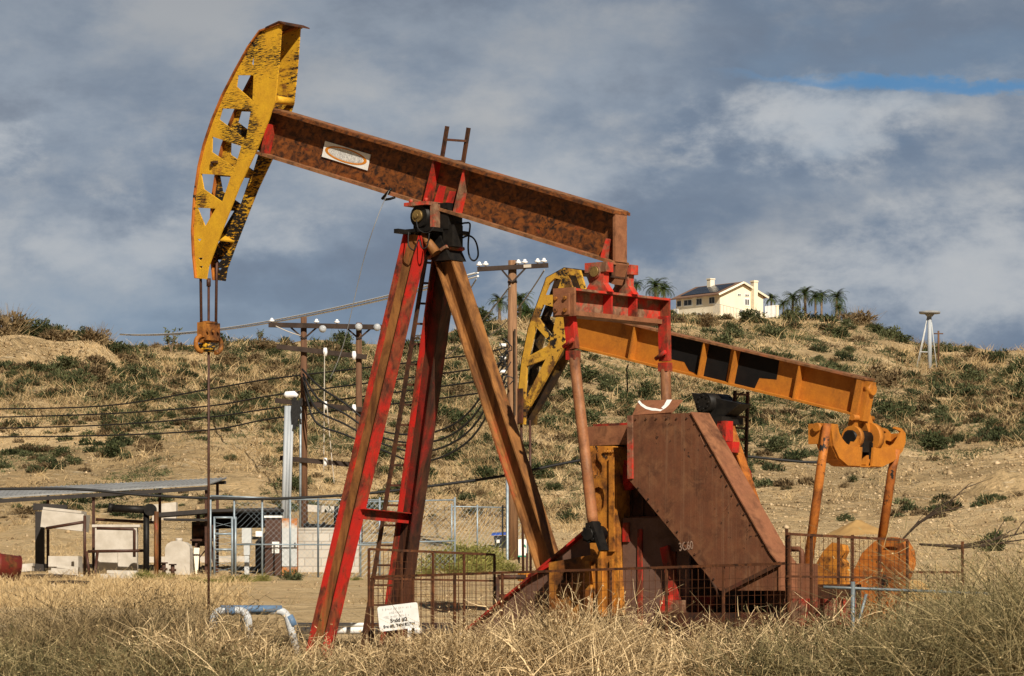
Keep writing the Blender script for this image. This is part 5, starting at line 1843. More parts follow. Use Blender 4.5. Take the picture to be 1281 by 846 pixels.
# ------------------------------------------------------------------ bins beyond the fence
def bins():
    Y = 100
    g = img(630, 700, Y)
    z0 = img(630, 699, Y).z
    o = empty('wheelie_bin', (g.x, g.y, z0), label='black wheeled bin with a bright blue lid by the utility pole', cat='bin')

    def body(m):
        vs = []
        for z, w, d in ((0.06, 0.20, 0.22), (0.66, 0.29, 0.30)):
            vs += [(-w, -d, z), (w, -d, z), (w, d, z), (-w, d, z)]
        m.add(vs, [(0, 3, 2, 1), (4, 5, 6, 7), (0, 1, 5, 4), (1, 2, 6, 5), (2, 3, 7, 6), (3, 0, 4, 7)])
        m.box((-0.05, -0.285, 0.50), (0.12, 0.02, 0.08))
    quick('bin_body', 'bin_black', body, o)
    quick('lid', 'bin_blue', lambda m: m.add([(-0.36, -0.34, 0.665), (0.36, -0.34, 0.70), (0.36, 0.34, 0.73), (-0.36, 0.34, 0.70), (-0.33, -0.3, 0.71), (0.33, -0.3, 0.77), (0.33, 0.32, 0.80), (-0.33, 0.32, 0.76)],
                                             [(0, 3, 2, 1), (4, 5, 6, 7), (0, 1, 5, 4), (1, 2, 6, 5), (2, 3, 7, 6), (3, 0, 4, 7)]), o)
    for s in (-1, 1):
        quick('wheel', 'flat_black', lambda m: m.tube([(s * 0.21, 0.24, 0.09), (s * 0.26, 0.24, 0.09)], 0.09, 14), o)
    quick('label_patch', 'white_paint', lambda m: m.box((-0.16, -0.292, 0.50), (0.09, 0.012, 0.09)), o)
    c = img(653.5, 685, 92)
    gzc = gz(c.x, c.y)
    o = empty('dispenser_box', (c.x, c.y, gzc), label='white box with green trim standing on black legs beside the utility pole', cat='box')
    zc = c.z - gzc
    quick('box_body', 'white_paint', lambda m: m.box((0, 0, zc), (0.22, 0.25, 0.44)), o)
    quick('trim', 'green_paint', lambda m: m.box((0, -0.005, zc - 0.235), (0.24, 0.27, 0.04)), o)
    quick('emblem', 'green_paint', lambda m: m.plate([[(-0.02, 0.14), (0.09, 0.05), (0.10, -0.02), (0.02, 0.05)]], lambda a, b, t: Vector((a, t, zc + b)), -0.135, -0.127), o)
    for x in (-0.09, 0.12):
        quick('leg', 'flat_black', lambda m: m.bar((x, 0, 0), (x, 0, zc - 0.25), 0.05, 0.05, (1, 0, 0)), o)


bins()

# ------------------------------------------------------------------ utility poles and wires
def insulator(mb, p, s=1.0):
    p = Vector(p)
    mb.tube([p, p + Vector((0, 0, 0.05 * s)), p + Vector((0, 0, 0.06 * s)), p + Vector((0, 0, 0.13 * s)), p + Vector((0, 0, 0.14 * s)), p + Vector((0, 0, 0.19 * s)), p + Vector((0, 0, 0.23 * s))],
            [0.035 * s, 0.035 * s, 0.13 * s, 0.13 * s, 0.06 * s, 0.08 * s, 0.03 * s], 12)


def pole_main():
    Y = 95.0
    k = F / Y
    top = img(641, 326, Y)
    g = gz(top.x, Y)
    o = empty('utility_pole', (top.x, Y, g), label='stout brown utility pole with one crossarm and six white insulators, nearest the pump jack', cat='utility pole', group='wooden utility poles')
    H = top.z - g
    quick('pole', 'pole_wood', lambda m: m.tube([(0, 0, -0.1), (0, 0, H * 0.5), (0, 0, H)], [0.165, 0.15, 0.115], 14), o)
    a, b = img(597, 337, Y - 0.18), img(686, 332, Y - 0.18)
    off = o.location.copy()
    arm = quick('crossarm', 'arm_wood', lambda m: m.bar(a - off, b - off, 0.10, 0.125, (0, 1, 0)), o)
    for x in (599.5, 607.5, 648.5, 656.5, 672.5, 680.5):
        f = (x - 597) / 89
        p = a.lerp(b, f) - off + Vector((0, 0, 0.06))
        quick('insulator', 'porcelain', lambda m: insulator(m, p, 0.64), arm)
    quick('brace', 'arm_wood', lambda m: (m.bar(img(628, 338, Y - 0.2) - off, img(640, 352, Y - 0.2) - off, 0.02, 0.05), m.bar(img(657, 336, Y - 0.2) - off, img(642, 352, Y - 0.2) - off, 0.02, 0.05)), o)
    quick('arm_tag', 'concrete_pale', lambda m: m.bar(img(655, 333.2, Y - 0.245) - off, img(664.5, 332.7, Y - 0.245) - off, 0.02, 0.085, (0, 1, 0)), arm)
    quick('pole_band', 'arm_wood', lambda m: m.tube([(0, 0, H - 0.62), (0, 0, H - 0.57)], 0.135, 14), o)
    quick('conduit', 'galvanised', lambda m: m.tube([img(634.8, 560, Y - 0.1) - off, img(634.8, 700, Y - 0.1) - off, img(633, 712, Y - 0.2) - off, img(629, 722, Y - 0.3) - off], 0.045, 8), o)
    quick('riser_guard', 'dead_wood', lambda m: m.bar(img(644, 412, Y - 0.2) - off, img(644, 520, Y - 0.2) - off, 0.05, 0.05, (1, 0, 0)), o)
    # tangle of secondary connections
    r = random.Random(3)
    def tangle(m):
        for i in range(13):
            x, y = r.uniform(621, 637), r.uniform(425, 515)
            pts = []
            for kk in range(7):
                pts.append(img(x + 6 * math.sin(kk * 1.1 + i), y + (kk - 3) * r.uniform(2, 6), Y - 0.3 - 0.02 * i) - off)
            m.tube(pts, 0.016, 5)
    quick('cable_tangle', 'cable_black', tangle, o)
    for y in (432, 448, 465):
        p = img(629, y, Y - 0.35) - off
        quick('spool_insulator', 'porcelain', lambda m: m.tube([p - Vector((0.09, 0, 0)), p + Vector((0.09, 0, 0))], 0.05, 10), o)


pole_main()


def h_frame():
    Y = 100.0
    o1 = None
    poles = []
    for px, ytop, r0, label in ((380, 397, 0.105, 'slender pole carrying four dark crossarms, nearest the white riser pipes'), (449, 404, 0.10, 'slender second pole of the pair with shared crossarms, half behind the red leg')):
        t = img(px, ytop, Y)
        g = gz(t.x, Y)
        o = empty('utility_pole', (t.x, Y, g), label=label, cat='utility pole', group='wooden utility poles')
        H = t.z - g
        quick('pole', 'pole_wood_dark', lambda m: m.tube([(0, 0, -0.1), (0, 0, H)], [r0 * 1.15, r0 * 0.85], 12), o)
        poles.append(o)
    o = poles[0]
    off = o.location.copy()
    arms = (((336, 406.5), (478, 409.5)), ((346, 433.5), (459, 447)), ((344, 501), (456, 513)), ((350, 573), (446, 582)))
    for i, (a, b) in enumerate(arms):
        pa, pb = img(*a, Y - 0.16), img(*b, Y - 0.16)
        arm = quick('crossarm', 'arm_wood', lambda m: m.bar(pa - off, pb - off, 0.11, 0.14, (0, 1, 0)), o)
        if i == 0:
            for x in (340, 396, 421.5):
                f = (x - 336) / 142
                p = pa.lerp(pb, f) - off + Vector((0, 0, 0.06))
                quick('insulator', 'porcelain', lambda m: insulator(m, p, 0.62), arm)
            for x in (404, 449, 472):
                f = (x - 336) / 142
                p = pa.lerp(pb, f) - off + Vector((0, -0.12, -0.10 if x == 404 else -0.02))
                quick('disc_insulator', 'glass_grey', lambda m: m.tube([p, p + Vector((0, -0.05, 0)), p + Vector((0, -0.07, 0)), p + Vector((0, -0.12, 0))], [0.04, 0.11, 0.11, 0.04], 12), arm)
        else:
            for x in (407, 443) if i < 3 else (407,):
                f = (x - a[0]) / (b[0] - a[0])
                p = pa.lerp(pb, f) - off + Vector((0, -0.10, 0))
                quick('spool_insulator', 'porcelain', lambda m: m.tube([p - Vector((0, 0, 0.12)), p, p + Vector((0, 0, 0.12))], [0.05, 0.07, 0.05], 10), arm)
    for px, s in ((380, 1), (380, -1), (449, 1), (449, -1)):
        quick('brace', 'arm_wood', lambda m: m.bar(img(px, 424, Y - 0.1) - off, img(px + 16 * s, 410, Y - 0.1) - off, 0.02, 0.05), o)
    quick('conduit', 'galvanised', lambda m: m.tube([img(376, 505, Y - 0.14) - off, img(375.5, 660, Y - 0.14) - off], 0.035, 8), o)
    # white riser pipes
    Y2 = 98.5
    b = img(357, 655, Y2)
    o2 = empty('riser_pipe', (b.x, Y2, gz(b.x, Y2)), label='bundle of tall white conduit pipes leaning beside the slender pole', cat='pipe')
    off2 = o2.location.copy()
    for dx, r in ((0, 0.060), (4.0, 0.048), (7.6, 0.045)):
        quick('conduit', 'pipe_pale', lambda m: m.tube([img(353.5 + dx, 665, Y2) - off2, img(358.5 + dx, 508, Y2) - off2], r, 10), o2)
    quick('pothead', 'porcelain', lambda m: m.tube([img(356, 496, Y2) - off2, img(358, 494, Y2) - off2, img(368, 493.5, Y2) - off2, img(372, 496, Y2) - off2], [0.05, 0.10, 0.10, 0.06], 10), o2)
    r = random.Random(8)
    quick('cable_tangle', 'cable_black', lambda m: [m.tube([img(r.uniform(364, 378), 497 + r.uniform(0, 6), Y2 - 0.1) - off2, img(r.uniform(364, 378), 515 + r.uniform(-4, 4), Y2 - 0.1) - off2, img(r.uniform(366, 378), 530 + r.uniform(-6, 8), Y2 - 0.1) - off2], 0.03, 5) for _ in range(14)], o2)


h_frame()


def cable(pts, r, mat, label, group=None, sag=0.0, n=24, name='overhead_cable', twist=0.0):
    """pts: world points joined by smooth curve; sag in metres between two points"""
    P = [Vector(p) for p in pts]
    out = []
    if len(P) == 2:
        for i in range(n + 1):
            t = i / n
            q = P[0].lerp(P[1], t)
            q.z -= sag * 4 * t * (1 - t)
            out.append(q)
    else:
        for i in range(len(P) - 1):
            p0, p1, p2, p3 = P[max(i - 1, 0)], P[i], P[i + 1], P[min(i + 2, len(P) - 1)]
            for k in range(6):
                t = k / 6
                out.append(0.5 * ((2 * p1) + (p2 - p0) * t + (2 * p0 - 5 * p1 + 4 * p2 - p3) * t * t + (3 * p1 - p0 - 3 * p2 + p3) * t ** 3))
        out.append(P[-1])
    return quick(name, mat, lambda m: m.tube(out, r, 6), label=label, cat='cable', group=group)


GW = 'overhead cables strung across the field'
LOW = 'grey twisted cable rising from the low hillside to the stout pole, {}'
for i, (ya, yb, yc, yd, w) in enumerate(((511, 487, 474, 444, 'topmost'), (522, 508, 495, 462, 'second from top'), (536, 522, 511, 478, 'third from top'), (546, 538, 524, 493, 'lowest'))):
    cable([img(-40, ya + 1, 118), img(130, ya - 3 if i == 0 else (ya + yb) / 2 + 3, 112), img(262, yb, 108), img(340, yc, 105), img(480, yc - (yc - yd) * 0.55, 101), img(592, yd, 97), img(636, yd - 10, 95)], 0.024, 'cable_black',
          LOW.format(w), GW)
CAT = 'sagging black cable from the slender poles to the stout pole, {} of four'
for i, (xa, ya, xm, ym, w) in enumerate(((378, 462, 545, 545, 'topmost'), (379, 468, 540, 558, 'second from top'), (379, 472, 535, 570, 'third from top'), (380, 478, 530, 583, 'lowest'))):
    cable([img(xa, ya, 99.7), img(400 - i * 2, ya + 22 + i * 9, 99), img(432, 505 + i * 13, 98.5), img(480, 540 + i * 8, 98), img(xm, ym - 5, 97), img(590, 512 + i * 12, 96), img(634, 440 + i * 10, 94.7)], 0.030, 'cable_black', CAT.format(w), GW)
cable([img(-40, 612, 62), img(90, 612, 62), img(180, 619.5, 62), img(265, 623.5, 62), img(342, 624, 62), img(425, 620, 62), img(483, 615, 62), img(540, 608, 62), img(627, 596, 62), img(720, 577, 62), img(800, 566, 62), img(880, 566, 62),
       img(934, 571, 62), img(1005, 578, 62), img(1036, 578, 62)], 0.026, 'cable_black', 'long black twisted cable crossing behind both pump jacks above the compound fence', GW)
for dy, w in ((0, 'upper'), (4.5, 'lower')):
    cable([img(150, 418 + dy * 0.2, 215), img(598, 341 + dy, 94.8)], 0.030, 'cable_glint', 'bright sunlit wire running from the far ridge to the stout pole, %s of the pair' % w, GW, sag=0.55, name='power_line')
for a, b, w in (((596, 349), (520, 420), 'first'), ((638, 358), (505, 480), 'middle'), ((681, 338), (590, 430), 'outermost')):
    cable([img(*a, 94.6), img(*b, 120)], 0.020, 'cable_grey', 'thin dark stay wire slanting down from the stout pole crossarm, the %s of three' % w, GW, sag=0.4, name='stay_wire')
for (a, b, lab) in (((376, 420), (345, 408), 'short thin wire under the first crossarm of the slender poles'), ((406, 440), (405, 590), 'pale rope hanging straight down from the slender pole crossarms'),
                    ((409, 508), (418, 605), 'pale rope trailing down to the slope from the third crossarm')):
    cable([img(*a, 99.6), img(*b, 99.6)], 0.014, 'concrete_pale', lab, None, sag=0.02, name='rope')
# thin rope hanging from the walking beam
cable([N.o + N.r @ N.v(487, 238, -0.22), img(473, 270, 47.6), img(455, 325, 47.8), img(430, 430, 48.0), img(412, 476, 48.2)], 0.0055, 'cable_grey', 'thin pale rope trailing from a clamp on the walking beam', None, name='rope')
quick('rope_clamp', 'black_grease', lambda m: (m.tube([N.o + N.r @ N.v(478, 249, -0.21), N.o + N.r @ N.v(485, 241, -0.22), N.o + N.r @ N.v(490, 236, -0.21)], 0.02, 6), m.tube([N.o + N.r @ N.v(481, 250, -0.22), N.o + N.r @ N.v(488, 249, -0.22), N.o + N.r @ N.v(494, 247, -0.21)], 0.018, 6)),
      label='small black clamp gripping the lower flange of the walking beam', cat='clamp')


def lattice_post():
    Y = 350.0
    t, = (img(1163, 392, Y),)
    g = gz(t.x, Y)
    o = empty('signal_post', (t.x, Y, g), label='tall white post with a flat round top and guy wires on the bare hill', cat='post')
    H = t.z - g
    quick('post', 'pipe_pale', lambda m: m.tube([(0, 0, 0), (0, 0, H)], [0.24, 0.20], 10), o)
    quick('top_plate', 'sheet_metal_grey', lambda m: (m.tube([(0, 0, H - 0.05), (0, 0, H + 0.16), (0, 0, H + 0.26)], [1.05, 1.10, 0.4], 20), m.tube([(0, 0, H - 0.35), (0, 0, H - 0.05)], [0.28, 0.55], 12)), o)
    for x, y in ((-1.45, -0.4), (-1.1, 1.2), (0.9, 1.0)):
        quick('guy_wire', 'cabinet_grey', lambda m: m.tube([(x, y, gz(t.x + x, Y + y) - g), (x * 0.15, y * 0.15, H - 0.3)], 0.05, 6), o)
    quick('cross_tie', 'cabinet_grey', lambda m: m.tube([(-1.0, -0.3, H * 0.36), (0, 0, H * 0.36)], 0.05, 6), o)
    # a smaller wooden mast beside it
    t2 = img(1174, 414, Y + 12)
    g2 = gz(t2.x, Y + 12)
    quick('mast', 'pole_wood_dark', lambda m: (m.tube([(t2.x, Y + 12, g2), (t2.x, Y + 12, t2.z)], 0.10, 8), m.tube([(t2.x - 0.5, Y + 12, t2.z - 0.3), (t2.x + 0.5, Y + 12, t2.z - 0.3)], 0.06, 6)), label='short thin mast just behind the white post', cat='mast')


lattice_post()


# ------------------------------------------------------------------ house on the ridge
def house():
    Y = 436.0
    c = img(900.5, 392, Y)
    th = math.radians(36)
    gd, ld = Vector((math.cos(th), math.sin(th), 0)), Vector((-math.sin(th), math.cos(th), 0))
    k = F / Y
    Wg, Lh = 56.5 / k / math.cos(th) * 1.01, 57.0 / k / math.sin(th) * 0.90
    o = empty('house', (c.x, c.y, c.z), label='cream two-storey house with dark solar roof on the hilltop', cat='house')
    eave = img(900, 367.5, Y).z - c.z
    peak = img(929, 352.5, Y).z - c.z

    def P(g, l, z):
        return gd * g + ld * l + Vector((0, 0, z))
    R = Matrix((gd, ld, Vector((0, 0, 1)))).transposed()
    zb = -2.5
    def walls(m):
        prof = [(0, zb), (Wg, zb), (Wg, eave), (Wg / 2, peak), (0, eave)]
        m.plate([prof], lambda a, b, t: P(a, t, b), 0, Lh)
    quick('wall', 'cream_wall', walls, o)

    def roof(m):
        ov, t = 0.55, 0.16
        sl = (peak - eave) / (Wg / 2)
        for s in (0, 1):
            a0, a1 = (-ov, Wg / 2) if s == 0 else (Wg + ov, Wg / 2)
            z0, z1 = eave - ov * sl, peak
            vs = [P(a, l, z + dz + 0.03) for dz in (0, t) for (a, z) in ((a0, z0), (a1, z1)) for l in (-0.45, Lh + 0.45)]
            m.add(vs, [(0, 1, 3, 2), (4, 6, 7, 5), (0, 4, 5, 1), (2, 3, 7, 6), (0, 2, 6, 4), (1, 5, 7, 3)])
    rf = quick('roof', 'roof_tile', roof, o)

    def solar(m):
        sl = (peak - eave) / (Wg / 2)
        n = 7
        for i in range(n):
            for j in range(2):
                l0, l1 = 0.6 + (Lh - 1.4) * i / n + 0.04, 0.6 + (Lh - 1.4) * (i + 1) / n - 0.04
                a0, a1 = (0.05 + j * Wg * 0.21), (0.05 + (j + 1) * Wg * 0.21 - 0.06)
                vs = [P(a, l, eave + a * sl + 0.24 + dz) for dz in (0, 0.05) for a in (a0, a1) for l in (l0, l1)]
                m.add(vs, [(0, 1, 3, 2), (4, 6, 7, 5), (0, 4, 5, 1), (2, 3, 7, 6), (0, 2, 6, 4), (1, 5, 7, 3)])
    quick('solar_panels', 'solar', solar, rf)
    quick('barge_board', 'cream_trim', lambda m: (m.bar(P(-0.55, -0.49, eave - 0.55 * (peak - eave) / (Wg / 2) + 0.08), P(Wg / 2, -0.49, peak + 0.08), 0.06, 0.24, (0, 1, 0)), m.bar(P(Wg + 0.55, -0.49, eave - 0.55 * (peak - eave) / (Wg / 2) + 0.08), P(Wg / 2, -0.49, peak + 0.08), 0.06, 0.24, (0, 1, 0))), rf)
    # chimneys
    gx = Wg * (943 - 900.5) / 56.5
    ztop = img(943, 348.5, Y).z - c.z
    quick('chimney', 'cream_wall', lambda m: (m.box(P(gx, -0.35, (ztop + zb) / 2), (0.62, 0.7, ztop - zb), R), m.box(P(gx, -0.35, ztop - 0.12), (0.74, 0.82, 0.2), R)), o)
    p = P(Wg * 0.40, Lh * 0.60, peak)
    quick('chimney', 'cream_trim', lambda m: (m.box(p + Vector((0, 0, 0.3)), (0.7, 0.7, 1.1), R), m.box(p + Vector((0, 0, 0.88)), (0.85, 0.85, 0.14), R)), rf)
    # windows: long side
    for l, w, h, z in ((Lh * 0.17, 1.25, 1.0, eave - 0.75), (Lh * 0.46, 1.25, 1.0, eave - 0.75), (Lh * 0.72, 1.8, 0.9, eave - 0.72), (Lh * 0.92, 0.9, 0.9, eave - 0.72)):
        wf = quick('window', 'white_paint', lambda m: m.box(P(-0.02, l, z), (0.10, w, h), R), o)
        quick('pane', 'glass_dark', lambda m: (m.box(P(-0.08, l - w * 0.22, z), (0.03, w * 0.38, h - 0.24), R), m.box(P(-0.08, l + w * 0.22, z), (0.03, w * 0.38, h - 0.24), R)), wf)
    # windows: gable side
    for g, w, h, z in ((Wg * 0.44, 0.55, 0.28, eave + 0.02), (Wg * 0.62, 0.75, 0.28, eave + 0.02), (Wg * 0.62, 0.8, 0.95, eave - 0.85), (Wg * 0.50, 0.72, 1.1, 0.15), (Wg * 0.80, 0.72, 0.9, 0.15)):
        wf = quick('window', 'white_paint', lambda m: m.box(P(g, -0.02, z), (w, 0.10, h), R), o)
        quick('pane', 'glass_dark', lambda m: (m.box(P(g - w * 0.22, -0.08, z), (w * 0.30, 0.03, h * 0.72), R), m.box(P(g + w * 0.22, -0.08, z), (w * 0.30, 0.03, h * 0.72), R)), wf)
    # balcony and low wall on the long side
    quick('balcony', 'white_paint', lambda m: (m.box(P(-0.8, Lh * 0.62, -0.02), (1.6, Lh * 0.75, 0.18), R), m.box(P(-1.5, Lh * 0.80, 0.6), (0.08, 1.0, 0.7), R), m.box(P(-1.5, Lh * 0.80, 0.25), (0.3, 0.3, 0.3), R)), o)
    quick('porch_wall', 'cream_wall', lambda m: m.box(P(-1.2, Lh * 0.35, -0.8), (0.15, Lh * 0.9, 1.3), R), o)

    # garden rail in front of the gable
    f = empty('garden_fence', (c.x, c.y, c.z), label='thin grey railing fence along the front of the cream house', cat='fence')
    def rail(m):
        A = [img(893, 380, Y - 2.5) - c, img(901, 381, Y - 3.0) - c, img(934, 389, Y - 2.2) - c]
        for p, q in zip(A[:-1], A[1:]):
            m.bar(p, q, 0.05, 0.05, (0, 0, 1))
            n = max(4, int((q - p).length / 0.4))
            for i in range(n + 1):
                r = p.lerp(q, i / n)
                m.bar(r, r - Vector((0, 0, 1.25)), 0.045, 0.045, (1, 0, 0))
    quick('railing', 'sheet_metal_grey', rail, f)
    w = img(965, 391, Y + 6)
    g_ = empty('garden_wall', (w.x, w.y, w.z), label='white picket wall with a cream pier beside the hilltop house', cat='wall')
    quick('picket_panel', 'white_paint', lambda m: [m.box((-0.75 + 0.17 * i, 0, 0.05 + 0.02 * i), (0.12, 0.06, 1.5)) for i in range(9)], g_)
    quick('pier', 'cream_wall', lambda m: (m.box((0.78, 0, 0.05), (0.30, 0.3, 1.6)), m.box((0.78, 0, 0.88), (0.38, 0.38, 0.08))), g_)
    a, b = img(972, 394, Y + 8), img(1062, 407, Y - 6)
    a.z, b.z = gz(a.x, a.y) - 0.1, gz(b.x, b.y) - 0.1
    quick('garden_wall', 'cream_trim', lambda m: (m.bar(a, b, 0.3, 0.9, (0, 1, 0)), m.bar(a + Vector((0, 0, 0.48)), b + Vector((0, 0, 0.48)), 0.36, 0.06, (0, 1, 0))), label='long low cream garden wall under the row of palms', cat='wall')


house()


# ------------------------------------------------------------------ palms
def palm_mesh(seed, R=1.8, nf=38):
    r = np.random.default_rng(seed)
    vs, fs, tint = [], [], []
    for i in range(nf):
        az = i * 2.399 + r.uniform(-0.3, 0.3)
        el = r.uniform(-0.35, 1.35)
        L = R * r.uniform(0.8, 1.1)
        pts = []
        p = np.array([0, 0, 0.0])
        e = el
        n = 9
        for k in range(n + 1):
            pts.append(p.copy())
            p = p + np.array([math.cos(az) * math.cos(e), math.sin(az) * math.cos(e), math.sin(e)]) * L / n
            e -= 0.13 + 0.022 * k
        t0 = r.uniform(0.25, 0.85) if el > -0.3 else r.uniform(0.5, 1.0)
        side = np.array([-math.sin(az), math.cos(az), 0])
        for k in range(1, n + 1):
            for s in (-1, 1):
                ll = 0.42 * (1 - abs(k / n - 0.45) * 1.1) * r.uniform(0.8, 1.1)
                for q in (0.0, 0.5):
                    b = pts[k - 1] * (1 - q) + pts[k] * q
                    tip = b + side * s * ll + (pts[k] - pts[k - 1]) * 1.0 + np.array([0, 0, -0.30 * ll])
                    w = (pts[k] - pts[k - 1]) * 0.34
                    o = len(vs)
                    vs += [b, b + w, tip]
                    fs.append((o, o + 1, o + 2))
                    tint += [t0 * 0.8, t0, min(t0 * 1.15, 1)]
    return np_mesh('palm_crown', np.array(vs), np.array(fs), 'leaf_palm', np.array(tint))


PALM_ME = [palm_mesh(s) for s in (1, 2, 3)]
TRUNK = {}


def palm(px, py, pbase, Y, s, i, label, group):
    """crown centre at (px, py), trunk foot at row pbase"""
    t = img(px, py, Y)
    g = min(gz(t.x, Y), img(px, pbase, Y).z)
    o = empty('palm_tree', (t.x, Y, g), rz=i * 1.3, label=label, cat='palm', group=group)
    H = t.z - g
    quick('trunk', 'palm_trunk', lambda m: m.tube([(0, 0, -0.3), (0.04, 0.02, H * 0.5), (0, 0, H)], [0.23 * s, 0.15 * s, 0.14 * s], 8), o)
    c = link_mesh('crown', PALM_ME[i % 3], o)
    c.location = (0, 0, H)
    c.scale = (s * 0.92, s * 0.92, s * 0.92)


PG = 'feather palms along the ridge'
for i, (px, py, pb, Y, s, lab) in enumerate((
        (820, 358, 400, 452, 1.35, 'bushy palm crown rising behind the ridge between the equaliser and the cream house'), (831, 362, 400, 456, 1.15, 'palm nearest the cream house, on the ridge before its dark roof'), (796, 357, 398, 460, 0.9, 'palm crown peeping past the tail bearing of the near pump jack'),
        (625, 378, 405, 345, 0.95, 'small palm beside the stout utility pole, on its side away from the yellow head'), (650, 376, 408, 350, 1.25, 'larger palm between the stout utility pole and the open yellow horse head'), (659, 392, 408, 340, 0.8, 'low palm close to the open yellow horse head'),
        (965, 374, 398, 470, 0.95, 'palm right beside the gable of the cream house'), (992, 372, 400, 470, 1.15, 'slender pale-trunked palm second from the cream house'), (980, 380, 400, 474, 0.85, 'short dark palm between two taller ones by the house'),
        (1007, 368, 402, 468, 1.2, 'tallest palm in the middle of the ridge row'), (1020, 372, 404, 466, 1.05, 'pale-trunked palm just past the tallest of the row'), (1028, 370, 404, 472, 1.0, 'palm crowding its neighbour toward the end of the row'),
        (1047, 372, 406, 462, 1.2, 'leaning palm at the far end of the row, apart from the cluster'), (1050, 386, 408, 458, 0.9, 'short palm under the leaning one'), (1079, 400, 416, 440, 0.85, 'lone small palm down the ridge past the row'), (1060, 396, 410, 452, 0.75, 'low bushy palm at the wall end'))):
    palm(px, py, pb, Y, s, i, lab, PG)

# ------------------------------------------------------------------ vegetation
def blades(P0, D, L, W, bend, tint, nseg=4, seed=0, taper=0.75):
    """ribbons: base points, directions, lengths, widths, bend vectors -> verts, quads, tint"""
    n = len(P0)
    r = np.random.default_rng(seed)
    side = np.cross(D, r.normal(size=(n, 3)))
    side /= np.linalg.norm(side, axis=1, keepdims=True) + 1e-9
    ts = np.linspace(0, 1, nseg + 1)
    V = np.empty((n, nseg + 1, 2, 3))
    for k, t in enumerate(ts):
        c = P0 + L[:, None] * (D * t + bend * t * t)
        w = (W * (1 - taper * t))[:, None] * side * 0.5
        V[:, k, 0] = c - w
        V[:, k, 1] = c + w
    base = (np.arange(n) * (nseg + 1) * 2)[:, None]
    q = []
    for k in range(nseg):
        q.append(np.stack([base[:, 0] + 2 * k, base[:, 0] + 2 * k + 1, base[:, 0] + 2 * k + 3, base[:, 0] + 2 * k + 2], 1))
    Fq = np.concatenate(q)
    T = np.repeat(tint, (nseg + 1) * 2)
    return V.reshape(-1, 3), Fq, T


def shrub_mesh(name, seed, mat, n=520, twig=140, flat=0.62, leaf=(0.05, 0.10)):
    """unit shrub about 1 m across: lumpy crown of small leaves on thin stems"""
    r = np.random.default_rng(seed)
    lumps = []
    for i in range(11):
        a, rad = r.uniform(0, 6.28), math.sqrt(r.uniform(0, 1)) * 0.36
        lumps.append((math.cos(a) * rad, math.sin(a) * rad, flat * r.uniform(0.25, 0.85) * (1 - rad), r.uniform(0.10, 0.22)))
    lumps = np.array(lumps)
    pick = r.integers(0, len(lumps), n)
    d = r.normal(size=(n, 3))
    d /= np.linalg.norm(d, axis=1, keepdims=True)
    P = lumps[pick, :3] + d * (lumps[pick, 3] * r.uniform(0.45, 1.12, n))[:, None]
    P[:, 2] = np.abs(P[:, 2])
    L = r.uniform(*leaf, n)
    D = d * 0.6 + r.normal(size=(n, 3)) * 0.5 + np.array([0, 0, 0.5])
    D /= np.linalg.norm(D, axis=1, keepdims=True)
    tn = np.clip(r.normal(0.42, 0.20, n) + 0.25 * (lumps[pick, 3] - 0.16) / 0.06 * 0.3, 0, 1)
    v1, f1, t1 = blades(P, D, L, L * 0.55, r.normal(size=(n, 3)) * 0.15, tn, 1, seed + 1, 0.5)
    # stems and stray twigs
    a = r.uniform(0, 6.28, twig)
    el = r.uniform(0.35, 1.5, twig)
    D2 = np.stack([np.cos(a) * np.cos(el), np.sin(a) * np.cos(el), np.sin(el)], 1)
    v2, f2, t2 = blades(r.normal(size=(twig, 3)) * np.array([0.12, 0.12, 0.0]), D2, r.uniform(0.35, 0.72, twig) * (0.75 + 0.3 * flat), np.full(twig, 0.012), r.normal(size=(twig, 3)) * 0.12, np.clip(r.normal(0.7, 0.2, twig), 0, 1), 2, seed + 2)
    return np_mesh(name, np.concatenate([v1, v2]), np.concatenate([f1, f2 + len(v1)]), mat, np.concatenate([t1, t2]))


SHRUBS = {
    'dark': [shrub_mesh('shrub', 100 + i, 'leaf_dark', 620) for i in range(3)],
    'grey': [shrub_mesh('shrub', 120 + i, 'leaf_greygreen', 560) for i in range(4)],
    'brown': [shrub_mesh('shrub', 140 + i, 'leaf_brown', 420, 200) for i in range(3)],
    'weed': [shrub_mesh('shrub', 160 + i, 'leaf_weed', 900, 260, 0.8, (0.03, 0.06)) for i in range(2)],
}
KINDLAB = {'dark': 'rounded dark green shrub on the dry hillside', 'grey': 'low grey-green sagebrush shrub on the dry hillside', 'brown': 'dead-looking brown shrub on the dry hillside'}
prnd = random.Random(21)


def put_shrub(kind, x, y, s, label, group, zs=1.0, name='shrub'):
    o = bpy.data.objects.new(name, prnd.choice(SHRUBS[kind]))
    o.location = (x, y, gz(x, y) - 0.06 * s)
    o.rotation_euler = (0, 0, prnd.uniform(0, 6.28))
    o.scale = (s * prnd.uniform(0.9, 1.25), s * prnd.uniform(0.9, 1.2), s * zs * prnd.uniform(0.85, 1.15))
    COL.objects.link(o)
    return tag(o, label, 'shrub', group)


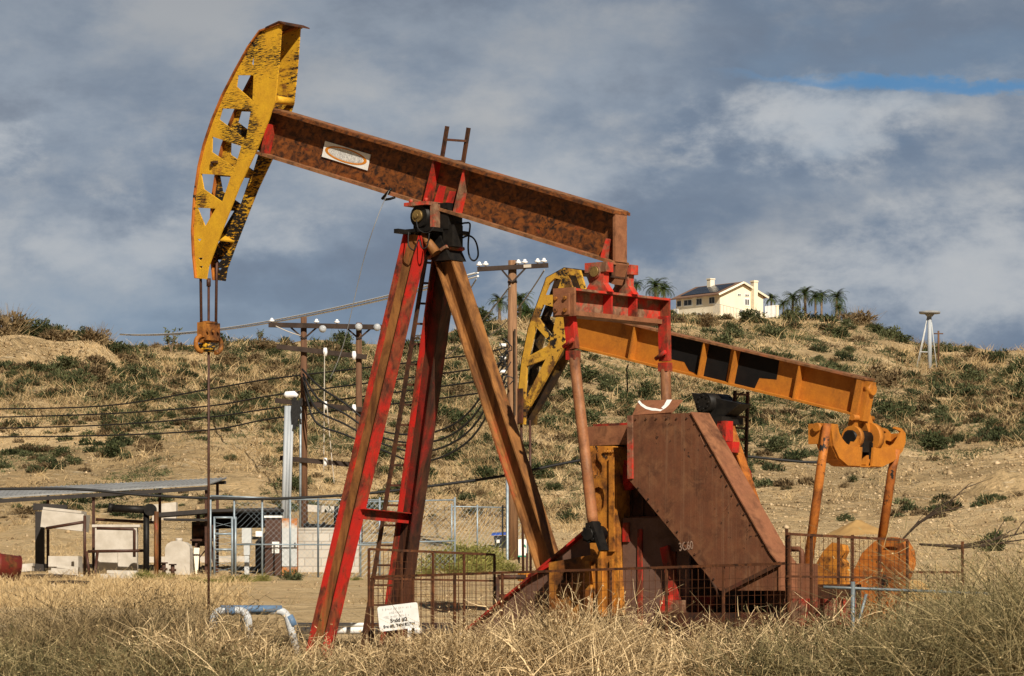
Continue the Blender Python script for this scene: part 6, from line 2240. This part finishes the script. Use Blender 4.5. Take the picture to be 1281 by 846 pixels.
def scatter():
    # scattered shrubs of the hillside; density follows patches of the ground
    px = rng.uniform(-25, 1310, 9000)
    py = rng.uniform(385, 655, 9000)
    X, Yd, Z = hit(px, py)
    ok = ~np.isnan(Yd) & (Yd > 100) & (Yd < 500)
    patch = fbm(np.nan_to_num(X) / 9.0, np.nan_to_num(Yd) / 16.0, 77, 3)
    n = {'dark': 0, 'grey': 0, 'brown': 0}
    taken = []
    for i in np.nonzero(ok)[0]:
        x, y, a, b = X[i], Yd[i], px[i], py[i]
        dens = 0.5 + patch[i] * 3.0
        # bare places: the cut face at far left, the graded bench at right, the track
        if a < 165 and 405 < b < 462:
            continue
        if y > 405 and 835 < a < 975:
            continue
        if a > 940 and b > 568:
            dens -= 0.65
        if a > 1000 and 470 < b < 556:
            dens += 0.5
        if a < 160 and 455 < b < 500:
            dens += 0.6
        if a < 560 and b > 600:
            dens -= 0.30
        if 420 < b < 530 and 160 < a < 700:
            dens += 0.45
        if b > 545 and a < 330:
            dens -= 0.3
        if 395 < b < 470 and 720 < a < 1000:
            dens += 0.25
        if b > 640 and a < 700:
            continue
        if rng.uniform() > dens:
            continue
        s = (15 + 30 * rng.uniform() ** 2.2) * y / F * (1.10 if y > 170 else 1.0) * (1.25 if (a > 1000 and 470 < b < 556) else 1.0)
        if any((x - q[0]) ** 2 + ((y - q[1]) * 0.45) ** 2 < (0.42 * (s + q[2])) ** 2 for q in taken):
            continue
        u = rng.uniform()
        kind = 'dark' if u < 0.42 else ('grey' if u < 0.80 else 'brown')
        taken.append((x, y, s))
        n[kind] += 1
        put_shrub(kind, x, y, s, KINDLAB[kind], 'scattered %s shrubs on the hillside' % {'dark': 'dark green', 'grey': 'grey-green', 'brown': 'brown'}[kind], 0.85)
        if sum(n.values()) >= 285:
            break
    print('shrubs', n)


scatter()

def scrub_mass():
    # the many smaller shrubs between the ones that stand out
    r = np.random.default_rng(90)
    px, py = r.uniform(-40, 1330, 9000), r.uniform(388, 650, 9000)
    X, Yd, Z = hit(px, py)
    ok = ~np.isnan(Yd) & (Yd > 104)
    p = 0.10 + fbm(np.nan_to_num(X) / 6.0, np.nan_to_num(Yd) / 12.0, 255, 3) * 1.6
    p = p + np.where((py > 425) & (py < 520) & (px > 150) & (px < 720), 0.22, 0) + np.where((py > 458) & (py < 502) & (px < 175), 0.75, 0) + np.where((py > 474) & (py < 556) & (px > 985), 0.50, 0)
    p = p + np.where((py > 395) & (py < 470) & (px > 700) & (px < 1100), 0.16, 0) - np.where((py > 562) & (px > 930), 0.12, 0) + np.where((py > 500) & (py < 620) & (px > 560) & (px < 960), 0.12, 0)
    p = np.where((px < 165) & (py > 405) & (py < 458), 0.015, p)
    p = np.where((Yd > 405) & (px > 835) & (px < 975), 0.0, p)
    ok &= p > r.uniform(size=len(px))
    for kind, mat, share in (('dark', 'leaf_dark', 0.36), ('grey', 'leaf_greygreen', 0.36), ('brown', 'leaf_brown', 0.28)):
        sel = ok & (r.uniform(size=len(px)) < share)
        x, y, z = X[sel], Yd[sel], Z[sel]
        m = min(len(x), 560)
        x, y, z = x[:m], y[:m], z[:m]
        s = r.uniform(8, 24, m) * y / F
        k = 190
        d = r.normal(size=(m, k, 3))
        d /= np.linalg.norm(d, axis=2, keepdims=True)
        rad = r.uniform(0.35, 1.0, (m, k, 1)) ** 0.5 * (1 + 0.25 * np.sin(d[:, :, :1] * 5 + x[:, None, None]) * np.cos(d[:, :, 1:2] * 6 + y[:, None, None]))
        P = d * rad * (s * 0.5)[:, None, None] * np.array([1.15, 1.0, 0.72])
        P[:, :, 2] = np.abs(P[:, :, 2])
        tn = np.clip(0.30 + 0.22 * r.normal(size=(m, k)) + 0.12 * r.normal(size=(m, 1)), 0, 1)
        P = P + np.stack([x, y, z - 0.03], 1)[:, None, :]
        D = d * 0.6 + np.array([0, 0, 0.6]) + r.normal(size=(m, k, 3)) * 0.4
        D /= np.linalg.norm(D, axis=2, keepdims=True)
        L = np.repeat(s * 0.17, k) * r.uniform(0.6, 1.4, m * k)
        v, f, t = blades(P.reshape(-1, 3), D.reshape(-1, 3), L, L * 0.40, np.zeros((m * k, 3)), tn.ravel(), 1, 91, 0.6)
        o = link_mesh('hillside_scrub', np_mesh('hillside_scrub', v, f, mat, t))
        tag(o, {'dark': 'dark green smaller scrub dotted between the hillside shrubs', 'grey': 'grey-green smaller scrub dotted between the hillside shrubs', 'brown': 'brown withered smaller scrub dotted between the hillside shrubs'}[kind], kind='stuff')


scrub_mass()

# the dark scrub crowning the cut bank
for i, (a, b, s, w) in enumerate(((8, 396, 3.2, 'at the picture edge'), (28, 400, 2.6, ''), (50, 404, 2.4, ''), (72, 408, 2.2, ''), (-20, 392, 3.4, ''), (100, 414, 2.0, ''), (122, 416, 2.4, ''), (140, 420, 1.8, ''), (150, 440, 2.2, ''), (158, 452, 1.8, ''), (20, 412, 2.0, ''), (62, 414, 1.8, ''))):
    p = img(a, b, 207)
    put_shrub('dark' if i % 3 else 'brown', p.x, 207 + (i % 3), s * 0.95, 'dark scrub bush growing along the crest of the bare cut bank', 'dark scrub along the cut bank crest', 0.85)
# sage around the house and ridge
for i, (a, b, Y, s) in enumerate(((1060, 408, 428, 2.2), (1095, 416, 418, 3.0), (1112, 420, 412, 3.4), (1130, 428, 405, 2.8), (915, 393, 430, 0.8), (868, 390, 434, 0.9), (941, 394, 432, 0.8), (951, 395, 430, 0.9), (1180, 440, 398, 2.6), (1210, 442, 394, 2.0), (840, 392, 440, 1.8))):
    p = img(a, b, Y)
    put_shrub('dark' if i % 2 else 'grey', p.x, Y, s, 'dense bush on the skyline of the hill near the cream house', 'bushes on the ridge skyline', 0.8)

# lone saplings on the left skyline
def sapling(px, py, Y, h, label):
    p = img(px, py, Y)
    o = empty('sapling', (p.x, Y, gz(p.x, Y)), label=label, cat='sapling')
    r = random.Random(int(px))
    tips = []
    def stems(m):
        for k in range(7):
            a = r.uniform(0, 6.28)
            q = Vector((math.cos(a) * 0.3 * h * r.uniform(0.3, 1), math.sin(a) * 0.3 * h, h * r.uniform(0.7, 1.0)))
            m.tube([(0, 0, 0), q * 0.5 + Vector((0, 0, 0.05)), q], [0.03, 0.022, 0.012], 5)
            tips.append(q)
    quick('stems', 'palm_trunk', stems, o)
    P, D = [], []
    for q in tips:
        for _ in range(14):
            t = r.uniform(0.45, 1.05)
            P.append(np.array(q) * t + np.array([r.gauss(0, 0.06 * h), r.gauss(0, 0.06 * h), r.gauss(0, 0.04 * h)]))
            D.append([r.gauss(0, 1), r.gauss(0, 1), r.gauss(0.2, 0.6)])
    P, D = np.array(P), np.array(D)
    D /= np.linalg.norm(D, axis=1, keepdims=True)
    v, f, t = blades(P, D, np.full(len(P), 0.16 * h), np.full(len(P), 0.07 * h), np.zeros_like(P), np.random.default_rng(3).uniform(0.2, 0.9, len(P)), 1, 5)
    link_mesh('foliage', np_mesh('foliage', v, f, 'leaf_greygreen', t), o)


sapling(214, 440, 218, 1.5, 'thin leafy sapling standing on the ridge beside the carrier bar')
sapling(326, 443, 236, 1.0, 'tiny round-topped sapling on the ridge beside the slender pole')

# weeds beside the compound
for i, (a, b, Y, s, z) in enumerate(((178, 712, 77, 0.75, 0.7), (262, 716, 76, 0.55, 0.5), (285, 716, 76, 0.6, 0.5), (310, 718, 76, 0.6, 0.6), (330, 719, 77, 0.5, 0.6), (240, 718, 77, 0.5, 0.5), (206, 718, 78, 0.5, 0.5), (445, 726, 78, 0.35, 0.4),
                                     (545, 708, 84, 1.0, 0.8), (562, 704, 84, 1.2, 0.9), (580, 700, 85, 1.3, 1.0), (600, 700, 86, 1.2, 1.0), (618, 706, 86, 1.1, 0.9), (570, 712, 80, 0.9, 0.6), (595, 714, 81, 1.0, 0.6), (530, 714, 80, 0.7, 0.5), (632, 712, 84, 0.8, 0.6))):
    p = img(a, b, Y)
    put_shrub('weed', p.x, Y, s, 'yellow-green weed clump growing at the foot of the compound fence', 'green weeds along the compound fence', z, 'weed_clump')
p = img(366, 726, 78)
put_shrub('grey', p.x, 78, 0.55, 'small grey bush at the foot of the pale electrical cabinet', None, 0.8)
p = img(1240, 650, 88)
put_shrub('dark', p.x, 88, 1.0, 'dark tangled bush among the fallen branches', None, 0.9)
p = img(1057, 604, 130)
put_shrub('grey', p.x, 130, 0.9, 'lone grey-green bush just above the yellow dirt heap', None, 0.7)


def grass_patch(name, px0, px1, py0, py1, n, per, h, w, mat, label, seed, keep=None, tint=(0.5, 0.22), spread=0.16, lean=0.5, Ymax=480, nseg=2, scale_far=True):
    """ground cover sown where the ground lies between the given directions"""
    r = np.random.default_rng(seed)
    px, py = r.uniform(px0, px1, n), r.uniform(py0, py1, n)
    X, Yd, Z = hit(px, py)
    ok = ~np.isnan(Yd) & (Yd < Ymax)
    if keep is not None:
        ok &= keep(px, py, np.nan_to_num(X), np.nan_to_num(Yd), r)
    X, Yd, Z = X[ok], Yd[ok], Z[ok]
    m = len(X)
    sc = np.clip(Yd / 120.0, 0.8, 3.0) if scale_far else np.ones(m)
    B = np.repeat(np.stack([X, Yd, Z], 1), per, 0)
    S = np.repeat(sc * r.uniform(0.6, 1.35, m), per)
    N_ = m * per
    B[:, :2] += r.normal(size=(N_, 2)) * (spread * S)[:, None]
    B[:, 2] = ground_z(B[:, 0], B[:, 1]) - 0.02
    D = np.stack([r.normal(size=N_) * lean, r.normal(size=N_) * lean, np.ones(N_)], 1)
    D /= np.linalg.norm(D, axis=1, keepdims=True)
    bend = np.stack([r.normal(size=N_) * 0.3, r.normal(size=N_) * 0.3, -np.abs(r.normal(size=N_)) * 0.25], 1)
    tn = np.clip(np.repeat(r.normal(tint[0], tint[1], m), per) + r.normal(size=N_) * 0.12, 0, 1)
    v, f, t = blades(B, D, h * S * r.uniform(0.5, 1.2, N_), w * S, bend, tn, nseg, seed + 1)
    o = link_mesh(name, np_mesh(name, v, f, mat, t))
    return tag(o, label, kind='stuff')


def hill_keep(px, py, X, Y, r):
    p = fbm(X / 7.0, Y / 12.0, 55, 4)
    k = (0.45 + p * 2.6) > r.uniform(size=len(px))
    k &= ~((px < 165) & (py > 405) & (py < 462) & (r.uniform(size=len(px)) > 0.45))
    k &= ~((px > 930) & (py > 560) & (r.uniform(size=len(px)) > 0.16))
    k &= ~((px < 340) & (py > 535) & (r.uniform(size=len(px)) > 0.5))
    return k


grass_patch('hillside_grass', -80, 1360, 384, 668, 10000, 14, 0.40, 0.018, 'straw_fine', 'dry straw grass covering the hillside in patches', 31, hill_keep, (0.40, 0.22), 0.22, 0.55)
grass_patch('hillside_scrub', -80, 1360, 388, 660, 6500, 18, 0.24, 0.026, 'leaf_brown', 'fine brown and grey scrub growing between the hillside shrubs', 33, hill_keep, (0.40, 0.24), 0.20, 0.9)
def herb_keep(px, py, X, Y, r):
    p = 0.22 + fbm(X / 5.0, Y / 11.0, 155, 3) * 3.2
    p = p + np.where((py > 420) & (py < 525) & (px > 150) & (px < 720), 0.40, 0) + np.where((py > 462) & (py < 502) & (px < 170), 0.7, 0) + np.where((py > 470) & (py < 556) & (px > 985), 0.55, 0)
    p = p + np.where((py > 395) & (py < 470) & (px > 720) & (px < 1100), 0.15, 0) - np.where((py > 560) & (px > 930), 0.6, 0) - np.where((py > 540) & (px < 330), 0.35, 0)
    p = np.where((px < 165) & (py > 400) & (py < 462), -1, p)
    return p > r.uniform(size=len(px))


grass_patch('hillside_herbs', -80, 1360, 388, 640, 11000, 16, 0.20, 0.026, 'leaf_greygreen', 'low grey-green herbs growing between the hillside shrubs', 35, herb_keep, (0.48, 0.22), 0.17, 0.9)
grass_patch('hillside_herbs', -80, 1360, 388, 640, 6000, 18, 0.22, 0.028, 'leaf_dark', 'dark green low growth spreading in bands over the upper hillside', 36, herb_keep, (0.55, 0.22), 0.18, 0.9)
grass_patch('yard_grass', -80, 1360, 668, 760, 3200, 12, 0.20, 0.012, 'straw_fine', 'thin dry grass on the bare yard around the compound', 37,
            lambda px, py, X, Y, r: (fbm(X / 2.5, Y / 5.0, 91, 3) > (0.02 + 0.1 * r.normal(size=len(px)))) & ((px < 330) | (px > 930) | (r.uniform(size=len(px)) < 0.35)), (0.5, 0.2), 0.14, 0.6, scale_far=False)
grass_patch('bank_grass', -80, 300, 722, 765, 800, 16, 0.24, 0.011, 'straw_fine', 'pale dry grass on the low bank beyond the brush', 39, None, (0.55, 0.2), 0.16, 0.6, nseg=3, scale_far=False)


def brush(name, X0, X1, Y0, Y1, height, n, mat, label, seed, width=0.010, tint=(0.5, 0.25), droop=0.45, nclump=60, cl=0.45, twig=0.5, elev0=0.95):
    """tangled dry brush: arching stalks from many crowns, each stalk with side twigs; height is a function of X"""
    r = np.random.default_rng(seed)
    cx, cy = r.uniform(X0, X1, nclump), r.uniform(Y0, Y1, nclump)
    ch = np.array([height(x) for x in cx]) * r.uniform(0.80, 1.25, nclump)
    ct = r.normal(0, 0.16, nclump)
    k = r.integers(0, nclump, n)
    a = r.uniform(0, 2 * np.pi, n)
    el = np.abs(r.normal(elev0, 0.45, n)).clip(0.1, 1.5)
    D = np.stack([np.cos(a) * np.cos(el), np.sin(a) * np.cos(el), np.sin(el)], 1)
    L = ch[k] * r.uniform(0.45, 1.18, n)
    B = np.stack([cx[k] + r.normal(size=n) * cl * 0.55, cy[k] + r.normal(size=n) * cl * 0.55, np.zeros(n)], 1)
    B[:, 2] = ground_z(B[:, 0], B[:, 1]) - 0.03 + np.abs(r.normal(size=n)) * 0.0
    bend = np.stack([r.normal(size=n) * 0.42, r.normal(size=n) * 0.42, -np.abs(r.normal(size=n)) * droop * np.cos(el * 0.6)], 1)
    tn = np.clip(r.normal(tint[0], tint[1], n) + ct[k], 0, 1)
    v1, f1, t1 = blades(B, D, L, width * r.uniform(0.7, 1.4, n), bend, tn, 5, seed + 1, 0.65)
    m = int(n * twig * 4)
    j = r.integers(0, n, m)
    t = r.uniform(0.25, 1.0, m)
    P = B[j] + L[j][:, None] * (D[j] * t[:, None] + bend[j] * (t * t)[:, None])
    D2 = D[j] * 0.6 + r.normal(size=(m, 3)) * 0.75
    D2 /= np.linalg.norm(D2, axis=1, keepdims=True)
    v2, f2, t2 = blades(P, D2, ch[k][j] * r.uniform(0.10, 0.30, m), width * 0.75 * r.uniform(0.6, 1.2, m), r.normal(size=(m, 3)) * 0.30, np.clip(tn[j] + r.normal(size=m) * 0.14, 0, 1), 3, seed + 2)
    # small husks and dry seed heads near the tips of some stalks
    h = r.choice(n, int(n * 0.30), replace=False)
    h = np.repeat(h, 5)
    t = r.uniform(0.80, 1.02, len(h))
    P3 = B[h] + L[h][:, None] * (D[h] * t[:, None] + bend[h] * (t * t)[:, None]) + r.normal(size=(len(h), 3)) * 0.008
    D3 = D[h] * 0.5 + r.normal(size=(len(h), 3)) * 0.7
    D3 /= np.linalg.norm(D3, axis=1, keepdims=True)
    v3, f3, t3 = blades(P3, D3, r.uniform(0.016, 0.042, len(h)), r.uniform(0.008, 0.018, len(h)), np.zeros((len(h), 3)), np.clip(tn[h] - 0.18 + r.normal(size=len(h)) * 0.2, 0, 1), 1, seed + 3, 0.4)
    o = link_mesh(name, np_mesh(name, np.concatenate([v1, v2, v3]), np.concatenate([f1, f2 + len(v1), f3 + len(v1) + len(v2)]), mat, np.concatenate([t1, t2, t3])))
    return tag(o, label, kind='stuff')


def top_profile(pts, Y):
    xs = [(p[0] - CX) / F * Y for p in pts]
    hs = [HC + (YH - p[1]) / F * Y for p in pts]
    return lambda x: float(np.interp(x, xs, hs))


main_top = top_profile([(-60, 764), (120, 762), (200, 764), (250, 772), (300, 786), (380, 794), (430, 802), (520, 795), (580, 780), (640, 762), (690, 752), (730, 762), (800, 770), (900, 772), (1000, 776), (1080, 766), (1150, 742), (1210, 722), (1340, 700)], 42.0)
xl, xr = (-60 - CX) / F * 42, (1340 - CX) / F * 42
brush('dry_brush', (200 - CX) / F * 42, (1120 - CX) / F * 42, 39.9, 41.9, main_top, 17000, 'straw', 'tangled blond dry brush in front of the pump jack', 51, 0.0120, (0.60, 0.28), nclump=120, elev0=1.0, cl=0.42)
brush('dry_brush', (560 - CX) / F * 45, (800 - CX) / F * 45, 43.2, 44.6, top_profile([(560, 784), (620, 772), (680, 738), (720, 748), (800, 782)], 44.0), 3000, 'straw', 'taller blond stalks rising against the rusty wire fence', 53, 0.0115, (0.6, 0.2), nclump=26, droop=0.3)
brush('dry_brush', (230 - CX) / F * 42, (1110 - CX) / F * 42, 39.6, 41.6, lambda x: main_top(x) * 1.04, 1100, 'straw', 'stiff bleached stalks arching above the tangled brush', 52, 0.0165, (0.92, 0.10), nclump=120, elev0=1.05, cl=0.5, droop=0.6, twig=0.35)
brush('brown_brush', xl, (300 - CX) / F * 43, 41.0, 46.5, top_profile([(-60, 758), (0, 752), (100, 748), (180, 746), (240, 748), (290, 772)], 44), 10000, 'brush_brown', 'dense grey-brown brush beside the polished rod', 55, 0.0085, (0.42, 0.22), nclump=120, droop=0.35)
brush('brown_brush', (1060 - CX) / F * 41, xr, 38.6, 42.4, top_profile([(1040, 790), (1100, 762), (1150, 735), (1200, 712), (1240, 694), (1340, 668)], 41), 10000, 'brush_green', 'tall grey-green brush beside the galvanised pipe rail', 57, 0.0085, (0.48, 0.24), nclump=110, droop=0.3)
brush('brown_brush', (930 - CX) / F * 41, (1080 - CX) / F * 41, 39.2, 41.2, top_profile([(900, 800), (960, 778), (1010, 782), (1080, 776)], 41.0), 3000, 'brush_green', 'olive brush patch in front of the belt guard end', 65, 0.0090, (0.40, 0.2), nclump=34)
brush('brown_brush', (-60 - CX) / F * 41, (420 - CX) / F * 41, 39.0, 41.0, top_profile([(-60, 782), (150, 778), (300, 800), (420, 815)], 41.0), 4200, 'brush_green', 'olive-brown scruffy brush across the near edge by the pipe barrier', 66, 0.0090, (0.36, 0.22), nclump=60)
brush('straw_litter', xl, xr, 38.8, 45.5, lambda x: 0.42, 9000, 'brush_brown', 'short brown undergrowth filling the foot of the brush', 59, 0.009, (0.40, 0.22), nclump=260, cl=0.5)
brush('dry_brush', (395 - CX) / F * 47, (1000 - CX) / F * 47, 44.8, 49.5, lambda x: 0.50, 2600, 'straw', 'low dry brush growing under the pump jack', 61, 0.0085, (0.5, 0.2), nclump=90)
brush('dry_brush', (250 - CX) / F * 50, (620 - CX) / F * 50, 49.5, 55, lambda x: 0.28, 2600, 'straw', 'low tufts of dry grass behind the pump jack legs', 63, 0.009, (0.5, 0.2), nclump=120)


# ------------------------------------------------------------------ loose clods on the bare slopes
def clods():
    r = np.random.default_rng(71)
    px, py = np.concatenate([r.uniform(900, 1340, 3600), r.uniform(-60, 900, 2600), r.uniform(-60, 170, 500)]), np.concatenate([r.uniform(545, 715, 3600), r.uniform(530, 760, 2600), r.uniform(405, 470, 500)])
    X, Yd, Z = hit(px, py)
    ok = ~np.isnan(Yd)
    X, Yd, Z = X[ok], Yd[ok], Z[ok]
    n = len(X)
    s = r.uniform(0.015, 0.050, n) * np.clip(Yd / 75, 0.8, 2.2) * (1 + 1.0 * (r.uniform(size=n) > 0.95))
    oc = np.array([[1, 0, 0], [0, 1, 0], [-1, 0, 0], [0, -1, 0], [0, 0, 0.8], [0, 0, -0.5]], float)
    V = oc[None] * (1 + r.uniform(-0.4, 0.4, (n, 6, 1))) * s[:, None, None] + r.normal(size=(n, 6, 3)) * 0.15 * s[:, None, None]
    V += np.stack([X, Yd, Z], 1)[:, None, :]
    fc = np.array([[0, 1, 4], [1, 2, 4], [2, 3, 4], [3, 0, 4], [1, 0, 5], [2, 1, 5], [3, 2, 5], [0, 3, 5]])
    Fc = (np.arange(n) * 6)[:, None, None] + fc[None]
    o = link_mesh('dirt_clods', np_mesh('dirt_clods', V.reshape(-1, 3), Fc.reshape(-1, 3), 'clod', np.repeat(np.clip(r.normal(0.5, 0.25, n), 0, 1), 6)))
    tag(o, 'loose clods and stones littering the bare slopes and yard', kind='stuff')


tinted('clod', [(0.14, 0.095, 0.05), (0.36, 0.26, 0.145), (0.56, 0.43, 0.27)])
clods()

# ------------------------------------------------------------------ fallen branches, dirt heaps
def dead_branch(pts, r0, Y, label, seed, twigs=6):
    r = random.Random(seed)
    P = [img(x, y, Y + dy) for x, y, dy in pts]

    def fn(m):
        n = len(P)
        m.tube(P, [r0 * 0.45 if i == 0 else r0 * (1 - 0.75 * i / (n - 1)) for i in range(n)], 8)
        for k in range(twigs):
            t = r.uniform(0.2, 0.95) * (n - 1)
            i = min(int(t), n - 2)
            a = P[i].lerp(P[i + 1], t - i)
            d = (P[i + 1] - P[i]).normalized() + Vector((r.uniform(-0.5, 0.7), r.uniform(-0.5, 0.5), r.uniform(-0.3, 0.8)))
            d.normalize()
            L = r.uniform(0.25, 0.7)
            b = a + d * L * 0.5 + Vector((0, 0, r.uniform(-0.05, 0.05)))
            m.tube([a, b, a + d * L + Vector((0, 0, r.uniform(-0.12, 0.12)))], [r0 * 0.35, r0 * 0.22, r0 * 0.08], 5)
    quick('dead_branch', 'dead_wood', fn, label=label, cat='branch', group='fallen dead branches')


dead_branch([(1128, 676, 0), (1148, 655, 0.2), (1172, 641, 0.1), (1206, 634, 0.3)], 0.045, 72, 'forked dead branch rising from behind the orange counterweight', 1)
dead_branch([(1135, 668, 0), (1165, 642, 0), (1190, 626, 0.2), (1212, 606, 0.4)], 0.03, 72.6, 'thinner dead branch pointing highest above the counterweight', 2, 5)
dead_branch([(1150, 681, 0), (1200, 684, 0.1), (1240, 676, 0.3), (1300, 662, 0.6)], 0.05, 70, 'long thick dead branch lying level across the dirt', 3, 8)
dead_branch([(1185, 688, 0), (1235, 682, 0.1), (1300, 672, 0.3)], 0.035, 69, 'lower dead branch lying along the top of the brush', 4, 6)


def mound(px, py, Y, rx, ry, h, mat, label, seed):
    p = img(px, py, Y)
    z0 = gz(p.x, Y)
    n = 44
    xs = np.linspace(-1.25, 1.25, n)
    gx, gy = np.meshgrid(xs, xs)
    rr = np.sqrt(gx ** 2 + gy ** 2)
    hgt = np.clip(1 - rr, -0.25, 1) * h * (1 + 0.6 * fbm(gx * 3 + seed, gy * 3, seed, 3)) + fbm(gx * 9, gy * 9, seed + 4, 2) * 0.05 * h
    X, Y_ = p.x + gx * rx, Y + gy * ry
    Z = ground_z(X, Y_) + hgt - 0.02
    v = np.stack([X.ravel(), Y_.ravel(), Z.ravel()], 1)
    i = (np.arange(n - 1)[:, None] * n + np.arange(n - 1)[None, :]).ravel()
    f = np.stack([i, i + 1, i + n + 1, i + n], 1)
    o = link_mesh('dirt_mound', np_mesh('dirt_mound', v, f, mat, smooth=True))
    tag(o, label, 'dirt heap', kind='structure')


mound(1072, 630, 112, 1.05, 1.3, 0.42, 'yellow_soil', 'small heap of yellow dirt on the bare slope', 3)
mound(1255, 592, 150, 2.0, 3.5, 1.0, 'dry_soil', 'broad rough heap of pale dirt on the bare slope', 5)
mound(1135, 690, 66, 0.75, 0.8, 0.50, 'yellow_soil', 'ochre dirt heap beside the orange counterweight', 7)
